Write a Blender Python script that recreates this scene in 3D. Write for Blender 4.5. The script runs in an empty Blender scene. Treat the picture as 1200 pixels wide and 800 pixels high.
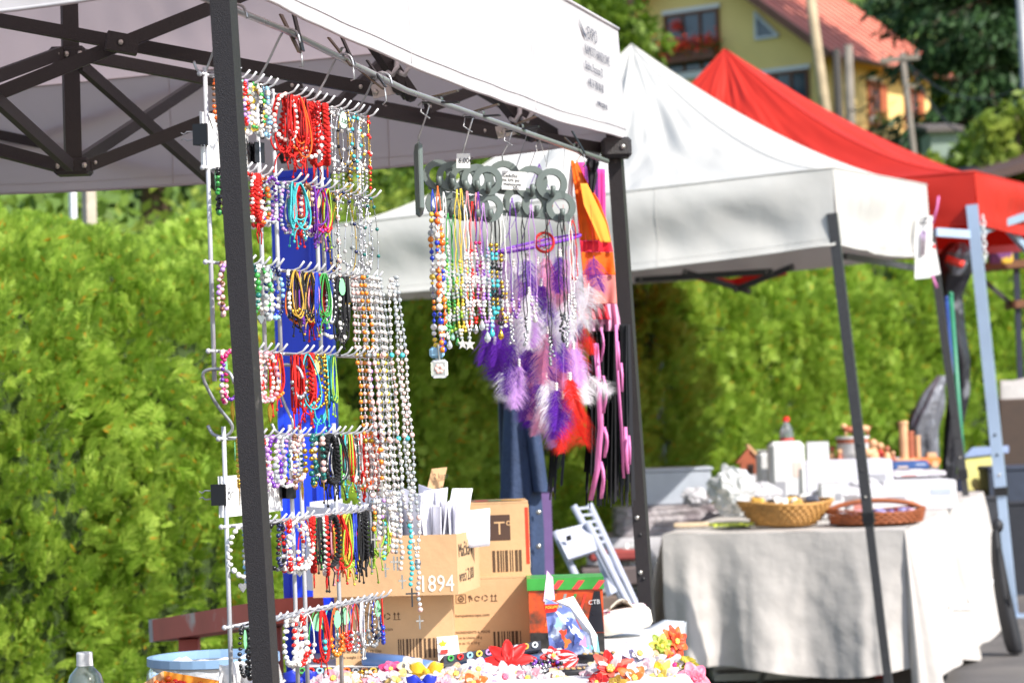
import bpy, math, random
import numpy as np
from mathutils import Vector, Matrix, noise
R_ = math.radians
rnd = random.Random(11)
sc = bpy.context.scene

# ------------------------------------------------------------------ camera
F_PX = 3000.0
CAM_H = 1.26
PITCH, ROLL = 1.81, -2.0
cam_rot = Matrix.Rotation(R_(90 + PITCH), 4, 'X') @ Matrix.Rotation(R_(ROLL), 4, 'Z')
cam_mat = Matrix.Translation((0, 0, CAM_H)) @ cam_rot
cd = bpy.data.cameras.new('camera')
cd.sensor_width = 36.0
cd.sensor_fit = 'HORIZONTAL'
cd.lens = 36.0 * F_PX / 1200.0
cd.clip_start = 0.05
cd.clip_end = 900
cd.dof.use_dof = True
cd.dof.focus_distance = 4.45
cd.dof.aperture_fstop = 8.2
cam = bpy.data.objects.new('camera', cd)
cam.matrix_world = cam_mat
sc.collection.objects.link(cam)
sc.camera = cam

# ------------------------------------------------------------------ light
SUN_EL = 40.0
SUN_DIR = Vector((0.74, -0.67, 0)).normalized()      # towards the sun, on the ground
to_sun = Vector((SUN_DIR.x * math.cos(R_(SUN_EL)), SUN_DIR.y * math.cos(R_(SUN_EL)), math.sin(R_(SUN_EL))))
world = bpy.data.worlds.new('World')
sc.world = world
world.use_nodes = True
wn = world.node_tree
bg = wn.nodes['Background']
sky = wn.nodes.new('ShaderNodeTexSky')
sky.sky_type = 'NISHITA'
sky.sun_disc = False
sky.sun_elevation = R_(SUN_EL)
sky.sun_rotation = math.atan2(SUN_DIR.x, SUN_DIR.y)
wn.links.new(sky.outputs[0], bg.inputs[0])
bg.inputs[1].default_value = 0.15
sl = bpy.data.lights.new('sun', 'SUN')
sl.energy = 4.2
sl.angle = R_(0.5)
sl.color = (1.0, 0.95, 0.88)
so = bpy.data.objects.new('sun', sl)
so.rotation_euler = to_sun.to_track_quat('Z', 'Y').to_euler()
so.location = (5, -5, 12)
sc.collection.objects.link(so)
sc.view_settings.view_transform = 'Standard'
sc.view_settings.look = 'None'
sc.view_settings.gamma = 1.0
sc.view_settings.exposure = 0.80
sc.cycles.use_denoising = True
sc.cycles.max_bounces = 8
sc.cycles.transparent_max_bounces = 12
sc.cycles.sample_clamp_indirect = 6
sc.cycles.caustics_reflective = False
sc.cycles.caustics_refractive = False

# ------------------------------------------------------------------ helpers
def P(px, py, d):
    """a world point on the line of sight of the photograph's pixel at depth d metres"""
    return cam_mat @ Vector(((px - 600) / F_PX * d, -(py - 400) / F_PX * d, -d))

def PZ(px, z, d):
    """world point at pixel column px, depth about d, height z"""
    py = 400
    for _ in range(6):
        p = P(px, py, d)
        py += (p.z - z) / d * F_PX
    return P(px, py, d)

def lin(v):
    v = v / 255.0
    return v / 12.92 if v <= 0.04045 else ((v + 0.055) / 1.055) ** 2.4

def C(r, g, b):
    return (lin(r), lin(g), lin(b))

_mats = {}
def mat(name, rgb, rough=0.6, metal=0.0, var=0.12, scale=18.0, bump=0.0, bscale=120.0, trans=0.0,
        tcol=None, alpha=1.0, island=0.0, spec=0.5, sheen=0.0, transmission=0.0, wear=None):
    if name in _mats:
        return _mats[name]
    m = bpy.data.materials.new(name)
    m.use_nodes = True
    nt = m.node_tree
    N, L = nt.nodes, nt.links
    b = N['Principled BSDF']
    out = N['Material Output']
    b.inputs['Roughness'].default_value = rough
    b.inputs['Metallic'].default_value = metal
    b.inputs['Specular IOR Level'].default_value = spec
    b.inputs['Alpha'].default_value = alpha
    b.inputs['Transmission Weight'].default_value = transmission
    if sheen:
        b.inputs['Sheen Weight'].default_value = sheen
    tc = N.new('ShaderNodeTexCoord')
    nz = N.new('ShaderNodeTexNoise')
    nz.inputs['Scale'].default_value = scale
    nz.inputs['Detail'].default_value = 4
    L.new(tc.outputs['Object'], nz.inputs['Vector'])
    ramp = N.new('ShaderNodeMapRange')
    ramp.inputs['From Min'].default_value = 0.3
    ramp.inputs['From Max'].default_value = 0.7
    ramp.inputs['To Min'].default_value = 1 - var
    ramp.inputs['To Max'].default_value = 1 + var * 0.7
    L.new(nz.outputs['Fac'], ramp.inputs['Value'])
    mul = N.new('ShaderNodeVectorMath')
    mul.operation = 'SCALE'
    mul.inputs[0].default_value = rgb
    last_scale = ramp.outputs[0]
    if island:
        g = N.new('ShaderNodeNewGeometry')
        r2 = N.new('ShaderNodeMapRange')
        r2.inputs['To Min'].default_value = 1 - island
        r2.inputs['To Max'].default_value = 1 + island
        L.new(g.outputs['Random Per Island'], r2.inputs['Value'])
        mm = N.new('ShaderNodeMath')
        mm.operation = 'MULTIPLY'
        L.new(last_scale, mm.inputs[0])
        L.new(r2.outputs[0], mm.inputs[1])
        last_scale = mm.outputs[0]
    L.new(last_scale, mul.inputs['Scale'])
    col = mul.outputs[0]
    if wear:
        wcol, wscale, wlo, whi = wear
        wz = N.new('ShaderNodeTexNoise')
        wz.inputs['Scale'].default_value = wscale
        wz.inputs['Detail'].default_value = 6
        L.new(tc.outputs['Object'], wz.inputs['Vector'])
        wr = N.new('ShaderNodeMapRange')
        wr.inputs['From Min'].default_value = wlo
        wr.inputs['From Max'].default_value = whi
        L.new(wz.outputs['Fac'], wr.inputs['Value'])
        mx = N.new('ShaderNodeMix')
        mx.data_type = 'RGBA'
        L.new(wr.outputs[0], mx.inputs['Factor'])
        L.new(col, mx.inputs['A'])
        mx.inputs['B'].default_value = (*wcol, 1)
        col = mx.outputs['Result']
    L.new(col, b.inputs['Base Color'])
    rr = N.new('ShaderNodeMapRange')
    rr.inputs['To Min'].default_value = max(0.03, rough - 0.08)
    rr.inputs['To Max'].default_value = min(1, rough + 0.08)
    L.new(nz.outputs['Fac'], rr.inputs['Value'])
    L.new(rr.outputs[0], b.inputs['Roughness'])
    if bump:
        bz = N.new('ShaderNodeTexNoise')
        bz.inputs['Scale'].default_value = bscale
        bz.inputs['Detail'].default_value = 3
        L.new(tc.outputs['Object'], bz.inputs['Vector'])
        bp = N.new('ShaderNodeBump')
        bp.inputs['Strength'].default_value = bump
        bp.inputs['Distance'].default_value = 0.02
        L.new(bz.outputs['Fac'], bp.inputs['Height'])
        L.new(bp.outputs[0], b.inputs['Normal'])
    if trans:
        tr = N.new('ShaderNodeBsdfTranslucent')
        if tcol is None:
            L.new(col, tr.inputs['Color'])
        else:
            tr.inputs['Color'].default_value = (*tcol, 1)
        ms = N.new('ShaderNodeMixShader')
        ms.inputs[0].default_value = trans
        L.new(b.outputs[0], ms.inputs[1])
        L.new(tr.outputs[0], ms.inputs[2])
        L.new(ms.outputs[0], out.inputs['Surface'])
    _mats[name] = m
    return m

_plain = {}
def dye(rgb255, rough=0.55, kind='p', **kw):
    """a small-goods material of one colour"""
    k = (tuple(rgb255), rough, kind)
    if k not in _plain:
        _plain[k] = mat('dye_%d_%d_%d_%s_%d' % (*rgb255, kind, int(rough * 100)), C(*rgb255), rough, **kw)
    return _plain[k]

ORG = {}
COLL = sc.collection
def _unit_sphere(seg, rings):
    v = [(0, 0, 1)]
    for i in range(1, rings):
        t = math.pi * i / rings
        for j in range(seg):
            a = 2 * math.pi * j / seg
            v.append((math.sin(t) * math.cos(a), math.sin(t) * math.sin(a), math.cos(t)))
    v.append((0, 0, -1))
    f = []
    for j in range(seg):
        f.append((0, 1 + j, 1 + (j + 1) % seg))
    for i in range(rings - 2):
        a0 = 1 + i * seg
        for j in range(seg):
            f.append((a0 + j, a0 + seg + j, a0 + seg + (j + 1) % seg, a0 + (j + 1) % seg))
    e = len(v) - 1
    a0 = 1 + (rings - 2) * seg
    for j in range(seg):
        f.append((a0 + j, e, a0 + (j + 1) % seg))
    return v, f
SPH = {k: _unit_sphere(*k) for k in ((6, 4), (8, 5), (16, 10))}

class MB:
    def __init__(self):
        self.v, self.f, self.m = [], [], []
    def add(self, vs, fs, mi=0):
        o = len(self.v)
        self.v.extend(vs)
        for q in fs:
            self.f.append(tuple(o + i for i in q))
            self.m.append(mi)
        return self
    def box(self, c, s, rot=None, mi=0, taper=None, bev=0.0):
        c = Vector(c)
        hx, hy, hz = s[0] / 2, s[1] / 2, s[2] / 2
        t = taper or 1.0
        if bev:
            b = min(bev, hx * .9, hy * .9, hz * .9)
            vs = []
            for sx in (-1, 1):
                for sy in (-1, 1):
                    for sz in (-1, 1):
                        for k in range(3):
                            p = [hx, hy, hz]
                            for a in range(3):
                                if a != k:
                                    p[a] -= b
                            vs.append(Vector((sx * p[0], sy * p[1], sz * p[2])))
            # hull of the 24 points
            idx = lambda x, y, z, k: (((x * 2 + y) * 2 + z) * 3 + k)
            fs = []
            for s_ in (0, 1):
                q = [idx(s_, 0, 0, 0), idx(s_, 1, 0, 0), idx(s_, 1, 1, 0), idx(s_, 0, 1, 0)]
                fs.append(q if s_ else q[::-1])
                q = [idx(0, s_, 0, 1), idx(0, s_, 1, 1), idx(1, s_, 1, 1), idx(1, s_, 0, 1)]
                fs.append(q if s_ else q[::-1])
                q = [idx(0, 0, s_, 2), idx(1, 0, s_, 2), idx(1, 1, s_, 2), idx(0, 1, s_, 2)]
                fs.append(q if s_ else q[::-1])
            for a in (0, 1):
                for b_ in (0, 1):
                    fs.append([idx(a, b_, 0, 0), idx(a, b_, 1, 0), idx(a, b_, 1, 1), idx(a, b_, 0, 1)][::1 if a == b_ else -1])
                    fs.append([idx(a, 0, b_, 0), idx(a, 1, b_, 0), idx(a, 1, b_, 2), idx(a, 0, b_, 2)][::-1 if a == b_ else 1])
                    fs.append([idx(0, a, b_, 1), idx(1, a, b_, 1), idx(1, a, b_, 2), idx(0, a, b_, 2)][::1 if a == b_ else -1])
                    for z in (0, 1):
                        fs.append([idx(a, b_, z, 0), idx(a, b_, z, 1), idx(a, b_, z, 2)][::1 if (a + b_ + z) % 2 else -1])
        else:
            vs = [Vector((sx * hx * (t if sz > 0 else 1), sy * hy * (t if sz > 0 else 1), sz * hz)) for sx in (-1, 1) for sy in (-1, 1) for sz in (-1, 1)]
            fs = [(0, 1, 3, 2), (4, 6, 7, 5), (0, 4, 5, 1), (2, 3, 7, 6), (0, 2, 6, 4), (1, 5, 7, 3)]
        if rot is not None:
            vs = [rot @ p for p in vs]
        return self.add([tuple(c + p) for p in vs], fs, mi)
    def bar(self, a, b, w, h=None, up=(0, 0, 1), mi=0):
        """a rectangular bar from a to b"""
        a, b = Vector(a), Vector(b)
        z = (b - a)
        ln = z.length
        z.normalize()
        x = z.cross(Vector(up))
        if x.length < 1e-4:
            x = z.cross(Vector((1, 0, 0)))
        x.normalize()
        y = x.cross(z)
        rot = Matrix((x, y, z)).transposed()
        return self.box((a + b) / 2, (w, h or w, ln), rot, mi)
    def tube(self, pts, r, n=6, mi=0, closed=False, caps=True):
        pts = [Vector(p) for p in pts]
        k = len(pts)
        rs = r if isinstance(r, (list, tuple)) else [r] * k
        vs, fs = [], []
        prev = None
        for i, p in enumerate(pts):
            if closed:
                t = pts[(i + 1) % k] - pts[i - 1]
            else:
                t = pts[min(i + 1, k - 1)] - pts[max(i - 1, 0)]
            if t.length < 1e-9:
                t = Vector((0, 0, 1))
            t.normalize()
            if prev is None:
                x = t.orthogonal().normalized()
            else:
                x = prev - t * prev.dot(t)
                if x.length < 1e-6:
                    x = t.orthogonal()
                x.normalize()
            prev = x
            y = t.cross(x)
            for j in range(n):
                a = 2 * math.pi * j / n
                vs.append(tuple(p + (x * math.cos(a) + y * math.sin(a)) * rs[i]))
        for i in range(k if closed else k - 1):
            i2 = (i + 1) % k
            for j in range(n):
                j2 = (j + 1) % n
                fs.append((i * n + j, i * n + j2, i2 * n + j2, i2 * n + j))
        if caps and not closed:
            fs.append(tuple(range(n))[::-1])
            fs.append(tuple((k - 1) * n + j for j in range(n)))
        return self.add(vs, fs, mi)
    def sphere(self, c, r, mi=0, res=(6, 4), sc3=None, rot=None):
        v, f = SPH[res]
        sx, sy, sz = sc3 or (1, 1, 1)
        if rot is None:
            vs = [(c[0] + p[0] * r * sx, c[1] + p[1] * r * sy, c[2] + p[2] * r * sz) for p in v]
        else:
            cc = Vector(c)
            vs = [tuple(cc + rot @ Vector((p[0] * r * sx, p[1] * r * sy, p[2] * r * sz))) for p in v]
        return self.add(vs, f, mi)
    def lathe(self, c, prof, n=20, mi=0, rot=None, sx=1, sy=1):
        c = Vector(c)
        vs, fs = [], []
        for (r, z) in prof:
            for j in range(n):
                a = 2 * math.pi * j / n
                p = Vector((r * math.cos(a) * sx, r * math.sin(a) * sy, z))
                if rot is not None:
                    p = rot @ p
                vs.append(tuple(c + p))
        for i in range(len(prof) - 1):
            for j in range(n):
                j2 = (j + 1) % n
                fs.append((i * n + j, i * n + j2, (i + 1) * n + j2, (i + 1) * n + j))
        return self.add(vs, fs, mi)
    def grid(self, fn, nu, nv, mi=0, closed=False):
        vs = [tuple(fn(i / nu, j / nv)) for j in range(nv + 1) for i in range(nu + 1)]
        fs = [(j * (nu + 1) + i, j * (nu + 1) + i + 1, (j + 1) * (nu + 1) + i + 1, (j + 1) * (nu + 1) + i) for j in range(nv) for i in range(nu)]
        return self.add(vs, fs, mi)
    def prism(self, pts, n, th, mi=0):
        """polygon pts extruded by vector n*th"""
        n = Vector(n) * th
        k = len(pts)
        vs = [tuple(Vector(p)) for p in pts] + [tuple(Vector(p) + n) for p in pts]
        fs = [tuple(range(k))[::-1], tuple(range(k, 2 * k))]
        for i in range(k):
            j = (i + 1) % k
            fs.append((i, j, k + j, k + i))
        return self.add(vs, fs, mi)
    def build(self, name, mats, parent=None, smooth=False, origin=None, solid=0.0):
        if not isinstance(mats, (list, tuple)):
            mats = [mats]
        arr = np.array(self.v, dtype=float)
        if parent is not None:
            org = ORG[parent]
        elif origin is not None:
            org = Vector(origin)
        else:
            lo, hi = arr.min(0), arr.max(0)
            org = Vector(((lo[0] + hi[0]) / 2, (lo[1] + hi[1]) / 2, lo[2]))
        arr = arr - np.array(org)
        me = bpy.data.meshes.new(name)
        me.from_pydata(arr.tolist(), [], self.f)
        for q in mats:
            me.materials.append(q)
        if len(mats) > 1:
            me.polygons.foreach_set('material_index', self.m)
        if smooth:
            me.polygons.foreach_set('use_smooth', [True] * len(me.polygons))
        o = bpy.data.objects.new(name, me)
        COLL.objects.link(o)
        if parent is not None:
            o.parent = parent
        else:
            o.location = org
        ORG[o] = org
        if solid:
            md = o.modifiers.new('thickness', 'SOLIDIFY')
            md.thickness = solid
            md.offset = 0
        return o

def tag(o, label, cat, group=None):
    o['label'] = label
    o['category'] = cat
    if group:
        o['group'] = group
    return o

def thing(name, label, cat, loc, group=None):
    o = bpy.data.objects.new(name, None)
    o.empty_display_size = 0.05
    COLL.objects.link(o)
    o.location = Vector(loc)
    ORG[o] = Vector(loc)
    return tag(o, label, cat, group)

def structure(o):
    o['kind'] = 'structure'
    return o

def stuff(o):
    o['kind'] = 'stuff'
    return o

def smooth_edges(o, ang=40):
    me = o.data
    me.polygons.foreach_set('use_smooth', [True] * len(me.polygons))
    try:
        me.set_sharp_from_angle(angle=R_(ang))
    except Exception:
        pass

def lettering(txt, size, at, right, up, m, parent, name='lettering', align='LEFT', squeeze=1.0, spacing=1.0, lines=1.0, thin=0.0):
    """flat print: a text laid on a surface, right/up are the directions of the writing"""
    cu = bpy.data.curves.new('t', 'FONT')
    cu.body = txt
    cu.size = size
    cu.align_x = align
    cu.space_character = spacing
    cu.space_line = lines
    cu.extrude = 0.0002
    cu.offset = -thin * size
    cu.resolution_u = 2
    to = bpy.data.objects.new('t', cu)
    COLL.objects.link(to)
    dg = bpy.context.evaluated_depsgraph_get()
    me = bpy.data.meshes.new_from_object(to.evaluated_get(dg))
    bpy.data.objects.remove(to)
    bpy.data.curves.remove(cu)
    right, up = Vector(right).normalized(), Vector(up).normalized()
    n = right.cross(up).normalized()
    at = Vector(at) - ORG[parent]
    mx = Matrix(((right.x * squeeze, up.x, n.x, at.x), (right.y * squeeze, up.y, n.y, at.y), (right.z * squeeze, up.z, n.z, at.z), (0, 0, 0, 1)))
    me.transform(mx)
    me.materials.clear()
    me.materials.append(m)
    o = bpy.data.objects.new(name, me)
    COLL.objects.link(o)
    o.parent = parent
    ORG[o] = ORG[parent]
    return o

def copy_tree(o, parent=None):
    c = o.copy()
    COLL.objects.link(c)
    if parent is not None:
        c.parent = parent
    for ch in [x for x in o.children]:
        copy_tree(ch, c)
    return c

def ground_z(x, y):
    return 0.02 * (y - 10.8) + 0.03 * (x - 1.36) if y < 26 else 0.02 * 15.2 + 0.03 * (x - 1.36) + 0.13 * (y - 26)

# ------------------------------------------------------------------ materials in common
M_frame = mat('powder_coated_frame', C(44, 39, 39), 0.42, 0.0, var=0.35, scale=600, bump=0.28, bscale=600, spec=0.5, wear=(C(92, 86, 82), 26, .70, .78))
M_frame2 = mat('tent_frame_grey', C(58, 58, 60), 0.45, var=0.15, scale=60)
M_steel = mat('chromed_wire', C(170, 170, 172), 0.3, 0.6, var=0.03, scale=20)
M_whitewire = mat('white_coated_wire', C(196, 196, 200), 0.35, 0.25, var=0.06, scale=40)
M_bolt = mat('bolt_zinc', C(190, 186, 178), 0.3, 0.9)
M_canvas = mat('white_polyester', C(208, 207, 208), 0.75, var=0.035, scale=5, bump=0.2, bscale=9, trans=0.33, tcol=C(216, 194, 194))
M_canvas2 = mat('white_canvas_old', C(202, 200, 194), 0.8, var=0.06, scale=3, bump=0.4, bscale=5, trans=0.18, tcol=C(214, 208, 204))
M_red = mat('red_polyester', C(206, 46, 28), 0.6, var=0.07, scale=4, bump=0.15, bscale=6, trans=0.3, tcol=C(214, 34, 22))
M_black = mat('black_plastic', C(26, 26, 28), 0.4, var=0.1)
M_white = mat('white_plastic', C(208, 208, 208), 0.35, var=0.03, scale=8)
M_card = mat('paper_card', C(244, 244, 242), 0.85, var=0.03, scale=30, trans=0.1)
M_ink = mat('ink', C(28, 28, 34), 0.7, var=0.1)
M_cardboard = mat('cardboard', C(198, 160, 118), 0.85, var=0.09, scale=9, bump=0.06, bscale=60)
# ================================================================== the setting
def nz3(x, y, z=0.0):
    return noise.noise(Vector((x, y, z)))

# ground
g = MB()
g.grid(lambda u, v: (-40 + 80 * u, -12 + 38.5 * v, ground_z(-40 + 80 * u, -12 + 38.5 * v)), 16, 12)
M_asphalt = mat('asphalt', C(96, 92, 90), 0.9, var=0.22, scale=3, bump=0.5, bscale=180, wear=(C(120, 114, 108), 1.4, 0.5, 0.75))
structure(g.build('street', M_asphalt, smooth=True))
g = MB()
def verge(u, v):
    path = [(-4.2, 7.5), (-2.6, 10.5), (-1.1, 13.2), (0.2, 17.0), (2.6, 20.5), (6.5, 23.5), (12, 26.2)]
    k = u * (len(path) - 1)
    i = min(int(k), len(path) - 2)
    a, b = path[i], path[i + 1]
    f = k - i
    x, y = a[0] + (b[0] - a[0]) * f, a[1] + (b[1] - a[1]) * f
    x, y = x - 3.0 * v, y + 1.6 * v
    return (x, y, ground_z(x, y) + 0.05 + 0.04 * nz3(x * 2, y * 2) * (1 if 0 < v < 1 else 0))
g.grid(verge, 60, 10)
M_soil = mat('soil_verge', C(84, 78, 46), 0.95, var=0.35, scale=5, bump=0.6, bscale=50, wear=(C(70, 92, 32), 6, 0.45, 0.6))
structure(g.build('grass_verge', M_soil, smooth=True))

# hillside behind the street
def hill_z(x, y):
    z = ground_z(x, y)
    if y > 85:
        z += 0.30 * (y - 85)
    return z + 0.5 * nz3(x * .06, y * .06) * min(1, (y - 25) / 25)
g = MB()
g.grid(lambda u, v: (-160 + 320 * u, 25.8 + 300 * v * v, hill_z(-160 + 320 * u, 25.8 + 300 * v * v) - (0.06 if v == 0 else 0)), 60, 60)
M_hill = mat('meadow', C(92, 118, 40), 0.95, var=0.35, scale=0.25, bump=0.7, bscale=4, wear=(C(60, 84, 28), 0.12, 0.45, 0.6))
structure(g.build('hillside', M_hill, smooth=True))

# ------------------------------------------------------------------ foliage makers
def leaf_material(name, rgb, rgb2, trans=0.35, speck=None):
    m = bpy.data.materials.new(name)
    m.use_nodes = True
    N, L = m.node_tree.nodes, m.node_tree.links
    b, out = N['Principled BSDF'], N['Material Output']
    b.inputs['Roughness'].default_value = 0.55
    b.inputs['Specular IOR Level'].default_value = 0.3
    geo = N.new('ShaderNodeNewGeometry')
    tc = N.new('ShaderNodeTexCoord')
    nz = N.new('ShaderNodeTexNoise')
    nz.inputs['Scale'].default_value = 3.2
    nz.inputs['Detail'].default_value = 3
    L.new(tc.outputs['Object'], nz.inputs['Vector'])
    ad = N.new('ShaderNodeMath')
    ad.operation = 'MULTIPLY_ADD'
    ad.inputs[1].default_value = 0.55
    L.new(geo.outputs['Random Per Island'], ad.inputs[0])
    mr = N.new('ShaderNodeMapRange')
    mr.inputs['From Min'].default_value = 0.3
    mr.inputs['From Max'].default_value = 0.7
    mr.inputs['To Max'].default_value = 0.45
    L.new(nz.outputs['Fac'], mr.inputs['Value'])
    L.new(mr.outputs[0], ad.inputs[2])
    mx = N.new('ShaderNodeMix')
    mx.data_type = 'RGBA'
    mx.inputs['A'].default_value = (*rgb, 1)
    mx.inputs['B'].default_value = (*rgb2, 1)
    L.new(ad.outputs[0], mx.inputs['Factor'])
    col = mx.outputs['Result']
    if speck:
        gt = N.new('ShaderNodeMath')
        gt.operation = 'GREATER_THAN'
        gt.inputs[1].default_value = 1 - speck[1]
        L.new(geo.outputs['Random Per Island'], gt.inputs[0])
        m2 = N.new('ShaderNodeMix')
        m2.data_type = 'RGBA'
        m2.inputs['B'].default_value = (*speck[0], 1)
        L.new(gt.outputs[0], m2.inputs['Factor'])
        L.new(col, m2.inputs['A'])
        col = m2.outputs['Result']
    L.new(col, b.inputs['Base Color'])
    tr = N.new('ShaderNodeBsdfTranslucent')
    L.new(col, tr.inputs['Color'])
    ms = N.new('ShaderNodeMixShader')
    ms.inputs[0].default_value = trans
    L.new(b.outputs[0], ms.inputs[1])
    L.new(tr.outputs[0], ms.inputs[2])
    L.new(ms.outputs[0], out.inputs['Surface'])
    return m

def np_mesh(name, verts, nper, mats):
    """verts: (k, nper, 3); every row is one polygon"""
    k = verts.shape[0]
    me = bpy.data.meshes.new(name)
    me.vertices.add(k * nper)
    me.vertices.foreach_set('co', verts.reshape(-1).astype(np.float32))
    me.loops.add(k * nper)
    me.loops.foreach_set('vertex_index', np.arange(k * nper, dtype=np.int32))
    me.polygons.add(k)
    me.polygons.foreach_set('loop_start', np.arange(0, k * nper, nper, dtype=np.int32))
    me.polygons.foreach_set('loop_total', np.full(k, nper, dtype=np.int32))
    me.materials.append(mats)
    me.update()
    me.validate()
    return me

def norm(a):
    return a / np.maximum(np.linalg.norm(a, axis=-1, keepdims=True), 1e-9)

M_thuja = leaf_material('thuja_scale_leaves', C(116, 156, 38), C(190, 212, 92), 0.46, (C(216, 160, 44), 0.022))
M_bark = mat('bark', C(88, 70, 54), 0.9, var=0.3, scale=12, bump=0.6, bscale=30)
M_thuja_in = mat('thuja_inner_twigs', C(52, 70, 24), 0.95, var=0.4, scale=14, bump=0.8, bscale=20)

def lump(theta, h, seed):
    n1 = np.array([nz3(math.cos(t) * 2.2 + seed, math.sin(t) * 2.2, z * 2.4) for t, z in zip(theta, h)])
    n2 = np.array([nz3(math.cos(t) * 6.0 + seed, math.sin(t) * 6.0, z * 6.0 + 9) for t, z in zip(theta, h)])
    return 1 + 0.26 * n1 + 0.24 * n2

def thuja_mesh(seed, Rr, Hh, n, L0):
    rs = np.random.RandomState(seed)
    h = rs.rand(n) ** 0.8
    th = rs.rand(n) * 2 * np.pi
    prof = np.clip(1.0 - np.clip((h - 0.62) / 0.38, 0, 1) ** 2.4, 0.0, 1) ** 0.6 * (0.66 + 0.34 * np.clip(h / 0.36, 0, 1) ** .7)
    zz = h * Hh
    rad = Rr * prof * lump(th, zz, seed) * (1 - 0.22 * rs.rand(n) ** 2)
    pos = np.stack([rad * np.cos(th), rad * np.sin(th), zz], -1)
    outw = np.stack([np.cos(th), np.sin(th), np.zeros(n)], -1)
    up = np.array([0, 0, 1.0])
    cl = np.array([[nz3(x * 5 + seed, y * 5, z * 5), nz3(x * 5, y * 5 + seed + 7, z * 5), nz3(x * 5, y * 5, z * 5 + seed + 13)] for x, y, z in pos])
    d = norm(outw * (0.5 + 0.3 * rs.rand(n, 1)) + up * (0.3 + 0.45 * rs.rand(n, 1) + 0.5 * (h[:, None] > .8)) + cl * 0.75 + rs.randn(n, 3) * 0.22)
    s = norm(np.cross(d, rs.randn(n, 3)))
    # most fans lie roughly radially: blend the fan plane
    rad_side = norm(np.cross(d, np.cross(outw, up) * 0.6 + rs.randn(n, 3) * 0.6))
    s = norm(s * 0.3 + rad_side)
    nn = np.cross(d, s)
    L = L0 * (0.65 + 0.7 * rs.rand(n, 1))
    quads = []
    def leaf(base, dirv, ln, w, bend):
        mid = base + dirv * ln * 0.45 + nn * bend * 0.4
        tip = base + dirv * ln + nn * bend
        side = norm(np.cross(dirv, nn))
        quads.append(np.stack([base, mid + side * w, tip, mid - side * w], 1))
    for t, ls in ((0.02, .50), (0.16, .60), (0.31, .60), (0.46, .52), (0.61, .42), (0.76, .3)):
        for sg in (-1, 1):
            base = pos + d * L * (t + .05 * (sg > 0))
            dv = norm(d * 0.78 + s * sg * 0.62 + rs.randn(n, 3) * .10)
            leaf(base, dv, L * ls, L * 0.055, -L * 0.12)
    leaf(pos + d * L * 0.1, d, L * 0.95, L * 0.05, -L * 0.08)
    return np_mesh('thuja', np.concatenate(quads, 0), 4, M_thuja)

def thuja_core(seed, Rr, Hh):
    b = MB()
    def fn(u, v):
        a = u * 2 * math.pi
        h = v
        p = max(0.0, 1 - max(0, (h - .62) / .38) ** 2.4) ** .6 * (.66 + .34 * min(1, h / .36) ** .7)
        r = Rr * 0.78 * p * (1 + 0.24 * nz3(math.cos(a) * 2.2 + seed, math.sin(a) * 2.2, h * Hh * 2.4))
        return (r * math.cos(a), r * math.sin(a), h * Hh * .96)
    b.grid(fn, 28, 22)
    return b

HEDGE = [(-140, 8.9, 2.2), (30, 9.7, 2.12), (165, 10.6, 2.06), (312, 12.6, 2.4), (410, 13.2, 2.3), (500, 14.6, 2.3), (575, 16.2, 2.5), (655, 17.9, 2.7),
         (735, 19.4, 2.8), (822, 20.5, 2.9), (905, 21.4, 2.85), (985, 22.3, 2.95), (1062, 23.1, 2.9), (1140, 23.8, 3.0), (1215, 24.4, 3.0)]
THUJA = []
for k in range(2):
    THUJA.append((thuja_mesh(31 + k * 7, 0.92, 2.1, 21000, 0.066), 31 + k * 7))
SPRAY_FAR = [thuja_mesh(91 + k * 5, 0.92, 2.1, 12500, 0.088) for k in range(2)]
hedge_notes = {0: 'beside the water bottle', 1: 'behind the water bottle', 2: 'behind the blue-rimmed tub', 3: 'behind the red plank and bracelet racks',
               4: 'behind the blue board', 5: 'behind the carton of envelopes', 6: 'behind the dark blue coat', 7: 'behind the folding chair',
               8: 'behind the grey crate', 9: 'behind the clear plastic bag', 10: 'behind the red-capped bottle', 11: 'behind the wooden toys',
               12: 'behind the grey wrapped bundle', 13: 'behind the black tarpaulin', 14: 'behind the pale blue tent leg'}
for i, (px, d, ht) in enumerate(HEDGE):
    far = d > 15
    me, seed = (SPRAY_FAR[i % 2], 91 + (i % 2) * 5) if far else THUJA[i % 2]
    p = PZ(px, 0.2, d + 0.75)
    z0 = ground_z(p.x, p.y) + 0.03
    root = thing('thuja_bush', 'dense yellow-green thuja in the hedge ' + hedge_notes[i], 'bush', (p.x, p.y, z0), 'thujas of the hedge')
    sc_r = 1.02 if not far else 1.12
    zs = (ht - z0) / 2.1
    root.rotation_euler = (0, 0, (i * 2.1) % 6.28)
    sc_r *= (1.0, 1.12, .93, 1.06)[i % 4]
    ORG[root] = Vector((0, 0, 0))
    cr = bpy.data.objects.new('crown', me)
    COLL.objects.link(cr)
    cr.parent = root
    cr.scale = (sc_r, sc_r, zs)
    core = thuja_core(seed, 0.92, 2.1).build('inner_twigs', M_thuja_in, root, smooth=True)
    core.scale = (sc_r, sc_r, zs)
    t = MB().tube([(0, 0, -0.1), (0.02, 0, .5), (0, 0.03, 1.2)], [.06, .05, .03], 8).build('trunk', M_bark, root, smooth=True)

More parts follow.
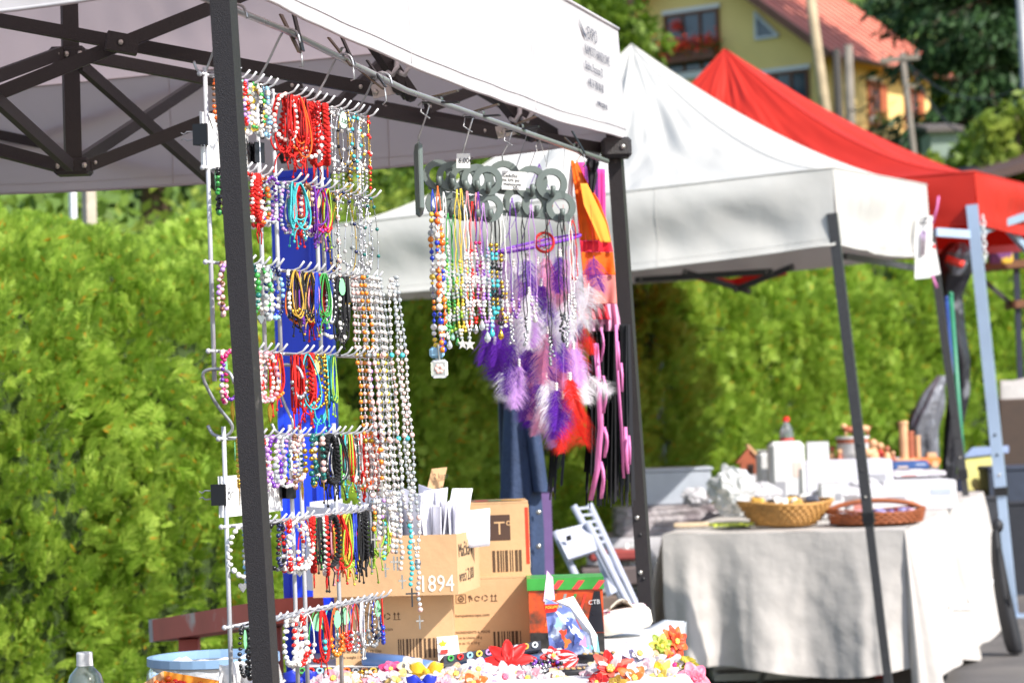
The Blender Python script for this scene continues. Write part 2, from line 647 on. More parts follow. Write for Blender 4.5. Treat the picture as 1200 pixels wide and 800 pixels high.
def leafy_tree(name, label, px, d, z_top, rad, mat_, seed, n=5200, leaf=0.16, trunk_h=0.35, z0=None, squash=1.0):
    rs = np.random.RandomState(seed)
    p = PZ(px, 2.0, d)
    if z0 is None:
        z0 = hill_z(p.x, p.y) if p.y > 25.8 else ground_z(p.x, p.y)
    H = z_top - z0
    root = thing(name, label, 'tree', (p.x, p.y, z0), 'trees on the hillside')
    ORG[root] = Vector((0, 0, 0))
    nb = 26
    cz = H * (0.5 + trunk_h * 0.4)
    hh = H - cz
    cl = rs.randn(nb, 3)
    cl = cl / np.linalg.norm(cl, axis=1, keepdims=True) * (0.45 + 0.5 * rs.rand(nb, 1))
    cen = cl * np.array([rad, rad * squash, hh]) * 0.78 + np.array([0, 0, cz])
    pick = rs.randint(0, nb, n)
    q = rs.randn(n, 3)
    q = norm(q) * (rs.rand(n, 1) ** 0.45)
    cr = rad * 0.42 * (0.7 + 0.6 * rs.rand(nb))
    pos = cen[pick] + q * cr[pick][:, None] * np.array([1, 1, 0.8])
    a = norm(rs.randn(n, 3) + np.array([0, 0, -.3]))
    b_ = norm(np.cross(a, rs.randn(n, 3)))
    s = leaf * (0.6 + 0.8 * rs.rand(n, 1))
    quads = np.stack([pos - a * s, pos + b_ * s * 0.55, pos + a * s, pos - b_ * s * 0.55], 1)
    me = np_mesh('crown', quads, 4, mat_)
    o = bpy.data.objects.new('crown', me)
    COLL.objects.link(o)
    o.parent = root
    t = MB()
    t.tube([(0, 0, -0.3), (0.05 * rad, 0, cz * .5), (0, 0.05 * rad, cz), (0, 0, cz + hh * .6)], [rad * .09, rad * .07, rad * .05, rad * .015], 8)
    for k in range(9):
        c = cen[k]
        zb = cz * (0.45 + 0.5 * rs.rand())
        t.tube([(0, 0, zb), (c[0] * .5, c[1] * .5, zb + (c[2] - zb) * .6), tuple(c)], [rad * .035, rad * .025, rad * .01], 5)
    t.build('trunk', M_bark, root, smooth=True)
    return root

M_leaf_a = leaf_material('broad_leaves', C(62, 92, 24), C(120, 144, 46), 0.4)
M_leaf_b = leaf_material('broad_leaves_dark', C(36, 66, 22), C(78, 108, 40), 0.35)
M_leaf_c = leaf_material('broad_leaves_pale', C(104, 128, 44), C(156, 168, 70), 0.4)
leafy_tree('broadleaf_tree', 'leafy green tree rising over the printed tent valance beside the house', 665, 62, 13.2, 3.0, M_leaf_a, 3, 7000, .17)
leafy_tree('broadleaf_tree', 'slender leafy tree against the left corner of the yellow house', 722, 67, 13.6, 1.3, M_leaf_a, 5, 3000, .15)
leafy_tree('broadleaf_tree', 'broad green tree behind the canopy trusses', 180, 60, 13.5, 5.0, M_leaf_b, 8, 8000, .22)
leafy_tree('broadleaf_tree', 'round green tree behind the hanging grey hangers', 520, 58, 9.5, 4.0, M_leaf_a, 9, 8000, .2)
leafy_tree('broadleaf_tree', 'broad tree left of the concrete fence post', -30, 56, 11.5, 4.5, M_leaf_a, 12, 7000, .2)
leafy_tree('broadleaf_tree', 'pale green bush below the spruce by the brown roof', 1168, 52, 6.7, 1.5, M_leaf_a, 13, 6000, .11)
leafy_tree('broadleaf_tree', 'dark green bush at the right house corner', 1112, 78, 12.0, 1.2, M_leaf_a, 14, 4500, .14)
for k, (px, d, zt, rd, mm, where) in enumerate(((-40, 17, 3.0, 1.5, M_leaf_a, 'left of the concrete post'), (70, 19, 3.1, 1.4, M_leaf_c, 'behind the concrete post'), (165, 18, 2.9, 1.3, M_leaf_a, 'behind the truss mast'), (262, 20, 3.3, 1.5, M_leaf_c, 'behind the front tent leg'),
                                     (345, 22, 3.6, 1.6, M_leaf_a, 'behind the blue board'), (440, 25, 4.2, 1.7, M_leaf_c, 'behind the rosary rack'), (530, 27, 4.6, 1.8, M_leaf_a, 'behind the grey hangers'), (620, 29, 4.8, 1.8, M_leaf_a, 'behind the white tent'))):
    leafy_tree('garden_shrub', 'loose green garden shrub over the hedge ' + where, px, d, zt, rd, mm, 200 + k, 5200, .06, trunk_h=.1)
leafy_tree('broadleaf_tree', 'small green bush beside the brown shed roof', 1204, 42, 6.6, 0.9, M_leaf_c, 15, 3000, .11)
leafy_tree('broadleaf_tree', 'slim green cypress in front of the grey shed', 1104, 56, 7.0, 0.55, M_leaf_c, 16, 2500, .11)
leafy_tree('broadleaf_tree', 'tall dark tree far behind the yellow house', 640, 120, 33, 11, M_leaf_b, 17, 9000, .5)
leafy_tree('broadleaf_tree', 'dark tree far up the slope above the red roof', 1010, 130, 36, 9, M_leaf_b, 18, 9000, .5)
leafy_tree('broadleaf_tree', 'wide dark tree far up the slope behind the spruce', 1180, 118, 34, 9, M_leaf_b, 19, 9000, .5)
leafy_tree('broadleaf_tree', 'dark tree far up the slope behind the white tent peak', 430, 125, 30, 12, M_leaf_b, 20, 9000, .5)
leafy_tree('broadleaf_tree', 'dark tree far up the slope behind the truss mast', 120, 128, 30, 13, M_leaf_b, 21, 9000, .5)

M_spruce = leaf_material('spruce_needles', C(26, 48, 26), C(62, 92, 48), 0.2)
def spruce(label, px, d, z_top, rad, seed, n=17000):
    rs = np.random.RandomState(seed)
    p = PZ(px, 2.0, d)
    z0 = hill_z(p.x, p.y)
    H = z_top - z0
    root = thing('spruce_tree', label, 'tree', (p.x, p.y, z0), 'spruces beside the house')
    ORG[root] = Vector((0, 0, 0))
    nb = 170
    hb = np.sort(rs.rand(nb)) ** 0.9
    az = rs.rand(nb) * 2 * np.pi
    ln = rad * (1 - hb) ** 0.75 * (0.7 + 0.5 * rs.rand(nb)) + .25
    k = rs.randint(0, nb, n)
    t = rs.rand(n) ** 0.6
    r = ln[k] * t
    droop = -0.35 * r + 0.12 * r * t - 0.25 * ln[k] * np.maximum(0, t - .8)
    ca, sa = np.cos(az[k]), np.sin(az[k])
    lat = rs.randn(n) * 0.16 * ln[k] * (0.4 + t)
    pos = np.stack([ca * r - sa * lat, sa * r + ca * lat, H * (0.06 + 0.92 * hb[k]) + droop - np.abs(rs.randn(n)) * .16], -1)
    a = norm(np.stack([ca, sa, np.full(n, -.7)], -1) + rs.randn(n, 3) * .35)
    b_ = norm(np.cross(a, rs.randn(n, 3)))
    s = 0.2 * (0.6 + .7 * rs.rand(n, 1))
    quads = np.stack([pos - a * s, pos + b_ * s * .28, pos + a * s, pos - b_ * s * .28], 1)
    o = bpy.data.objects.new('crown', np_mesh('crown', quads, 4, M_spruce))
    COLL.objects.link(o)
    o.parent = root
    tb = MB().tube([(0, 0, -.3), (0, 0, H * .5), (0, 0, H)], [.2, .12, .02], 8)
    for i in range(0, nb, 2):
        z = H * (0.06 + .92 * hb[i])
        e = ln[i]
        tb.tube([(0, 0, z), (math.cos(az[i]) * e * .6, math.sin(az[i]) * e * .6, z - .17 * e), (math.cos(az[i]) * e, math.sin(az[i]) * e, z - .3 * e)], [.045, .03, .01], 4)
    tb.build('trunk', M_bark, root, smooth=True)
spruce('big dark spruce standing behind the red roof end', 1098, 79, 27.0, 3.9, 41, 22000)
spruce('tall dark spruce with drooping boughs beside the grey lamp post', 1172, 64, 23.0, 3.3, 42, 22000)
spruce('dark spruce set back behind the larger two spruces', 1225, 66, 24.0, 4.2, 43)

# ------------------------------------------------------------------ the yellow house
HB = PZ(975, 5, 70)
he = Vector((0.59, 0.81, 0)).normalized()
hg = Vector((-0.81, 0.59, 0)).normalized()
def HP(t, s, z):                     # t along the gable to the left, s along the eave wall to the right
    q = Vector((HB.x, HB.y, 0)) + hg * t + he * s
    return Vector((q.x, q.y, z))
GW, EL, ZE, ZB = 8.2, 6.3, 11.25, 4.0
ZA = ZE + 0.77 * GW / 2
house = thing('house', 'yellow plastered house with red roof and flowers at its gable window', 'house', HP(GW / 2, EL / 2, ZB))
M_plaster = mat('yellow_plaster', C(226, 200, 128), 0.9, var=0.08, scale=0.9, bump=0.2, bscale=8)
M_plaster2 = mat('yellow_plaster_eave', C(228, 198, 130), 0.9, var=0.07, scale=0.9, bump=0.2, bscale=8)
M_roof = mat('red_roof_sheet', C(214, 132, 112), 0.6, var=0.12, scale=0.7, wear=(C(172, 100, 86), 0.8, 0.5, 0.7))
M_brownwood = mat('brown_wood_frame', C(98, 58, 36), 0.6, var=0.15, scale=4)
M_glass = mat('window_glass', C(52, 62, 74), 0.08, var=0.1, scale=1, spec=0.8)
M_fascia = mat('fascia_board', C(112, 74, 58), 0.7, var=0.2, scale=4)
M_shut = mat('shutter', C(160, 84, 52), 0.7)
w = MB()
w.prism([HP(0, 0, ZB), HP(0, 0, ZE), HP(GW / 2, 0, ZA), HP(GW, 0, ZE), HP(GW, 0, ZB)], he, 0.3)
w.build('gable_wall', M_plaster, house)
w = MB()
w.prism([HP(0, 0.302, ZB), HP(0, EL, ZB), HP(0, EL, ZE), HP(0, 0.302, ZE)], hg, 0.3)
w.build('eave_wall', M_plaster2, house)
w = MB()
w.prism([HP(GW, EL, ZB), HP(0.302, EL, ZB), HP(0.302, EL, ZE), HP(GW / 2, EL, ZA), HP(GW, EL, ZE)], -he, 0.3)
w.build('back_wall', M_plaster, house)
for sg, nm in ((0, 'roof'), (1, 'roof')):
    e0 = -0.55 if sg == 0 else GW + 0.55
    ez = ZE - 0.77 * 0.55 + 0.06
    mid = GW / 2
    rf = MB()
    nrm = Vector((0, 0, 1))
    rf.prism([HP(e0, -0.65, ez), HP(e0, EL + .5, ez), HP(mid, EL + .5, ZA + .06), HP(mid, -0.65, ZA + .06)], nrm, 0.1)
    roof = rf.build(nm, M_roof, house)
    # standing seams: each its own rib
    for k in range(15):
        s = -0.6 + (EL + 1.05) * k / 14
        MB().bar(HP(e0, s, ez + .12), HP(mid, s, ZA + .18), .05, .05).build('seam', M_roof, roof)
    MB().bar(HP(e0, -0.68, ez + .02), HP(mid, -0.68, ZA + .08), .06, .22).build('bargeboard', M_fascia, roof)
    MB().tube([HP(e0 - (.06 if sg == 0 else -.06), -0.65, ez), HP(e0 - (.06 if sg == 0 else -.06), EL + .5, ez)], .07, 8).build('gutter', M_fascia, roof)
def house_window(face, a0, a1, z0, z1, frame=M_brownwood, mull=1, box=False, shutters=False):
    pt = (lambda a, o, z: HP(a, -o, z)) if face == 'g' else (lambda a, o, z: HP(-o, a, z))
    up = Vector((0, 0, 1))
    n = -he if face == 'g' else -hg
    wd = MB().prism([pt(a0, 0.01, z0), pt(a1, 0.01, z0), pt(a1, 0.01, z1), pt(a0, 0.01, z1)], n, 0.03).build('window', M_glass, house)
    fr = MB()
    t = .09
    fr.bar(pt(a0, .05, z0), pt(a0, .05, z1), t, t, n).bar(pt(a1, .05, z0), pt(a1, .05, z1), t, t, n)
    fr.bar(pt(a0 - .045, .051, z0), pt(a1 + .045, .051, z0), t, t, n).bar(pt(a0 - .045, .051, z1), pt(a1 + .045, .051, z1), t, t, n)
    for k in range(1, mull + 1):
        a = a0 + (a1 - a0) * k / (mull + 1)
        fr.bar(pt(a, .049, z0), pt(a, .049, z1), t * .8, t * .8, n)
    fr.build('frame', frame, wd)
    MB().bar(pt(a0 - .1, .1, z0 - .09), pt(a1 + .1, .1, z0 - .09), .2, .06, n).build('sill', M_white, wd)
    MB().bar(pt(a0 - .1, .06, z1 + .1), pt(a1 + .1, .06, z1 + .1), .12, .08, n).build('lintel', M_white, wd)
    return wd, pt, n
wd, pt, n_ = house_window('g', 3.31, 5.04, 11.0, 12.68, mull=2)
bx = MB().bar(pt(3.25, .32, 11.42), pt(5.1, .32, 11.42), .3, .26, n_).build('flower_box', M_fascia, wd)
M_geran = leaf_material('geranium_petals', C(216, 44, 30), C(240, 92, 60), 0.3)
M_geran_l = leaf_material('geranium_leaves', C(52, 92, 32), C(96, 130, 50), 0.3)
def puff(name, cx, sx, sy, sz, n, leaf, m, parent, seed, axis):
    rs = np.random.RandomState(seed)
    pos = rs.randn(n, 3) * np.array([1, 1, sz]) * 0.5
    X = np.array(axis) * sx
    Y = np.cross(np.array([0, 0, 1.0]), np.array(axis)) * sy
    pos = np.array(cx) + pos[:, :1] * X + pos[:, 1:2] * Y + np.array([0, 0, 1.0]) * pos[:, 2:]
    a = norm(rs.randn(n, 3))
    b_ = norm(np.cross(a, rs.randn(n, 3)))
    q = np.stack([pos - a * leaf, pos + b_ * leaf * .7, pos + a * leaf, pos - b_ * leaf * .7], 1) - np.array(ORG[parent])
    o = bpy.data.objects.new(name, np_mesh(name, q, 4, m))
    COLL.objects.link(o)
    o.parent = parent
    ORG[o] = ORG[parent]
    return o
for k in range(4):
    stuff(puff('geranium', pt(3.45 + k * .48, .4, 11.72), .34, .2, .3, 170, .045, M_geran, bx, 50 + k, hg))
    puff('geranium_foliage', pt(3.45 + k * .48, .36, 11.6), .4, .2, .22, 120, .05, M_geran_l, bx, 60 + k, hg)
stuff(puff('geranium', pt(4.62, .2, 12.35), .2, .15, .2, 90, .045, M_geran, bx, 58, hg))
house_window('g', .5, 2.02, 9.55, 10.65, mull=2)
tri = MB().prism([HP(2.06, -.01, 11.72), HP(1.42, -.01, 11.72), HP(2.06, -.01, 12.4)], -he, .03).build('window', M_glass, house)
MB().bar(HP(2.08, -.04, 11.68), HP(2.08, -.04, 12.45), .08, .08, he).bar(HP(2.1, -.041, 11.7), HP(1.36, -.041, 11.7), .08, .08, he).bar(HP(1.36, -.042, 11.69), HP(2.1, -.042, 12.44), .08, .08, he).build('frame', mat('pale_frame', C(196, 200, 206), .5), tri)
for a0, a1 in ((2.46, 3.1), (4.68, 5.4)):
    wd, pt, n_ = house_window('e', a0, a1, 9.5, 10.5, frame=M_shut, mull=1)
    MB().bar(pt(a1 + .22, .06, 9.5), pt(a1 + .22, .06, 10.5), .36, .05, n_ ).build('shutter', M_shut, wd)
    b2 = MB().bar(pt(a0, .2, 9.36), pt(a1, .2, 9.36), .2, .16, n_).build('flower_box', M_fascia, wd)
    puff('geranium_foliage', pt((a0 + a1) / 2, .25, 9.4), .4, .2, .35, 130, .05, M_geran_l, b2, 70, he)
# lean-to along the eave wall
lt = MB().prism([HP(-.005, -.4, 9.0), HP(-.005, EL + 1.2, 9.0), HP(-1.7, EL + 1.2, 8.45), HP(-1.7, -.4, 8.45)], Vector((0, 0, 1)), .1).build('lean_to_roof', mat('lean_to_roof_tiles', C(178, 88, 66), .8, var=.2, scale=3), house)
w = MB().prism([HP(-.02, .2, ZB), HP(-.02, EL + .8, ZB), HP(-.02, EL + .8, 8.9), HP(-.02, .2, 8.9)], -hg, 1.3).build('lean_to_wall', M_plaster, house)
MB().bar(HP(-.35, .12, 5.5), HP(-.35, .12, 11.0), .12, .12).build('downpipe', M_fascia, house)

# sheds and roofs at the right
p = PZ(1112, 2, 58)
sh = thing('shed', 'grey-green garden shed below the spruces', 'shed', (p.x, p.y, hill_z(p.x, p.y)))
MB().box((p.x, p.y, 5.4), (.62, 1.4, 4.1)).build('wall', mat('grey_shed_boards', C(128, 142, 130), .8, var=.15), sh)
MB().prism([(p.x - .42, p.y - .9, 7.42), (p.x + .42, p.y - .9, 7.42), (p.x + .42, p.y + .9, 7.7), (p.x - .42, p.y + .9, 7.7)], (0, 0, 1), .1).build('roof', mat('shed_roof', C(92, 84, 80), .8), sh)
p = PZ(1190, 2, 40)
sh = thing('shed', 'low shed with dark brown roof behind the red tent', 'shed', (p.x, p.y, hill_z(p.x, p.y)))
M_broof = mat('dark_brown_roof', C(78, 56, 52), .8, var=.2, scale=2)
MB().prism([(p.x - .9, p.y, 4.62), (p.x + 3.0, p.y + .4, 5.6), (p.x + 3.0, p.y + 3.0, 5.9), (p.x - .9, p.y + 2.6, 4.95)], (0, 0, 1), .14).build('roof', M_broof, sh)
MB().box((p.x + 1.2, p.y + 1.6, 3.2), (3.4, 2.0, 2.9)).build('wall', mat('shed_wall', C(108, 92, 82), .85), sh)

# utility poles and wires
M_pole = mat('weathered_pole_wood', C(168, 150, 122), .9, var=.25, scale=3, bump=.4, bscale=12)
M_pole2 = mat('grey_pole_wood', C(122, 114, 104), .9, var=.25, scale=3, bump=.4, bscale=12)
POLES = {}
def pole(name, label, p0, p1, d, r, m, arm=False):
    b = P(p0[0], p0[1], d)
    a = P(p1[0], p1[1], d)
    dirv = (b - a).normalized()
    foot = b.copy()
    zg = hill_z(b.x, b.y)
    foot = a + dirv * ((a.z - zg + .1) / max(.2, -dirv.z))
    root = thing(name, label, 'pole', foot, 'poles by the house')
    MB().tube([foot, (foot + a) / 2, a], [r * 1.1, r * 1.03, r * .9], 10).build('shaft', m, root, smooth=True)
    if arm:
        MB().bar(a - Vector((.45, 0, .15)), a + Vector((.35, 0, -.1)), .1, .1).build('crossarm', M_pole2, root)
        for dx in (-.4, .3):
            MB().lathe((a.x + dx, a.y, a.z - .06), [(0.0, .1), (.025, .095), (.03, .05), (.015, .02), (.015, 0)], 8).build('insulator', M_pole2, root, smooth=True)
    POLES[label] = a
    return a
pa = pole('utility_pole', 'pale weathered wooden pole in front of the gable corner', (970, 150), (946, -30), 58, .125, M_pole)
pb = pole('utility_pole', 'short grey wooden pole with flat top below the eave', (997, 160), (994, 53), 56, .11, M_pole2)
pc = pole('utility_pole', 'dark wooden pole beside the downpipe', (984, 160), (980, 58), 57, .10, mat('tarred_pole', C(62, 58, 54), .9))
pd = pole('utility_pole', 'thin pole with crossarm in front of the eave wall', (1072, 190), (1057, 62), 52, .07, M_pole2, True)
pe = pole('lamp_post', 'smooth grey metal post in front of the spruces', (1203, 120), (1194, -30), 45, .085, mat('grey_metal_post', C(150, 152, 154), .5, .3))
M_wire = mat('black_cable', C(40, 40, 42), .6)
def cable(label, a, b, sag):
    pts = []
    for k in range(13):
        t = k / 12
        q = a.lerp(b, t)
        q.z -= sag * 4 * t * (1 - t)
        pts.append(q)
    tag(MB().tube(pts, .018, 5).build('overhead_cable', M_wire, smooth=True), label, 'cable', 'overhead cables')
cable('black overhead cable from the crossarm pole to the grey post', pd + Vector((0, 0, -.1)), P(1200, 100, 45), .5)
cable('lower slack black cable from the crossarm pole past the spruces', pd + Vector((.2, 0, -.4)), P(1200, 125, 45), .9)
cable('black cable between the short grey pole and the crossarm pole', pb + Vector((0, 0, -1.4)), pd + Vector((-.3, 0, -.1)), .4)
# posts at the hedge top on the left
b0, b1 = P(104, 275, 13.2), P(103, 190, 13.2)
def post_to_ground(name, label, a, top, w, m):
    foot = Vector((a.x, a.y, ground_z(a.x, a.y)))
    o = MB()
    o.bar(foot, top, w, w)
    o.box(top + Vector((0, 0, .01)), (w * 1.15, w * 1.15, .03))
    tag(o.build(name, m), label, 'post')
post_to_ground('concrete_post', 'grey concrete post behind the hedge top', b0, b1, .055, mat('concrete_post', C(176, 164, 148), .9, var=.2))
b0, b1 = P(85, 275, 13.0), P(84, 190, 13.0)
post_to_ground('white_post', 'thin white post beside the concrete post behind the hedge', b0, b1, .03, M_white)
# ================================================================== tents
def tent_canopy(root, E, zt, apex, vh, m, power=1.5, wr=0.012, wave=0.02, nu=36, seedk=0.0, skip=(), zb=None, fullness=None):
    """E: four edge corners (x, y) in order, zt: height of the roof edge at each, vh: valance height"""
    pts = [Vector((E[i][0], E[i][1], zt[i])) for i in range(4)]
    zb = zb or [z - vh for z in zt]
    ap = Vector(apex)
    cx = sum((p for p in pts), Vector()) / 4
    # the roof: one continuous cloth over the four slopes
    b = MB()
    for i in range(4):
        a, c = pts[i], pts[(i + 1) % 4]
        def fn(u, v, a=a, c=c):
            e = a.lerp(c, u)
            q = e.lerp(ap, v)
            q.z = e.z + (ap.z - e.z) * (v ** power)
            k = 4 * u * (1 - u) * (1 - v)
            q.z -= 0.05 * k * math.sin(math.pi * min(1, v * 1.4 + .15)) * min(1, v * 6)
            k2 = 16 * u * (1 - u) * v * (1 - v)
            q.z += wr * k2 * (nz3(u * 9 + seedk, v * 3.0, i * 3.3) + .6 * nz3(u * 22 + seedk, v * 5, i * 1.7) + .5 * abs(nz3(u * 16 - v * 9 + seedk, v * 8, 5.0)))
            return q
        b.grid(fn, nu * 2, 32)
    roof = b.build('roof_cloth', m, root, smooth=True)
    for i in range(4):
        a = pts[i]
        sm = []
        for k in range(25):
            v = k / 24
            q = a.lerp(ap, v)
            q.z = a.z + (ap.z - a.z) * (v ** power) + .001
            sm.append(q)
        MB().tube(sm, .003, 5).build('hip_seam', m, roof, smooth=True)
        c = pts[(i + 1) % 4]
        MB().tube([a.lerp(c, k / 20) + Vector((0, 0, .003)) for k in range(21)], .005, 5).build('edge_seam', m, roof, smooth=True)
    vals = []
    for i in range(4):
        if i in skip:
            continue
        a, c = pts[i], pts[(i + 1) % 4]
        za, zc = zb[i], zb[(i + 1) % 4]
        side = (c - a)
        nrm = Vector((side.y, -side.x, 0)).normalized()
        if nrm.dot(((a + c) / 2 - cx)) < 0:
            nrm = -nrm
        b = MB()
        def fn(u, v, a=a, c=c, nrm=nrm, za=za, zc=zc, i=i):
            top = a.lerp(c, u)
            zbot = za + (zc - za) * u
            q = top.copy()
            edge = min(1, u * 9, (1 - u) * 9)
            q.z = top.z + (zbot - top.z) * v - 0.022 * v * math.sin(math.pi * u) * edge
            w = wave * v * (nz3(u * 7 + i * 5 + seedk, v * 1.2, .3) + .5 * nz3(u * 17 + seedk, v * 2.5, i))
            if fullness:
                w += fullness * (.42 * math.sin(2 * math.pi * v ** .9) * (.6 + .7 * nz3(u * 2.2 + seedk, .4, i)) + .30 * math.sin(math.pi * v) * nz3(u * 5 + v * 1.3 + seedk, v * 1.1 - u * 2, 2.2 + i) + .22 * math.sin(math.pi * v) * abs(nz3(u * 17 - v * 2 + seedk, v * 1.2 + u * 5, 8.2))) * edge
            q += nrm * ((w) * edge + 0.012 * v)
            return q
        b.grid(fn, 56, 14)
        va = b.build('valance', m, root, smooth=True)
        vals.append(va)
        for vv in (.91,):
            MB().tube([fn(k / 60, vv) + nrm * .0006 for k in range(61)], .0011, 4).build('stitch_line', m, va, smooth=True)
        for uu in (.34, .67):
            MB().tube([fn(uu, k / 14) + nrm * .0004 for k in range(15)], .0016, 4).build('panel_seam', m, va, smooth=True)
        h = MB()
        h.tube([fn(k / 40, .995) for k in range(41)], .0035, 5)
        h.build('hem', m, va, smooth=True)
    return roof, vals

def leg(root, top, foot, w, m, split=0.5):
    """a telescopic leg: outer tube on top, inner tube below, foot plate"""
    top, foot = Vector(top), Vector(foot)
    mid = top.lerp(foot, split)
    o = MB().bar(top, mid, w, w, up=(0.25, 0.97, 0)).build('leg', m, root)
    MB().bar(mid + (top - mid) * .05, foot + Vector((0, 0, .008)), w * .8, w * .8, up=(0.25, 0.97, 0)).build('inner_leg', m, o)
    cl_ = MB().bar(mid + (top - mid).normalized() * .035, mid - (top - mid).normalized() * .012, w * 1.16, w * 1.16, up=(0.25, 0.97, 0)).build('height_collar', M_black, o)
    for k in range(3):
        q = mid + (top - mid).normalized() * (.10 + .11 * k)
        MB().sphere(q + Vector((-.12 * w, -.52 * w, 0)), w * .13, res=(8, 5), sc3=(1, .5, 1)).build('hole_rivet', M_bolt if k == 0 else M_black, o, smooth=True)
    MB().box(foot + Vector((0, 0, .006)), (w * 2.4, w * 2.4, .012)).build('foot_plate', m, o)
    return o

def extend_to_ground(a, b):
    """the line a (top) -> b carried on to the ground"""
    a, b = Vector(a), Vector(b)
    d = (b - a)
    for _ in range(5):
        t = (ground_z(b.x, b.y) - a.z) / d.z
        b = a + d * t
    return b

uA = Vector((0.25, 0.97, 0)).normalized()
nA = Vector((-0.97, 0.25, 0)).normalized()
# ---------------- near tent
E0 = P(257, -18, 3.80)
E1 = P(729, 164, 6.40)
E2 = E1 + nA * 1.8
E3 = E0 + nA * 1.8
t1 = thing('market_tent', 'white pop-up tent with dark frame and printed valance over the jewellery stall', 'tent', extend_to_ground(P(262, 0, 3.8), P(312, 800, 3.8)))
zb1 = [E0.z, E1.z, 1.915, 1.90]
zt1 = [z + .275 for z in zb1]
mast_top = P(78, -60, 5.33)
tent_canopy(t1, [E0, E1, E2, E3], zt1, (mast_top.x, mast_top.y, 2.95), .275, M_canvas, power=1.15, wr=.02, wave=.012, seedk=2.0, zb=zb1)
t1_parts = {c.name: c for c in t1.children}
val_A = [c for c in t1.children if c.name.startswith('valance')][0]
# corner cap: rounded reinforcement at the far right corner and printed lettering on the valance
sideA = (Vector((E1.x, E1.y, 0)) - Vector((E0.x, E0.y, 0))).normalized()
outA = Vector((sideA.y, -sideA.x, 0))
M_print = mat('faded_print', C(70, 74, 88), .8)
def onA(s_from_E1, down):
    L_ = (Vector((E1.x, E1.y, 0)) - Vector((E0.x, E0.y, 0))).length
    base = Vector((E1.x, E1.y, 0)) - sideA * s_from_E1
    f = s_from_E1 / L_
    ztop = zt1[1] + (zt1[0] - zt1[1]) * f
    return Vector((base.x, base.y, ztop - down)) + outA * (0.0015 + .0165 * down / .275)
for txt, s0, dn, sz in (('EXPO', .36, .066, .045), ('NAMIOTY HANDLOWE', .40, .105, .034), ('Bielsko, Poczesna 32', .41, .143, .030), ('+48 34 700 00 00', .40, .183, .031), ('www.expo.eu', .32, .221, .026)):
    lettering(txt, sz, onA(s0, dn), sideA, (0, 0, 1), M_print, val_A, squeeze=.72 if len(txt) > 5 else .9, thin=.012)
sw = MB()
pts_ = [onA(.43, .03), onA(.375, .058), onA(.367, .07), onA(.395, .06)]
sw.prism(pts_, outA, .0004)
sw.build('logo_swoosh', M_print, val_A)

W_LEG = .0315
f0 = extend_to_ground(P(261.5, 0, 3.8), P(312, 800, 3.8))
top0 = f0 + (P(261.5, 0, 3.8) - f0) * ((2.12 - f0.z) / (P(261.5, 0, 3.8).z - f0.z))
leg(t1, top0, f0, W_LEG, M_frame, .8)
f1 = extend_to_ground(P(721, 180, 6.4), P(757, 700, 6.4))
top1 = f1 + (P(721, 180, 6.4) - f1) * ((2.14 - f1.z) / (P(721, 180, 6.4).z - f1.z))
lg = leg(t1, top1, f1, .034, M_frame, .66)
for (px, py) in ((748, 606), (752, 670)):
    q = P(px, py, 6.4)
    MB().sphere(q + Vector((-.004, -.018, 0)), .006, sc3=(1, .5, 1), res=(8, 5)).build('snap_button', M_bolt, lg, smooth=True)
for E in (E2, E3):
    ft = Vector((E.x + .03, E.y, ground_z(E.x, E.y)))
    leg(t1, (E.x, E.y, 2.1), ft, W_LEG, M_frame, .7)

def strut(root, a, b, w=.026, th=.014, name='truss_bar', m=None):
    a3, b3 = P(*a), P(*b)
    o = MB().bar(a3, b3, th, w, up=(0, 0, 1)).build(name, m or M_frame, root)
    # rivets near both ends and the middle
    for t in (0.04, .96):
        q = a3.lerp(b3, t)
        MB().sphere(q + Vector((0, -th * .62, 0)), .005, sc3=(1, .5, 1)).build('rivet', M_bolt, o, smooth=True)
    return o
mast = MB().bar(P(79, -75, 5.33), P(86, 205, 5.33), .033, .033).build('mast', M_frame, t1)
for (x, y) in ((81, 66), (86, 196)):
    q = P(x, y, 5.33)
    hb = MB().box(q, (.075, .06, .035), bev=.006).build('hub', M_frame, mast)
    for dx in (-.028, 0, .028):
        MB().sphere(q + Vector((dx, -.033, 0)), .0062, sc3=(1, .5, 1), res=(8, 5)).build('bolt', M_bolt, hb, smooth=True)
BARS = [((-60, 13, 4.9), (442, 106, 5.12)), ((-60, 133, 4.82), (300, -12, 5.0)),
        ((92, 64, 5.36), (585, 157, 6.15)), ((94, 76, 5.32), (262, 224, 6.0)), ((102, 195, 5.33), (352, 97, 5.55)),
        ((92, 190, 5.38), (240, 92, 6.4)), ((72, 62, 5.3), (-40, 103, 5.0)), ((74, 196, 5.33), (-40, 166, 5.05)),
        ((82, 194, 5.26), (-40, 84, 4.65)), ((-60, 146, 6.86), (250, 210, 6.72)), ((-60, 196, 6.88), (260, 88, 6.7)),
        ((330, 186, 5.9), (470, 52, 6.3)), ((500, 127, 5.95), (590, 92, 6.2)), ((440, 124, 6.1), (716, 176, 6.42)), ((560, 104, 6.2), (700, 186, 6.6))]
for a, b in BARS:
    strut(t1, a, b)
# sleeve bracket where the near scissor crosses
q = P(143, 51, 4.88)
ax = (P(442, 106, 5.12) - P(-60, 13, 4.9)).normalized()
sl_ = MB().bar(q - ax * .03, q + ax * .03, .024, .036).build('scissor_sleeve', M_frame, t1)
MB().sphere(q + Vector((0, -.016, 0)), .0055, sc3=(1, .5, 1), res=(8, 5)).build('rivet', M_bolt, sl_, smooth=True)
q = P(170, 145, 5.6)
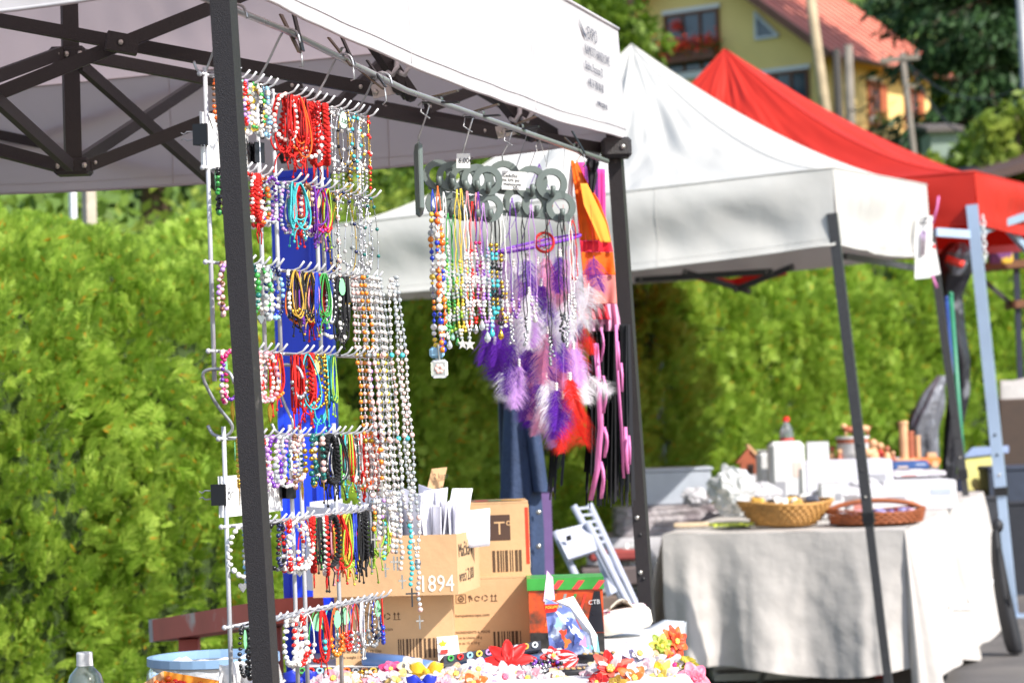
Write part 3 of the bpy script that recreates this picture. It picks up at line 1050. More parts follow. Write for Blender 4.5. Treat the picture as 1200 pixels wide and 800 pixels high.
# struts at the sales side with white loop straps
for (a, b, sx, sy) in (((416, 18, 4.98), (481, 112, 5.06), 468, 84), ((560, 82, 5.62), (623, 160, 5.75), 612, 138)):
    st = MB().bar(P(*a), P(*b), .022, .026).build('eave_strut', M_frame, t1)
    MB().sphere(P(b[0], b[1], b[2] - .02), .014, res=(8, 5)).build('end_knob', M_black, st, smooth=True)
    dd = a[2] + (b[2] - a[2]) * .7
    for dx in (0, 14):
        s2 = MB()
        pth = [P(sx - 4 + dx, sy - 26, dd + .02), P(sx - 3 + dx, sy - 5, dd - .03), P(sx - 8 + dx, sy + 4, dd - .035), P(sx - 14 + dx, sy + 1, dd - .02)]
        s2.tube(pth, .0055, 6)
        s2.build('loop_strap', M_white, st, smooth=True)
# silver brackets
for (x0, y0, x1, y1, d) in ((436, 108, 462, 102, 5.05), (582, 156, 604, 150, 5.75)):
    br = MB().bar(P(x0, y0, d), P(x1, y1, d), .006, .028).build('slide_bracket', mat('cast_aluminium', C(196, 192, 188), .45, .6), t1)
    MB().sphere(P(x0 + 4, y0, d - .006), .006, res=(8, 5), sc3=(1, .5, 1)).build('bolt', M_bolt, br, smooth=True)
    MB().lathe(P(x1 + 6, y1, d), [(.0, -.012), (.016, -.012), (.016, .012), (0, .012)], 10, rot=Matrix.Rotation(R_(90), 3, 'X')).build('knob', M_black, br, smooth=False)
# corner joint at far right leg
q = P(722, 174, 6.37)
cj = MB().box(q, (.075, .07, .05), bev=.008).build('corner_joint', M_frame, t1)
MB().sphere(q + Vector((.015, -.037, .0)), .007, res=(8, 5), sc3=(1, .5, 1)).build('bolt', M_bolt, cj, smooth=True)

# ---------------- second tent
def corner(px, d, z):
    return PZ(px, z, d)
A2 = corner(976, 10.75, 2.28)
B2 = corner(1086, 13.7, 2.45)
D2 = corner(372, 11.45, 2.16)
C2 = B2 + (D2 - A2)
t2 = thing('market_tent', 'plain white pop-up tent with pointed peak over the wooden toy stall', 'tent', extend_to_ground(P(978, 292, 10.75), P(1040, 800, 10.75)))
zt2 = [2.28, 2.45, 2.33, 2.16]
zb2 = [1.955, 2.07, 2.0, 1.84]
apx = P(740, 52, 12.4)
roof2, v2 = tent_canopy(t2, [A2, B2, C2, D2], zt2, apx, .33, M_canvas2, power=1.62, wr=.05, wave=.03, seedk=7.3, zb=zb2, fullness=.045)
ft = extend_to_ground(P(979, 280, 10.75), P(1041, 800, 10.75))
leg(t2, P(975, 250, 10.75), ft, .042, M_frame2, .62)
ft = extend_to_ground(P(1093, 300, 13.6), P(1134, 600, 13.6))
leg(t2, P(1090, 270, 13.6), ft, .042, M_frame2, .62)
leg(t2, (D2.x, D2.y, 2.1), (D2.x, D2.y, ground_z(D2.x, D2.y)), .04, M_frame2, .6)
leg(t2, (C2.x, C2.y, 2.25), (C2.x, C2.y, ground_z(C2.x, C2.y)), .04, M_frame2, .6)
M_redbar = mat('red_painted_bar', C(196, 52, 60), .5)
for a, b, m in (((745, 328, 13.6), (905, 318, 13.2), M_frame2), ((800, 318, 13.8), (880, 342, 13.8), M_frame2), ((860, 340, 13.8), (930, 312, 13.6), M_frame2), ((990, 300, 12.0), (1085, 316, 13.4), M_frame2)):
    strut(t2, a, b, .03, .02, m=m)

# ---------------- red tent
A3 = corner(1142, 14.0, 2.54)
D3 = corner(560, 15.3, 2.5)
B3 = corner(1262, 17.0, 2.6)
C3 = B3 + (D3 - A3)
t3 = thing('market_tent', 'red pop-up tent with pale blue metal legs behind the white tents', 'tent', extend_to_ground(P(1140, 262, 14.0), P(1187, 715, 14.0)))
apx3 = P(849, 57, 16.2)
roof3, v3 = tent_canopy(t3, [A3, B3, C3, D3], [2.54, 2.62, 2.62, 2.5], apx3, .29, M_red, power=1.6, wr=.05, wave=.03, seedk=4.1, fullness=.05)
M_bluemetal = mat('pale_blue_metal', C(168, 188, 214), .35, .35, var=.06, scale=6)
ft = extend_to_ground(P(1141, 262, 14.0), P(1187, 712, 14.0))
leg(t3, P(1139, 240, 14.0), ft, .062, M_bluemetal, .7)
leg(t3, (B3.x, B3.y, 2.5), (B3.x, B3.y, ground_z(B3.x, B3.y)), .05, M_bluemetal, .6)
leg(t3, (D3.x, D3.y, 2.4), (D3.x, D3.y, ground_z(D3.x, D3.y)), .05, M_bluemetal, .6)
leg(t3, (C3.x, C3.y, 2.5), (C3.x, C3.y, ground_z(C3.x, C3.y)), .05, M_bluemetal, .6)
for a, b, m in (((1096, 272, 13.9), (1140, 275, 14.0), M_bluemetal), ((1142, 272, 14.05), (1205, 252, 15.4), M_bluemetal), ((1176, 262, 15.0), (1210, 300, 15.4), M_bluemetal),
                ((1050, 300, 15.2), (1205, 290, 15.6), M_redbar), ((800, 325, 15.8), (960, 308, 15.2), M_redbar), ((760, 312, 15.5), (860, 333, 15.5), M_redbar), ((850, 333, 15.6), (920, 318, 15.3), M_redbar)):
    strut(t3, a, b, .045, .03, m=m)
# ================================================================== jewellery stall: rail, racks, bracelets
RO = Vector((-0.49, 4.2, 0))
ru = Vector((0.30, 0.954, 0)).normalized()
rout = Vector((0.954, -0.30, 0)).normalized()
UP = Vector((0, 0, 1))
RO = RO * .945
def RP(s, o, z):
    """s along the row of racks, o outwards, z nominal height"""
    q = RO + ru * (s * .945) + rout * o
    return Vector((q.x, q.y, .0693 + .945 * z))

# the hanging rail
rail = MB().tube([RP(-.35, .06, 1.955), RP(.2, .06, 1.945), RP(.8, .06, 1.91), RP(1.6, .06, 1.905), RP(2.27, .06, 1.90)], .006, 8)
tag(rail.build('hanging_rail', M_steel, smooth=True), 'thin chromed rail hung under the tent edge above the racks', 'rail')

RACKS = {}
def wire(pts, r=.0024, n=6):
    return MB().tube(pts, r, n)
def rack(key, label, s0, s1, rows, ztop, zbot, nprong, over=0.0):
    root = thing('wire_rack', label, 'rack', RP((s0 + s1) / 2, 0, zbot), 'wire display racks')
    for s in (s0, s1):
        o = wire([RP(s, 0, ztop), RP(s, 0, (ztop + zbot) / 2), RP(s, 0, zbot)], .0036, 8).build('rod', M_whitewire, root, smooth=True)
    pr = {}
    for ri, z in enumerate(rows):
        bar_ = wire([RP(s0 - .012, 0, z), RP(s1 + over + .012, 0, z)], .0028).build('crossbar', M_whitewire, root, smooth=True)
        MB().sphere(RP(s0 - .012, -.004, z), .0045).build('bar_end', M_whitewire, bar_, smooth=True)
        MB().sphere(RP(s1 + over + .012, -.004, z), .0045).build('bar_end', M_whitewire, bar_, smooth=True)
        lst = []
        for k in range(nprong):
            s = s0 + .012 + (s1 + over - s0 - .02) * k / (nprong - 1)
            j = rnd.uniform(-.003, .003)
            wire([RP(s, 0, z), RP(s + j, .024, z - .001), RP(s + j, .034, z + .003), RP(s + 2 * j, .043, z + .014)], .0019).build('prong', M_whitewire, bar_, smooth=True)
            lst.append((s + j, z))
        pr[ri] = lst
    RACKS[key] = pr
    return root
ROWS_UP = [1.850, 1.695, 1.540, 1.394]
ROWS_LO = [1.250, 1.105, .940]
rack('A', 'white wire rack of bracelets behind the dark tent leg, upper tier', 0.0, .215, ROWS_UP, 1.862, 1.345, 7)
rack('B', 'white wire rack of bracelets before the blue board, upper tier', .285, .475, ROWS_UP, 1.858, 1.36, 6)
rack('C', 'white wire rack of rosaries beside the grey hangers, upper tier', .505, .70, ROWS_UP, 1.856, 1.50, 6)
rack('D', 'lower white wire rack behind the dark tent leg', .03, .315, ROWS_LO, 1.27, .79, 9)
rack('E', 'lower white wire rack before the carton marked 1894', .36, .525, ROWS_LO, 1.27, .79, 10, .16)

# s-hooks that carry the racks
def s_hook(label, a, b, w=.014, r=.0022):
    """a wire hook over a at the top and under b at the bottom"""
    a, b = Vector(a), Vector(b)
    m_ = (a + b) / 2
    k = rout
    pts = [a + k * w * 1.6 - UP * .012, a + k * w * 1.2 + UP * .006, a + UP * .012, a - k * w * .8 + UP * .002, m_ - k * w * .2,
           b + k * w * .6 + UP * .008, b - UP * .008, b - k * w * .9 - UP * .004, b - k * w * 1.3 + UP * .01]
    # smooth the polyline
    out = []
    for i in range(len(pts) - 1):
        p0, p1, p2, p3 = pts[max(i - 1, 0)], pts[i], pts[i + 1], pts[min(i + 2, len(pts) - 1)]
        for t in (0, .25, .5, .75):
            out.append(0.5 * ((2 * p1) + (p2 - p0) * t + (2 * p0 - 5 * p1 + 4 * p2 - p3) * t * t + (3 * p1 - p0 - 3 * p2 + p3) * t ** 3))
    out.append(pts[-1])
    tag(MB().tube(out, r, 6).build('wire_hook', M_steel, smooth=True), label, 'hook', 'wire hooks of the racks')
s_hook('bent wire hook holding up the left end of the upper rack', RP(-.02, .06, 1.945), RP(0, 0, 1.862))
s_hook('bent wire hook beside the black clamp on the rail', RP(.205, .06, 1.935), RP(.2, 0, 1.855))
s_hook('bent wire hook above the red cord bracelets', RP(.46, .06, 1.925), RP(.465, 0, 1.855))
s_hook('bent wire hook at the silver bracket on the rail', RP(.66, .06, 1.915), RP(.68, 0, 1.855))
s_hook('large bent hook joining the upper and lower rack beside the tent leg', RP(-.005, 0, 1.352), RP(.035, 0, 1.262), .022, .0028)
s_hook('large bent hook joining the racks before the blue board', RP(.3, 0, 1.362), RP(.3, 0, 1.262), .02, .0028)

# spring clamps on the rail
M_clip = mat('tarnished_clip', C(112, 98, 84), .4, .8, var=.3, scale=60)
def clamp(label, s, tilt, sz=1.0):
    c = RP(s, .06, 1.915 + (.03 if s < .5 else .0))
    root = thing('spring_clamp', label, 'clamp', c, 'spring clamps on the rail')
    dirv = (rout * math.cos(tilt) + UP * math.sin(tilt)).normalized()
    nrm = (UP * math.cos(tilt) - rout * math.sin(tilt))
    for sg in (-1, 1):
        MB().bar(c - dirv * .03 * sz + nrm * sg * .003, c + dirv * .035 * sz + nrm * sg * .011, .012 * sz, .003, up=nrm).build('jaw', M_clip if sg > 0 else M_black, root)
    MB().lathe(c, [(.006, -.007), (.0062, 0), (.006, .007)], 10, rot=ru.to_track_quat('Z', 'Y').to_matrix()).build('spring', M_steel, root, smooth=True)
    MB().tube([c - dirv * .03 * sz, c - dirv * .035 * sz - UP * .02, c - dirv * .02 - UP * .035], .0016, 5).build('wire_loop', M_steel, root, smooth=True)
clamp('dark spring clamp standing up on the rail above the bead bracelets', .24, 1.9, 1.1)
clamp('dark spring clamp above the red cord bracelets', .475, 2.1, 1.0)
clamp('rusty spring clamp beside the silver bracket', .63, 2.3, .9)
clamp('flat spring clamp holding the edge-on grey hanger', 1.0, .05, 1.1)
clamp('flat spring clamp holding the many-looped grey hanger', 1.27, .1, 1.1)
clamp('flat spring clamp above the hanger with the price note', 1.55, .2, 1.1)
clamp('spring clamp above the orange scarf', 2.0, 2.2, .9)

# ------------------------------------------------------------------ bracelets
COL = dict(red=(214, 26, 18), dred=(150, 16, 24), white=(238, 236, 232), pearl=(226, 220, 214), pink=(232, 150, 160), rose=(238, 196, 188), lilac=(186, 140, 204), purple=(110, 50, 160),
           blue=(36, 62, 186), sky=(140, 190, 222), teal=(24, 104, 98), turq=(70, 190, 196), green=(64, 158, 72), lime=(156, 196, 60), yellow=(232, 200, 70), gold=(202, 160, 60),
           amber=(220, 130, 34), orange=(232, 104, 30), brown=(120, 78, 50), black=(24, 24, 28), grey=(130, 132, 136), silver=(190, 190, 194), clear=(206, 214, 218), mint=(160, 216, 190), magenta=(196, 36, 110), navy=(28, 38, 84))
WORD = dict(dred='dark red', pearl='pearl white', rose='pale rose', sky='light blue', turq='turquoise', lime='lime green', gold='golden', clear='glass clear', mint='mint green')
def bead_mat(c):
    if c in ('silver', 'gold'):
        return mat('bead_' + c, C(*COL[c]), .25, .85, var=.1, scale=200)
    if c == 'clear':
        return mat('bead_clear', C(*COL[c]), .08, var=.05, scale=200, transmission=.45, spec=.7)
    if c in ('pearl', 'rose', 'white', 'lilac'):
        return mat('bead_' + c, C(*COL[c]), .22, var=.08, scale=150, spec=.6)
    return mat('bead_' + c, C(*COL[c]), .2, var=.14, scale=150, spec=.6)
def cord_mat(c):
    return mat('cord_' + c, C(*COL[c]), .75, var=.2, scale=500, bump=.4, bscale=900)
M_tagc = {'green': mat('green_paper_tag', C(132, 208, 152), .85, var=.04), 'yellow': mat('yellow_paper_tag', C(240, 214, 130), .85, var=.04), 'mint': mat('mint_paper_tag', C(186, 220, 196), .85, var=.04)}

def word(c):
    return WORD.get(c, c)
RACK_WORDS = {'A': 'by the tent leg', 'B': 'by the blue board', 'C': 'by the rosaries', 'D': 'by the tent leg', 'E': 'by the carton'}
ROW_WORDS = {('u', 0): 'in the top row', ('u', 1): 'in the second row', ('u', 2): 'in the third row', ('u', 3): 'in the fourth row', ('l', 0): 'in the fifth row', ('l', 1): 'in the sixth row', ('l', 2): 'in the lowest row'}

def loop_pts(top, e, a, b, n, skew=0.0, egg=.25):
    pts = []
    for i in range(n):
        t = 2 * math.pi * i / n
        x = math.sin(t) * a * (1 + egg * -math.cos(t))
        z = -b + math.cos(t) * b
        pts.append(top + e * (x + skew * z) + UP * z)
    return pts

def charm_heart(mb, c, s, e):
    pts = []
    for i in range(14):
        t = 2 * math.pi * i / 14
        x = .8 * math.sin(t) ** 3
        z = (.65 * math.cos(t) - .25 * math.cos(2 * t) - .1 * math.cos(3 * t))
        pts.append(c + e * x * s + UP * z * s)
    mb.prism(pts, e.cross(UP), .002)

def put_tag(parent, top, e, colour, txt=None, w=.011, h=.03):
    nrm = e.cross(UP).normalized()
    if nrm.y > 0:
        nrm = -nrm
    top = top + nrm * .004
    pts = [top + e * math.cos(2 * math.pi * i / 12) * w * (1 - .25 * math.sin(2 * math.pi * i / 12)) + UP * (-h * .5 + math.sin(2 * math.pi * i / 12) * h * .5) for i in range(12)]
    o = MB().prism(pts, nrm, .0006).build('price_tag', M_tagc[colour], parent)
    if txt:
        right = UP.cross(nrm)
        lettering(txt, .0115, top + nrm * .0012 - right * .0075 - UP * (h * .5 + .004), (right - UP * .25), (UP + right * .25), M_ink, o, squeeze=.85)
    return o

def bracelet(top, kind, cols, sz=1.0, where='', e=None, tagc=None, charm=None, txt=None):
    if e is None:
        ph = rnd.uniform(-.5, .5)
        e = (ru * math.cos(ph) + rout * math.sin(ph)).normalized()
    b = MB()
    mats = []
    def mi(m):
        if m not in mats:
            mats.append(m)
        return mats.index(m)
    a, h = .029 * sz * rnd.uniform(.75, 1.05) * (.72 if kind in ('cord', 'braid', 'pearlcord') else 1), .0375 * sz * rnd.uniform(.9, 1.13)
    if kind == 'beads':
        r = .0042 * rnd.uniform(.8, 1.2)
        n = max(12, int(2 * math.pi * math.sqrt((a * a + h * h) / 2) / (2 * r)))
        pts = loop_pts(top, e, a, h, n, rnd.uniform(-.1, .1))
        pat = rnd.randint(2, 4)
        for i, q in enumerate(pts):
            c = cols[0] if (len(cols) == 1 or (i // pat) % 2 == 0) else cols[1 + (i // (2 * pat)) % (len(cols) - 1)]
            b.sphere(q + Vector((rnd.uniform(-1, 1), rnd.uniform(-1, 1), rnd.uniform(-1, 1))) * .0009, r * rnd.uniform(.8, 1.12), mi(bead_mat(c)), sc3=(1, 1, rnd.uniform(.75, 1.1)))
        nm, lab = 'bead_bracelet', ' and '.join(dict.fromkeys(word(c) for c in cols[:2])) + ' bead bracelet'
    elif kind == 'cord':
        for k in range(rnd.randint(3, 5)):
            off = (ru * rnd.uniform(-.004, .004) + rout * rnd.uniform(-.004, .004))
            pts = loop_pts(top + off, e, a * rnd.uniform(.6, 1.0), h * rnd.uniform(.85, 1.15), 18, rnd.uniform(-.15, .15), .35)
            b.tube(pts, .0015, 5, mi(cord_mat(cols[k % len(cols)])), closed=True)
        bot = top - UP * 2 * h
        m0 = mi(cord_mat(cols[0]))
        if len(cols) > 1:
            for k in range(5):
                b.sphere(bot + e * (k - 2) * .0065 * sz + UP * abs(k - 2) * .003, .0036, mi(bead_mat(cols[1])))
        b.sphere(bot + UP * .001, .0032, m0)
        for sg in (-1, 1):
            x = rnd.uniform(.3, 1.0) * sg
            ln = rnd.uniform(.014, .034) * sz
            end = bot + e * x * ln * .7 - UP * ln
            b.tube([bot, bot + e * x * ln * .5 - UP * ln * .4, end], .0011, 5, m0)
            b.sphere(end, .0024, m0)
        nm, lab = 'cord_bracelet', ' and '.join(dict.fromkeys(word(c) for c in cols[:2])) + ' knotted cord bracelet'
    elif kind == 'braid':
        n = 64
        pts = loop_pts(top, e, a, h * 1.05, n, rnd.uniform(-.12, .12))
        m0, m1 = mi(cord_mat(cols[0])), mi(cord_mat(cols[-1]))
        for i, q in enumerate(pts):
            sd = rout * .0022 * (1 if i % 2 else -1)
            b.sphere(q + sd, .0042, m0 if i % 2 or len(cols) == 1 else m1, sc3=(1, 1, .8))
        bot = pts[n // 2]
        for sg in (-1, 1):
            b.tube([bot, bot + e * sg * .01 - UP * .012, bot + e * sg * rnd.uniform(.004, .016) - UP * rnd.uniform(.02, .035)], .0012, 5, m0)
        nm, lab = 'braided_bracelet', ' and '.join(dict.fromkeys(word(c) for c in cols[:2])) + ' thick braided bracelet'
    elif kind == 'rosary':          # small one-decade rosary bracelet with a cross below
        r = .0036
        n = 20
        pts = loop_pts(top, e, a * .75, h * 1.25, n, rnd.uniform(-.1, .1))
        chain = mi(bead_mat('gold' if cols[-1] == 'gold' else 'silver'))
        b.tube(pts, .0008, 4, chain, closed=True)
        for i, q in enumerate(pts):
            b.sphere(q, r if i % 2 == 0 else r * .5, mi(bead_mat(cols[0])) if i % 2 == 0 else chain)
        bot = pts[n // 2]
        for k in range(4):
            b.sphere(bot - UP * (.006 + k * .007), r * .8, mi(bead_mat(cols[0])) if k % 2 else chain)
        nm, lab = 'rosary_bracelet', word(cols[0]) + ' rosary bracelet with cross'
    elif kind == 'pearlcord':
        pts = loop_pts(top, e, a * .9, h, 20, rnd.uniform(-.1, .1), .3)
        b.tube(pts, .0012, 5, mi(cord_mat(cols[0])), closed=True)
        for k in range(6, 15):
            b.sphere(pts[k], .0042, mi(bead_mat(cols[1 + k % (len(cols) - 1)] if len(cols) > 1 else cols[0])))
        nm, lab = 'charm_bracelet', word(cols[0]) + ' cord bracelet with ' + word(cols[-1]) + ' beads'
    else:                            # metal chain
        pts = loop_pts(top, e, a * .8, h * 1.1, 26, rnd.uniform(-.1, .1))
        for i, q in enumerate(pts):
            b.sphere(q, .0026, mi(bead_mat(cols[0])), sc3=(1, .6, 1.2))
        nm, lab = 'chain_bracelet', word(cols[0]) + ' metal chain bracelet'
    o = b.build(nm, mats, smooth=True, origin=top)
    if tagc:
        lab += ' with ' + tagc + ' tag'
        put_tag(o, top - UP * .004, e, tagc, txt)
    if kind == 'rosary':
        bot = top - UP * (2.5 * h + .034)
        x = MB()
        x.bar(bot + UP * .006, bot - UP * .018, .003, .002).bar(bot - e * .007 - UP * .003, bot + e * .007 - UP * .003, .0029, .0019)
        x.build('cross', bead_mat('gold' if cols[-1] == 'gold' else 'silver'), o)
    if charm == 'heart':
        x = MB()
        charm_heart(x, top - UP * (2 * h + .016), .011, e)
        x.build('heart_charm', bead_mat('silver'), o)
        lab += ' and heart charm'
    elif charm == 'leaf':
        x = MB()
        c = top - UP * (2 * h + .004)
        x.prism([c, c + e * .006 - UP * .012, c + e * .004 - UP * .022, c - UP * .032, c - e * .005 - UP * .02, c - e * .006 - UP * .01], e.cross(UP), .0016)
        x.build('leaf_charm', bead_mat('gold'), o)
        lab += ' and leaf charm'
    full = (lab + ' ' + where).split()
    if len(full) > 16:
        full = (lab.replace(' knotted', '').replace(' thick', '') + ' ' + where.replace('in the ', '')).split()
    tag(o, ' '.join(full[:16]), 'bracelet', 'bracelets on the wire racks')
    return o

def fill(rk, row, specs):
    """specs: one list of (kind, colours, extras) per prong"""
    lst = RACKS[rk][row]
    where = ROW_WORDS[('u' if rk in 'ABC' else 'l', row)] + ' ' + RACK_WORDS[rk]
    for (s, z), items in zip(lst, specs):
        n = len(items)
        for j, it in enumerate(items):
            kind, cols = it[0], it[1].split()
            ex = it[2] if len(it) > 2 else {}
            o = .007 + .022 * (j + .5) / n
            bracelet(RP(s + rnd.uniform(-.004, .004), o, z - .001), kind, cols, where=where, **ex)
b_, c_, r_, p_, d_, k_ = 'beads', 'cord', 'rosary', 'pearlcord', 'braid', 'chain'
T = lambda col, txt='300€': dict(tagc=col, txt=txt)
BIG = dict(sz=1.18)
# rack A (behind the leg)
fill('A', 0, [[(b_, 'orange brown')], [], [], [(b_, 'red white green'), (b_, 'mint white'), (b_, 'lilac red')], [(b_, 'yellow white'), (b_, 'green white')], [(b_, 'yellow amber'), (b_, 'white black')], [(b_, 'sky clear'), (b_, 'sky white')]])
fill('A', 1, [[(b_, 'black green', dict(tagc='green')), (b_, 'black brown')], [], [(b_, 'black turq')], [(b_, 'white lilac'), (b_, 'red white')], [(b_, 'white black lime'), (b_, 'white red'), (d_, 'red')], [(d_, 'red'), (b_, 'orange clear')], [(b_, 'lilac white'), (b_, 'white purple'), (b_, 'purple clear')]])
fill('A', 2, [[(b_, 'rose brown'), (b_, 'lilac rose')], [], [], [(b_, 'green white'), (b_, 'teal green')], [(b_, 'pearl green'), (b_, 'white green', dict(charm='heart'))], [(b_, 'pearl'), (b_, 'pearl white'), (b_, 'clear white', T('green', '3,00€'))], [(b_, 'pearl grey'), (b_, 'blue white'), (b_, 'navy sky')]])
fill('A', 3, [[(b_, 'rose pearl magenta', dict(tagc='green')), (b_, 'magenta purple', dict(charm='leaf'))], [], [(b_, 'red pink', dict(tagc='green'))], [(b_, 'red white'), (b_, 'pink rose', T('green', '3,00€'))], [(b_, 'red pearl'), (b_, 'pearl pink')], [(b_, 'rose white'), (b_, 'pink pearl', dict(charm='leaf'))], [(c_, 'red'), (c_, 'red amber')]])
# rack B
fill('B', 0, [[(c_, 'red', BIG), (b_, 'rose white'), (c_, 'red dred')], [(c_, 'red', BIG), (d_, 'red', BIG), (c_, 'red clear', BIG), (c_, 'red orange', BIG)], [(c_, 'red', BIG), (c_, 'red pearl', BIG), (c_, 'red', dict(sz=1.3)), (c_, 'dred red')], [(c_, 'red', BIG), (p_, 'red white', BIG)], [(d_, 'red', BIG), (b_, 'red dred', BIG)], [(d_, 'red', BIG), (d_, 'red', dict(sz=1.25, tagc='yellow', txt='300€'))]])
fill('B', 1, [[(b_, 'lilac clear'), (c_, 'turq')], [(c_, 'turq silver'), (c_, 'red'), (c_, 'turq')], [(c_, 'red'), (k_, 'silver'), (b_, 'brown rose')], [(p_, 'silver pearl', dict(tagc='yellow')), (c_, 'purple')], [(c_, 'purple pink', dict(tagc='yellow')), (c_, 'purple magenta')], [(c_, 'pink lime'), (c_, 'lime red')]])
fill('B', 2, [[(b_, 'navy white'), (c_, 'black gold')], [(c_, 'black orange'), (c_, 'brown', dict(tagc='yellow')), (c_, 'purple black')], [(c_, 'black white'), (c_, 'gold black')], [(c_, 'red'), (c_, 'red pink'), (c_, 'blue')], [(c_, 'red lime'), (c_, 'dred red'), (c_, 'green')], [(c_, 'white silver'), (k_, 'silver')]])
fill('B', 3, [[(c_, 'red', BIG), (p_, 'red silver')], [(c_, 'red', dict(tagc='yellow', sz=1.1)), (c_, 'red', BIG), (c_, 'red turq', BIG)], [(c_, 'red turq', BIG), (d_, 'red')], [(b_, 'gold', dict(tagc='yellow')), (k_, 'gold')], [(c_, 'turq', dict(sz=1.3)), (k_, 'gold', dict(charm='leaf'))], [(c_, 'turq black', BIG), (c_, 'lime teal')]])
# rack C
fill('C', 0, [[(r_, 'white')], [(r_, 'pearl'), (r_, 'clear', dict(tagc='mint', txt='3,00€'))], [(r_, 'black gold'), (r_, 'grey gold')], [(r_, 'sky gold'), (r_, 'turq')], [(r_, 'yellow gold'), (r_, 'pearl')], [(r_, 'white'), (r_, 'red gold')]])
fill('C', 1, [[(r_, 'navy gold', dict(sz=1.5)), (r_, 'rose', dict(sz=1.5))], [(k_, 'silver', dict(sz=1.6)), (r_, 'navy gold', dict(sz=1.6))], [(r_, 'clear', dict(sz=1.55)), (k_, 'silver', dict(sz=1.5))], [(r_, 'pearl', dict(sz=1.6)), (r_, 'clear', dict(sz=1.5))], [(r_, 'grey', dict(sz=1.6)), (k_, 'silver', dict(sz=1.7))], [(r_, 'pearl', dict(sz=1.5)), (r_, 'teal', dict(sz=1.65))]])
fill('C', 2, [[(b_, 'white black', dict(sz=1.5)), (c_, 'black', dict(tagc='green', sz=1.3))], [(b_, 'black white', dict(sz=1.55)), (c_, 'black')], [], [], [], []])
# rack D (lower)
fill('D', 0, [[(k_, 'gold', dict(tagc='green', charm='leaf'))], [], [], [(b_, 'lilac red')], [(b_, 'lilac pearl'), (b_, 'purple lilac')], [(b_, 'lilac white'), (b_, 'pearl clear')], [(b_, 'white pearl'), (b_, 'clear white', dict(sz=1.1))], [(b_, 'lilac gold'), (b_, 'brown rose')], [(b_, 'teal pearl'), (b_, 'rose gold', dict(charm='leaf'))]])
fill('D', 1, [[(b_, 'white pearl', dict(sz=1.15, charm='heart'))], [(b_, 'clear sky', dict(sz=1.1)), (b_, 'pearl white')], [(b_, 'clear grey', dict(sz=1.1))], [], [], [(b_, 'black grey'), (b_, 'navy black')], [(b_, 'red white'), (b_, 'red pearl', dict(sz=1.1))], [(b_, 'red white', dict(sz=1.1)), (b_, 'white pearl')], [(b_, 'white red', dict(charm='heart')), (p_, 'red white')]])
fill('D', 2, [[(b_, 'black', dict(tagc='green', sz=1.1))], [(b_, 'black', dict(sz=1.15)), (b_, 'black brown')], [(b_, 'brown black'), (k_, 'silver')], [(b_, 'blue white')], [], [], [(b_, 'white', dict(sz=1.05))], [(b_, 'white pearl', dict(sz=1.1)), (b_, 'red white')], [(b_, 'red white'), (p_, 'white pearl')]])
# rack E
fill('E', 0, [[(b_, 'teal gold')], [(b_, 'teal pearl'), (b_, 'teal rose', dict(charm='leaf'))], [(c_, 'black', dict(sz=1.15)), (d_, 'black')], [(c_, 'black', dict(sz=1.1)), (c_, 'black silver')], [(c_, 'black', dict(tagc='yellow')), (c_, 'lime green')], [(c_, 'turq red'), (c_, 'lime red')], [(c_, 'turq white'), (r_, 'grey')], [(c_, 'red orange', dict(sz=1.1)), (c_, 'white red')], [(c_, 'red', dict(tagc='yellow')), (c_, 'red orange', BIG)], [(c_, 'silver white', BIG), (c_, 'red')]])
fill('E', 1, [[(d_, 'red', BIG), (c_, 'black')], [(c_, 'green', dict(tagc='green')), (d_, 'red white', BIG)], [(c_, 'black', BIG), (d_, 'black', BIG)], [(c_, 'pink yellow', dict(sz=1.1)), (c_, 'red')], [(d_, 'red'), (c_, 'orange'), (c_, 'yellow lime', BIG)], [(c_, 'red'), (c_, 'lime yellow', BIG), (c_, 'blue')], [(d_, 'black silver'), (c_, 'black', BIG)], [(c_, 'black', BIG), (d_, 'black')], [(c_, 'grey black')], [(c_, 'lime', BIG), (c_, 'lime')]])
fill('E', 2, [[(p_, 'green red', dict(tagc='green')), (c_, 'red')], [(p_, 'red turq', dict(tagc='green'))], [(p_, 'turq silver'), (p_, 'orange amber', dict(tagc='green'))], [(p_, 'orange amber'), (p_, 'black orange')], [(p_, 'rose white', dict(tagc='green')), (p_, 'pink red')], [(p_, 'pink white'), (p_, 'red silver')], [(p_, 'blue red'), (c_, 'white silver')], [(p_, 'white silver', BIG), (k_, 'silver')], [(p_, 'silver grey', BIG)], [(p_, 'blue navy', T('green', '1,50€')), (p_, 'red blue')]])

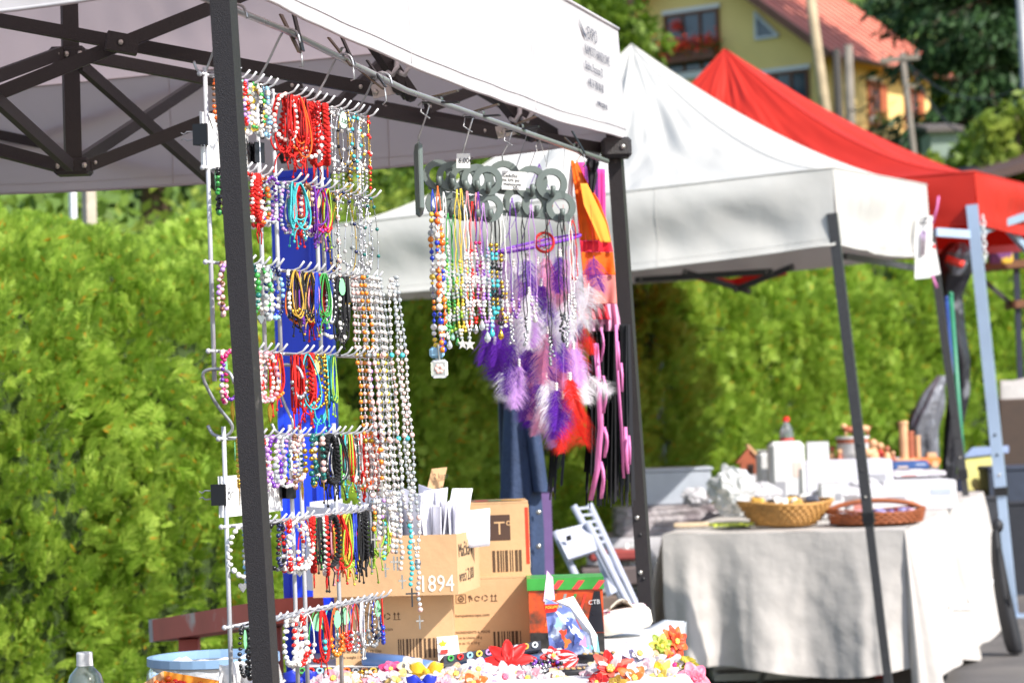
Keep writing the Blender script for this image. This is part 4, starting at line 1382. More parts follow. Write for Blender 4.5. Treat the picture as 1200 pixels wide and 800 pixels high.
# ------------------------------------------------------------------ long rosaries
def rosary(s, o, z, L, w, cols, label, tail=.10, metal='silver', drift=.0, blue_tail=False):
    b = MB()
    mats = []
    def mi(m):
        if m not in mats:
            mats.append(m)
        return mats.index(m)
    chain = mi(bead_mat(metal))
    top = RP(s, o, z)
    side = (ru * .9 + rout * .2).normalized()
    bot = top - UP * L + rout * drift
    half = []
    for sg in (-1, 1):
        pts = []
        n = int(L / .0068)
        for i in range(n + 1):
            t = i / n
            x = w * math.sin(min(1, t * 6) * math.pi / 2) * (1 if t < .85 else math.cos((t - .85) / .15 * math.pi / 2)) + .0012 * math.sin(i * 1.3 + sg)
            pts.append(top.lerp(bot, t) + side * sg * x + rout * .0015 * math.sin(t * 21 + sg * 2))
        b.tube(pts[::2], .0007, 4, chain)
        for i, q in enumerate(pts):
            if i % 2 == 0:
                g_ = (i // 2) % 11
                c = cols[0] if g_ != 10 else cols[-1]
                if len(cols) > 2 and (i // 22) % 2:
                    c = cols[1] if g_ != 10 else cols[-1]
                b.sphere(q, rnd.uniform(.0038, .0045) if g_ != 10 else .0052, mi(bead_mat(c)))
            else:
                b.sphere(q, .0017, chain)
    b.sphere(bot - UP * .006, .006, chain, sc3=(1, .4, 1.3))
    for k in range(int(tail / .0095)):
        q = bot - UP * (.014 + k * .0095) + rout * .002 * math.sin(k)
        b.sphere(q, .0050 if k in (0, 4, 8) else .0041, mi(bead_mat(cols[k % len(cols)] if not blue_tail else 'turq')))
    o_ = b.build('rosary', mats, smooth=True, origin=top)
    c0 = bot - UP * (.02 + tail)
    x = MB()
    e = (ru * .5 + rout * .8).normalized()
    k_c = 1.0 if blue_tail else .62
    x.bar(c0 + UP * .010, c0 - UP * .024 * k_c, .0042 * k_c, .003).bar(c0 - e * .011 * k_c, c0 + e * .011 * k_c, .0041 * k_c, .0029)
    x.build('cross', mat('dark_pewter', C(92, 92, 96), .35, .8) if blue_tail else bead_mat('silver'), o_)
    tag(o_, label, 'rosary', 'long rosaries on the rack')
PC = RACKS['C'][2]
ros = [(0.600, .02, .42, .012, 'rose amber gold', 'rosary of rose and amber beads nearest the lettered bracelets', .05),
       (0.617, .03, .335, .011, 'amber rose silver', 'short amber and rose rosary with a silver cross', .04),
       (0.638, .012, .44, .012, 'pearl rose clear', 'pearl rosary with rose beads hanging beside the amber one', .05),
       (0.651, .036, .455, .013, 'pearl white rose', 'white pearl rosary with single rose beads', .06),
       (0.664, .02, .40, .012, 'pearl lilac silver', 'pearl rosary with lilac beads among the white ones', .05),
       (0.681, .034, .435, .012, 'pearl yellow gold', 'pearl rosary with yellow and golden beads', .05),
       (0.685, .014, .47, .012, 'pearl sky turq', 'pearl rosary with light blue beads', .06),
       (0.706, .03, .43, .014, 'clear pearl rose', 'glass clear rosary with pale rose beads', .12),
       (0.723, .02, .46, .014, 'pearl clear grey', 'grey and pearl rosary at the end of the rack', .06)]
for s, o, L, w, cols, lab, tl in ros:
    rosary(s, o, 1.54, L * .93, w, cols.split(), lab, tl, drift=rnd.uniform(.012, .028))
rosary(.735, .042, 1.54, .43, .015, ['pearl', 'rose', 'turq'], 'longest rosary with turquoise tail beads and a dark cross', .115, blue_tail=True, drift=.02)
rosary(.75, .046, 1.545, .51, .012, ['clear', 'pearl', 'rose'], 'long clear rosary ending in a slim silver cross', .09, drift=.024)

# ------------------------------------------------------------------ price cards with binder clips
M_clipb = mat('binder_clip_black', C(30, 30, 34), .4, .2)
def price_card(label, txts, s0, s1, z0, z1):
    root = thing('price_card', label, 'card', RP((s0 + s1) / 2, -.012, z0), 'white price cards')
    def fn(u, v):
        return RP(s0 + (s1 - s0) * u, -.012 + .004 * math.sin(u * 5), z0 + (z1 - z0) * v)
    c = MB().grid(fn, 8, 4).build('sheet', M_card, root, solid=.0006)
    for (t, s, z, sz) in txts:
        lettering(t, sz, RP(s, -.0085, z), ru, UP, M_ink, c, squeeze=.9, thin=.015)
    return root
def binder_clip(label, s, z, side):
    c = RP(s, -.006, z)
    root = thing('binder_clip', label, 'clip', c, 'black binder clips')
    b = MB()
    prof = [(-.011, .022), (-.011, -.022), (.011, -.022), (.011, .022)]
    b.prism([c + ru * side * -.010 + UP * .0165 + rout * .004, c + ru * side * .012 + UP * .0165 + rout * .011, c + ru * side * .012 - UP * .0165 + rout * .011, c + ru * side * -.010 - UP * .0165 + rout * .004], rout, .0012)
    b.prism([c + ru * side * -.010 + UP * .0165 - rout * .004, c + ru * side * .012 + UP * .0165 - rout * .011, c + ru * side * .012 - UP * .0165 - rout * .011, c + ru * side * -.010 - UP * .0165 - rout * .004], -rout, .0012)
    b.prism([c + ru * side * .0121 + UP * .0165 + rout * .0121, c + ru * side * .0121 + UP * .0165 - rout * .0121, c + ru * side * .0121 - UP * .0165 - rout * .0121, c + ru * side * .0121 - UP * .0165 + rout * .0121], ru * side, .0014)
    b.build('clip_body', M_clipb, root)
    for sg in (-1, 1):
        a = c - rout * .012 * 1 + UP * sg * .006
        MB().tube([a, a - rout * .016 + UP * sg * .001, a - rout * .021 - UP * sg * .003, a - rout * .026 + UP * .0], .0011, 5).build('wire_handle', M_steel, root, smooth=True)
price_card('white card hand lettered Náramky clipped high on the rack', [('Nára', .02, 1.755, .05), ('mky', .145, 1.735, .05)], .002, .213, 1.70, 1.79)
binder_clip('black binder clip on the left edge of the upper card', .0, 1.75, -1)
binder_clip('black binder clip on the right edge of the upper card', .212, 1.74, 1)
price_card('white card with small black handwriting clipped to the lower rack', [('för gae', .05, 1.148, .03)], .03, .31, 1.12, 1.188)
binder_clip('black binder clip on the left edge of the lower card', .028, 1.158, -1)
binder_clip('black binder clip on the right edge of the lower card', .305, 1.158, 1)
# ================================================================== hangers, necklaces, dream catchers, scarves
cam_r = (cam_rot.to_3x3() @ Vector((1, 0, 0))).normalized()
M_hanger = mat('grey_green_plastic', C(94, 104, 100), .45, var=.08, scale=30)
def px_frame(yaw):
    """a facing direction: right vector turned by yaw from straight towards the viewer's side of the stall"""
    r = Vector((math.cos(yaw), math.sin(yaw), 0))
    return r, Vector((r.y, -r.x, 0))          # right, facing (towards the sales side)

def ring(mb, c, r, e, th, w, n=20, a0=0, a1=2 * math.pi, mi=0, depth=.004, nrm=None):
    """a flat plastic loop of width w round c in the plane e/up"""
    nrm = nrm or e.cross(UP).normalized()
    full = abs(a1 - a0 - 2 * math.pi) < 1e-3
    vs, fs = [], []
    k = n if full else n + 1
    for i in range(k):
        a = a0 + (a1 - a0) * i / n
        for rr, dd in ((r - w / 2, -depth), (r + w / 2, -depth), (r + w / 2, depth), (r - w / 2, depth)):
            vs.append(tuple(c + e * math.cos(a) * rr + UP * math.sin(a) * rr + nrm * dd))
    for i in range(n):
        j = (i + 1) % k
        for q in range(4):
            q2 = (q + 1) % 4
            fs.append((i * 4 + q, i * 4 + q2, j * 4 + q2, j * 4 + q))
    mb.add(vs, fs, mi)

def hanger_hook(root, top, bot):
    MB().tube([top + UP * .0 - Vector((.012, 0, 0)), top + UP * .012, top + Vector((.01, 0, .0)), top - UP * .03, bot + UP * .02, bot], .002, 6).build('wire_hook', M_steel, root, smooth=True)

# hanger seen edge-on
D_H = 5.05
q = P(491, 212, D_H)
hg1 = thing('scarf_hanger', 'grey plastic scarf hanger turned edge-on at the head of the row', 'hanger', q, 'grey loop hangers')
r1 = (ru * .97 + rout * .05).normalized()
b = MB().box(P(491, 211, D_H), (.015, .16, .135), Matrix.Rotation(.055, 3, 'Z'), bev=.006).build('plate', M_hanger, hg1)
rb = MB().box(P(491, 176, D_H), (.013, .05, .02), Matrix.Rotation(.055, 3, 'Z'), bev=.005).build('neck', M_hanger, hg1)
hanger_hook(hg1, P(497, 124, D_H), P(491, 172, D_H))

def loop_hanger(label, d, loops, plates, hook, yaw):
    e, nrm = px_frame(yaw)
    root = thing('scarf_hanger', label, 'hanger', P(loops[0][0], loops[0][1], d), 'grey loop hangers')
    for (px, py, rp) in loops:
        m = MB()
        c = P(px, py, d)
        ring(m, c, rp / 3000 * d, e, .004, 7.5 / 3000 * d, depth=.006, nrm=nrm)
        o = m.build('loop', M_hanger, root)
        # inner finger of the loop
        m = MB()
        m.tube([c - UP * rp / 3000 * d * .95 - nrm * .0, c - UP * rp * .8 / 3000 * d + nrm * .018, c - UP * rp * .2 / 3000 * d + nrm * .022], .0055, 8)
        m.build('finger', M_hanger, o, smooth=True)
    for pts in plates:
        MB().prism([P(x, y, d) - nrm * .003 for x, y in pts], nrm, .008).build('plate', M_hanger, root)
    hanger_hook(root, P(*hook[0], d), P(*hook[1], d))
    return root
h2 = loop_hanger('grey plastic loop hanger carrying the many coloured necklaces', 5.2,
                 [(513, 205, 14), (529, 207, 14), (544, 210, 14), (558, 210, 14), (571, 212, 14), (514, 238, 12), (528, 241, 12), (543, 243, 12), (558, 244, 12), (573, 244, 13)],
                 [[(502, 222), (580, 229), (580, 222), (502, 214)], [(520, 198), (566, 202), (566, 194), (520, 192)], [(508, 250), (582, 258), (582, 251), (508, 244)]], ((549, 136), (541, 196)), .12)
h3 = loop_hanger('grey plastic loop hanger with the handwritten note and black cords', 5.55,
                 [(590, 208, 16), (622, 214, 16), (646, 216, 15), (605, 236, 12), (627, 240, 12), (657, 243, 14)],
                 [[(578, 226), (662, 232), (662, 224), (578, 218)], [(584, 252), (668, 260), (668, 252), (584, 246)]], ((595, 152), (589, 192)), .16)

def small_card(label, corners, d, lines, size, yaw=.12):
    e, nrm = px_frame(yaw)
    pts = [P(x, y, d) for x, y in corners]
    root = thing('price_note', label, 'note', (pts[0] + pts[2]) / 2, 'white price notes')
    nn = ((pts[1] - pts[0]).cross(pts[3] - pts[0])).normalized()
    if nn.y > 0:
        nn = -nn
    s = MB().prism(pts, nn, .0006).build('sheet', M_card, root)
    right = (pts[1] - pts[0]).normalized()
    up = (pts[0] - pts[3]).normalized()
    for t, x, y in lines:
        lettering(t, size, P(x, y, d) + nn * .0014, right, up, M_ink, s, squeeze=.9)
small_card('small white price note 6,00€ clipped on the grey hanger', [(535, 180), (551, 180), (551, 197), (535, 197)], 5.16, [('6,00€', 537, 191)], .0145)
small_card('white handwritten note pinned on the loop hanger', [(588, 200), (617, 202), (616, 223), (588, 222)], 5.5, [('Ceduľka', 589, 207), ('na krk po', 589, 212), ('menovom', 590, 217), ('50c', 601, 222)], .0105)

# ------------------------------------------------------------------ necklaces
def necklace(label, px, y0, y1, d, cord, beads, w=4.0, bead_from=.35, r=.0036, every=1, pend=None, loose=0.0, group='necklaces on the loop hangers'):
    b = MB()
    mats = []
    def mi(m):
        if m not in mats:
            mats.append(m)
        return mats.index(m)
    cm = mi(cord_mat(cord))
    L = (y1 - y0) / 3000 * d
    top = P(px, y0, d)
    wm = w / 3000 * d
    e = Vector((.85, .5, 0)).normalized()
    ends = []
    for sg in (-1, 1):
        n = max(10, int(L / (r * 2.15)))
        pts = []
        for i in range(n + 1):
            t = i / n
            x = wm * math.sin(min(1, t * 4) * math.pi / 2) * (1 if t < .86 else math.cos((t - .86) / .14 * math.pi / 2))
            pts.append(top - UP * L * t + e * sg * x + Vector((loose * L * t, 0, 0)) + e * .0014 * math.sin(i * .9 + sg + px))
        b.tube(pts[::2] + [pts[-1]], .0012, 5, cm)
        for i, q in enumerate(pts):
            if i / n > bead_from and i % every == 0:
                c = beads[(i // 2 + (1 if sg > 0 else 0) * 3) % len(beads)]
                b.sphere(q, r * (1.0 if i % 3 else .75) * rnd.uniform(.85, 1.2), mi(bead_mat(c)))
    bot = pts[-1]
    o = b.build('necklace', mats, smooth=True, origin=top)
    if pend:
        x = MB()
        kind, c, s = pend
        if kind == 'drop':
            x.lathe(bot - UP * s * 1.2, [(0, s), (s * .28, s * .5), (s * .5, -.1 * s), (s * .4, -.5 * s), (0, -.75 * s)], 10)
            x.build('pendant', bead_mat(c), o, smooth=True)
        elif kind == 'star':
            pt_ = []
            for i in range(10):
                a = math.pi * i / 5
                rr = s if i % 2 == 0 else s * .45
                pt_.append(bot - UP * s + e * math.sin(a) * rr + UP * math.cos(a) * rr)
            x.prism(pt_, e.cross(UP), .003).build('pendant', bead_mat(c), o)
        elif kind == 'tassel':
            for k in range(9):
                x.sphere(bot + e * rnd.uniform(-.006, .006) - UP * (.004 + .0045 * k) + Vector((0, rnd.uniform(-.004, .004), 0)), .0036)
            x.build('bead_tassel', bead_mat(c), o, smooth=True)
    tag(o, label, 'necklace', group)
    return o
NK = [('blue', ['blue', 'white', 'yellow', 'clear', 'amber'], 'blue and amber stone necklace beside the edge-on hanger', 507, 222, 420, 5.0, 4, .12, .0056, None),
      ('orange', ['white', 'amber', 'orange', 'pearl', 'blue'], 'orange and white stone necklace with large beads', 513, 218, 410, 4.98, 3, .15, .0062, None),
      ('white', ['mint', 'green', 'white', 'clear'], 'mint and white bead necklace beside the green cords', 520, 225, 396, 5.12, 3, .3, .0036, ('drop', 'clear', .012)),
      ('green', ['green', 'lime', 'white'], 'dark green cord necklace with lime beads', 525, 250, 388, 5.12, 4, .4, .0034, ('drop', 'mint', .01)),
      ('green', ['lime', 'clear', 'green'], 'green cord necklace with clear lime beads', 531, 252, 394, 5.14, 3, .45, .0034, ('drop', 'green', .01)),
      ('yellow', ['yellow', 'white', 'clear'], 'bright yellow cord necklace with pale beads', 535, 222, 396, 5.14, 4, .55, .0034, ('star', 'silver', .012)),
      ('yellow', ['gold', 'yellow', 'lime'], 'golden yellow cord necklace with lime beads', 540, 221, 388, 5.16, 4, .5, .0034, None),
      ('white', ['white', 'silver', 'clear'], 'white bead necklace ending in a silver star', 545, 240, 396, 5.1, 3, .4, .0036, ('star', 'silver', .013)),
      ('pink', ['rose', 'red', 'white'], 'pale pink cord necklace with red beads', 547, 224, 372, 5.16, 4, .45, .0036, ('drop', 'red', .011)),
      ('red', ['red', 'pink', 'clear'], 'red cord necklace with pink beads', 553, 236, 378, 5.18, 4, .4, .0036, ('drop', 'silver', .012)),
      ('pink', ['magenta', 'rose', 'white'], 'magenta and rose bead necklace', 558, 226, 366, 5.18, 3, .4, .0036, None),
      ('purple', ['lilac', 'purple', 'white'], 'bright purple cord necklace with lilac beads', 560, 225, 372, 5.18, 4, .5, .0036, ('drop', 'clear', .014)),
      ('lilac', ['lilac', 'clear', 'pearl'], 'lilac bead necklace with clear drops', 566, 238, 386, 5.18, 4, .35, .0036, ('drop', 'clear', .014)),
      ('white', ['sky', 'clear', 'turq'], 'light blue and clear bead necklace', 572, 242, 382, 5.2, 3, .35, .0036, ('drop', 'turq', .012)),
      ('black', ['black', 'gold', 'turq'], 'black cord necklace with turquoise and gold beads', 577, 245, 372, 5.2, 3, .3, .0042, None),
      ('black', ['black', 'grey', 'gold'], 'black and grey bead necklace with gold beads', 582, 247, 384, 5.22, 3, .35, .0042, ('drop', 'gold', .013)),
      ('white', ['pearl', 'gold', 'white'], 'pearl necklace with golden lower beads', 588, 250, 382, 5.3, 3, .6, .0038, None),
      ('silver', ['silver', 'pearl'], 'fine silver necklace beside the black cords', 594, 250, 380, 5.4, 4, .7, .0036, ('tassel', 'silver', .01)),
      ('purple', ['purple', 'lilac'], 'long purple cord necklace before the feathers', 600, 232, 372, 5.4, 5, .85, .0034, None),
      ('black', ['black', 'silver'], 'black cord necklace with silver tassel', 612, 252, 382, 5.4, 2, .9, .0036, ('tassel', 'silver', .01)),
      ('lilac', ['pearl', 'lilac'], 'lilac cord necklace before the white feather', 622, 240, 366, 5.45, 4, .85, .0038, ('drop', 'pearl', .012)),
      ('black', ['black', 'silver'], 'long black cord necklace ending in a bead chain', 640, 250, 405, 5.42, 2, .92, .0036, ('tassel', 'grey', .01)),
      ('black', ['black', 'grey'], 'black cord necklace with dark bead tassel', 655, 250, 378, 5.5, 3, .9, .0036, ('tassel', 'black', .01)),
      ('black', ['grey', 'silver'], 'black cord necklace with pewter bead tassel', 660, 252, 384, 5.5, 2, .9, .0036, ('tassel', 'silver', .01)),
      ('white', ['silver', 'white'], 'thin white chain necklace by the red cord', 668, 256, 372, 5.55, 2, .75, .0034, None),
      ('red', ['red', 'white'], 'red cord necklace beside the orange scarf', 671, 258, 330, 5.6, 4, .9, .0034, None)]
for cord, beads, lab, px, y0, y1, d, w, bf, r, pend in NK:
    necklace(lab, px, y0, y1, d, cord, beads, w, bf, r, 1, pend)
# large pendant at the end of the stone necklace
pq = P(515, 432, 4.98)
pn = thing('pendant', 'clear square pendant with rose flower under the stone necklace', 'pendant', pq)
MB().box(pq, (.033, .012, .036), bev=.005).build('glass_block', mat('clear_acrylic', C(226, 232, 236), .08, transmission=.6, var=.02), pn)
fl = MB()
for k in range(6):
    fl.sphere(pq + Vector((.006 * math.cos(k * 1.05), -.0065, .006 * math.sin(k * 1.05))), .0045, res=(6, 4), sc3=(1, .4, 1))
fl.build('rose_flower', bead_mat('rose'), pn, smooth=True)
MB().box(pq + Vector((-.004, .004, .032)), (.03, .012, .022), bev=.006).build('blue_stone', bead_mat('sky'), pn)
MB().tube([P(513, 404, 4.98), P(514, 414, 4.98), P(515, 424, 4.98)], .002, 6).build('jump_ring', bead_mat('silver'), pn)

# ------------------------------------------------------------------ feathers and dream catchers
def feather(parent, px, y0, y1, d, rgb, bend=0.0, wid=1.0, fluff=.4, seed=0, tilt=0.0, name='feather'):
    """a quill with a vane of fine barbs; fluff loosens and bends the barbs"""
    rr = random.Random(seed * 7 + int(px * 3 + y0))
    y1 = y1 + (y1 - y0) * .22
    base, tip = P(px, y0, d), P(px + tilt, y1, d)
    L = (tip - base).length
    axis = (tip - base).normalized()
    yaw = rr.uniform(-.9, .9)
    side = Vector((math.cos(yaw), math.sin(yaw), 0))
    side = (side - axis * side.dot(axis)).normalized()
    nrm = axis.cross(side)
    def spine(t):
        return base + axis * L * t + side * bend * L * t * t + nrm * .08 * L * math.sin(t * 2.2)
    b = MB()
    b.tube([spine(k / 8) for k in range(9)], [.0011 * (1 - .8 * k / 8) + .0002 for k in range(9)], 4, 0)
    W = L * .34 * wid
    n = 84
    for k in range(n):
        t = .06 + .94 * k / (n - 1)
        for sg in (-1, 1):
            for rep in range(3):
                w = W * (math.sin(math.pi * min(1, t * .92 + .08)) ** .6) * rr.uniform(.45, 1.15)
                p0 = spine(t * .97)
                fl_ = .35 + .65 * fluff
                f = fl_ * rr.uniform(-1.1, 1)
                dv = (side * sg * .8 + axis * (.62 - f * .5) + nrm * (fl_ * rr.uniform(-1, 1))).normalized()
                p1 = p0 + dv * w * .55
                p2 = p0 + dv * w + (axis * .18 - UP * .15 * fluff + nrm * fluff * rr.uniform(-.3, .3)) * w
                hw = axis * L * .0042 * (1.3 - fluff)
                b.add([tuple(p0 - hw), tuple(p0 + hw), tuple(p1 + hw * 1.1), tuple(p2), tuple(p1 - hw * 1.1)], [(0, 1, 2, 3, 4)], 0)
    c = C(*rgb)
    m = mat('feather_%d_%d_%d' % tuple(rgb), c, .75, var=.15, scale=60, trans=.5, sheen=.3)
    return b.build(name, m, parent)
PU, DP, PK, WH, RD, LP = (116, 34, 190), (100, 28, 156), (244, 176, 206), (250, 248, 250), (240, 50, 30), (222, 180, 236)
dc1 = thing('dream_catcher', 'purple hooped dream catcher with long purple, pink and white feathers', 'dream catcher', P(630, 285, 5.75), 'feathered dream catchers')
M_hoop = mat('purple_wrapped_hoop', C(124, 58, 186), .6, var=.2, scale=200, bump=.4, bscale=500)
M_hoop_r = mat('red_wrapped_hoop', C(206, 34, 26), .6, var=.2, scale=200, bump=.4, bscale=500)
cC = P(630, 286, 5.75)
hx = (P(680, 276, 5.75) - P(580, 297, 5.75)) / 2
hy = Vector((-hx.y, hx.x, 0)).normalized() * .09 + UP * .012
hoop = MB().tube([cC + hx * math.cos(2 * math.pi * k / 48) + hy * math.sin(2 * math.pi * k / 48) for k in range(48)], .0034, 8, closed=True).build('hoop', M_hoop, dc1, smooth=True)
web = MB()
for k in range(12):
    a, b2 = 2 * math.pi * k / 12, 2 * math.pi * (k + 5) / 12
    web.tube([cC + hx * math.cos(a) + hy * math.sin(a), cC + hx * math.cos(b2) + hy * math.sin(b2)], .0007, 4)
web.build('web', cord_mat('lilac'), dc1)
for k in range(4):
    a = 2 * math.pi * k / 4 + .4
    MB().tube([cC + hx * math.cos(a) + hy * math.sin(a), cC.lerp(P(630, 190, 5.75), .5) + hx * math.cos(a) * .4, P(632, 192, 5.75)], .0009, 4).build('suspension_cord', cord_mat('purple'), dc1)
FE = [(592, 300, 340, LP), (676, 312, 350, WH), (656, 296, 336, PU), (630, 304, 348, WH), (602, 308, 352, WH), (652, 312, 356, PK), (590, 356, 400, PK), (666, 348, 392, WH), (672, 404, 446, LP), (604, 366, 412, WH), (580, 398, 430, DP), (630, 410, 456, WH), (650, 384, 428, PU), (666, 440, 480, PK), (612, 338, 380, PU), (668, 440, 482, RD), (676, 424, 466, WH), (656, 480, 522, RD), (596, 420, 462, WH), (644, 420, 462, WH), (618, 300, 345, PU), (640, 298, 340, PK), (607, 322, 372, PK), (620, 340, 398, WH), (598, 338, 392, DP), (634, 330, 376, PU), (646, 350, 402, WH), (612, 370, 424, PK), (592, 372, 420, PU), (586, 388, 436, PU),
      (628, 378, 430, PU), (602, 398, 452, PU), (618, 404, 462, WH), (642, 386, 440, PK), (634, 400, 470, PU), (622, 430, 482, PK), (608, 424, 470, LP), (648, 410, 466, PK), (658, 420, 474, PK), (640, 440, 494, WH),
      (628, 448, 492, PU), (652, 452, 496, PU), (614, 446, 486, DP), (646, 466, 514, LP), (660, 462, 506, PU), (598, 350, 384, LP), (576, 372, 418, PU), (636, 470, 504, PK), (656, 370, 412, PU), (626, 360, 400, LP)]
for k, (px, y0, y1, c) in enumerate(FE):
    d = 5.72 + .06 * math.sin(k * 2.4)
    MB().tube([P(px + rnd.uniform(-3, 3), 288, d), P(px, y0, d)], .0006, 4).build('feather_cord', cord_mat('lilac'), dc1)
    fe = feather(dc1, px, y0, y1, d, c, rnd.uniform(-.3, .3), 1.25 if c in (WH, PU) else 1.1, .55 if c in (PU, WH) else .35, k, rnd.uniform(-10, 10))
    cap = MB()
    for j in range(3):
        cap.sphere(P(px, y0 - 2 + j * 3.2, d), .0042)
    cap.build('bead_cap', bead_mat('pearl'), fe, smooth=True)
# lower second hoop of the purple catcher
c2 = P(618, 362, 5.78)
hx2, hy2 = Vector((.06, .05, 0)), Vector((-.03, .04, .03))
MB().tube([c2 + hx2 * math.cos(2 * math.pi * k / 32) + hy2 * math.sin(2 * math.pi * k / 32) for k in range(32)], .003, 7, closed=True).build('lower_hoop', M_hoop, dc1, smooth=True)

dc2 = thing('dream_catcher', 'red hooped small dream catcher with red and white feathers', 'dream catcher', P(637, 285, 5.6), 'feathered dream catchers')
c3 = P(638, 284, 5.6)
e3 = Vector((.96, .28, 0))
MB().tube([c3 + e3 * .021 * math.cos(2 * math.pi * k / 28) + UP * .021 * math.sin(2 * math.pi * k / 28) for k in range(28)], .0032, 7, closed=True).build('hoop', M_hoop_r, dc2, smooth=True)
w3 = MB()
for k in range(6):
    a, b2 = 2 * math.pi * k / 6, 2 * math.pi * (k + 2) / 6
    w3.tube([c3 + (e3 * math.cos(a) + UP * math.sin(a)) * .021, c3 + (e3 * math.cos(b2) + UP * math.sin(b2)) * .021], .0009, 4)
w3.build('web', cord_mat('red'), dc2)
MB().tube([c3 + UP * .021, P(643, 262, 5.6), P(648, 240, 5.6)], .001, 4).build('suspension_cord', cord_mat('red'), dc2)
for k, (px, y0, y1, c) in enumerate([(684, 380, 402, RD), (690, 392, 412, RD), (682, 412, 446, RD), (680, 438, 466, WH), (672, 470, 512, RD), (684, 478, 506, RD), (690, 332, 372, WH), (678, 340, 376, WH), (696, 300, 334, PU), (680, 372, 396, PU), (668, 390, 424, PK), (676, 398, 430, PK), (690, 440, 462, WH), (664, 486, 520, RD), (664, 300, 338, PK)]):
    d = 5.86 + .04 * math.sin(k * 1.7)
    MB().tube([c3 - UP * .021 if k < 3 else P(px - 4, y0 - 60, d), P(px, y0, d)], .0006, 4).build('feather_cord', cord_mat('red'), dc2)
    feather(dc2, px, y0, y1, d, c, rnd.uniform(-.5, .5), 1.7, .8, 70 + k, rnd.uniform(-6, 26) if px > 685 else rnd.uniform(-10, 8))
# the two catchers hang from the rail by cords
MB().tube([P(632, 192, 5.75), P(628, 170, 5.75), RP(1.72, .06, 1.905)], .0008, 4).build('hanging_thread', cord_mat('white'), dc1)
MB().tube([P(648, 240, 5.6), P(640, 190, 5.6), RP(1.69, .06, 1.905)], .0008, 4).build('hanging_thread', cord_mat('white'), dc2)

# ------------------------------------------------------------------ scarves and skirt at the end of the rail
def drape(name, label, cat, outline, d, m, fold=.01, nf=3, depth=.03, parent=None, solid=.001, phase=0.0):
    """a hanging cloth: outline gives (y, x_left, x_right) rows from the top down"""
    b = MB()
    def fn(u, v):
        k = v * (len(outline) - 1)
        i = min(int(k), len(outline) - 2)
        f = k - i
        y = outline[i][0] + (outline[i + 1][0] - outline[i][0]) * f
        x0 = outline[i][1] + (outline[i + 1][1] - outline[i][1]) * f
        x1 = outline[i][2] + (outline[i + 1][2] - outline[i][2]) * f
        dd = d + fold * math.sin(u * nf * 2 * math.pi + phase + v * 1.5) * (.3 + .7 * v) + depth * (u - .5)
        return P(x0 + (x1 - x0) * u, y, dd)
    b.grid(fn, 30, 26)
    o = b.build(name, m, parent, smooth=True, solid=solid)
    if parent is None:
        tag(o, label, cat)
    return o
M_orange = mat('orange_cotton', C(240, 112, 20), .8, var=.08, scale=40, bump=.15, bscale=200, trans=.3)
M_orange_l = mat('pale_orange_cotton', C(246, 170, 60), .8, var=.06, scale=40, trans=.3)
M_dustpink = mat('dusty_pink_cotton', C(222, 140, 130), .8, var=.08, scale=40, trans=.25)
M_hotred = mat('hot_red_band', C(226, 36, 60), .8, var=.06, scale=40, trans=.2)
M_hotpink = mat('hot_pink_cotton', C(226, 70, 160), .8, var=.08, scale=40, trans=.3)
M_violet = mat('violet_band', C(126, 52, 134), .8, var=.08, scale=40, trans=.2)
M_blackc = mat('black_tulle', C(22, 20, 26), .8, var=.2, scale=60)
M_pinkr = mat('pink_satin', C(224, 128, 188), .4, var=.08, scale=40, trans=.2)
M_ltpink = mat('light_pink_tulle', C(246, 190, 220), .8, var=.08, scale=40, trans=.4)
sf = thing('scarf', 'orange scarf with red band and dusty pink hem at the rail end', 'scarf', P(698, 355, 6.0), 'scarves on the rail')
drape('upper_cloth', '', '', [(188, 669, 676), (210, 672, 686), (235, 675, 702), (262, 678, 712), (282, 680, 716)], 6.0, M_orange, .012, 1.6, .04, sf)
drape('pale_fold', '', '', [(215, 680, 688), (240, 684, 700), (262, 694, 710), (284, 704, 716)], 5.97, M_orange_l, .004, 1, .02, sf)
drape('red_band', '', '', [(282.3, 680, 716), (295, 681, 718.5)], 6.0, M_hotred, .012, 1.6, .04, sf)
drape('lower_cloth', '', '', [(295.3, 681, 718.5), (322, 683, 721)], 6.0, M_orange, .012, 1.6, .04, sf)
drape('hem_cloth', '', '', [(322.3, 683, 721), (356, 686, 723)], 6.0, M_dustpink, .012, 1.6, .04, sf)
MB().tube([P(672, 188, 6.0), P(668, 225, 6.0), P(674, 300, 6.0)], .006, 6).build('white_edge_cord', mat('white_edging', C(236, 226, 224), .8), sf, smooth=True)
sf2 = thing('scarf', 'hot pink scarf with violet stripes behind the orange one', 'scarf', P(700, 350, 6.12), 'scarves on the rail')
xs = [676, 685, 690, 697, 701, 709]
for k in range(5):
    m = M_hotpink if k % 2 == 0 else M_violet
    drape('stripe', '', '', [(190 + 2 * k, xs[k] + .1, xs[k + 1] - .1), (260, xs[k] + 1, xs[k + 1] + .8), (330, xs[k] + 8, xs[k + 1] + 7.8), (352, xs[k] + 10, xs[k + 1] + 9.8)], 6.12 + .006 * k, m, .006, 1, .008, sf2)
clipk = thing('black_ribbon', 'black ribbon bow tied at the top of the pink scarf', 'ribbon', P(694, 215, 6.02))
drape('tail', '', '', [(190, 688, 698), (206, 689, 700), (226, 691, 696)], 5.99, M_blackc, .004, 2, .01, clipk)
drape('loop', '', '', [(183, 690, 698), (192, 686, 702), (200, 690, 699)], 5.985, M_blackc, .008, 2, .01, clipk)
skirt = thing('fringed_skirt', 'black tulle fringe with pink satin ribbons hanging under the pink scarf', 'fringe', P(712, 590, 6.1))
drape('pink_top', '', '', [(352, 688, 722), (372, 690, 726), (388, 690, 728)], 6.05, M_ltpink, .02, 4, .03, skirt)
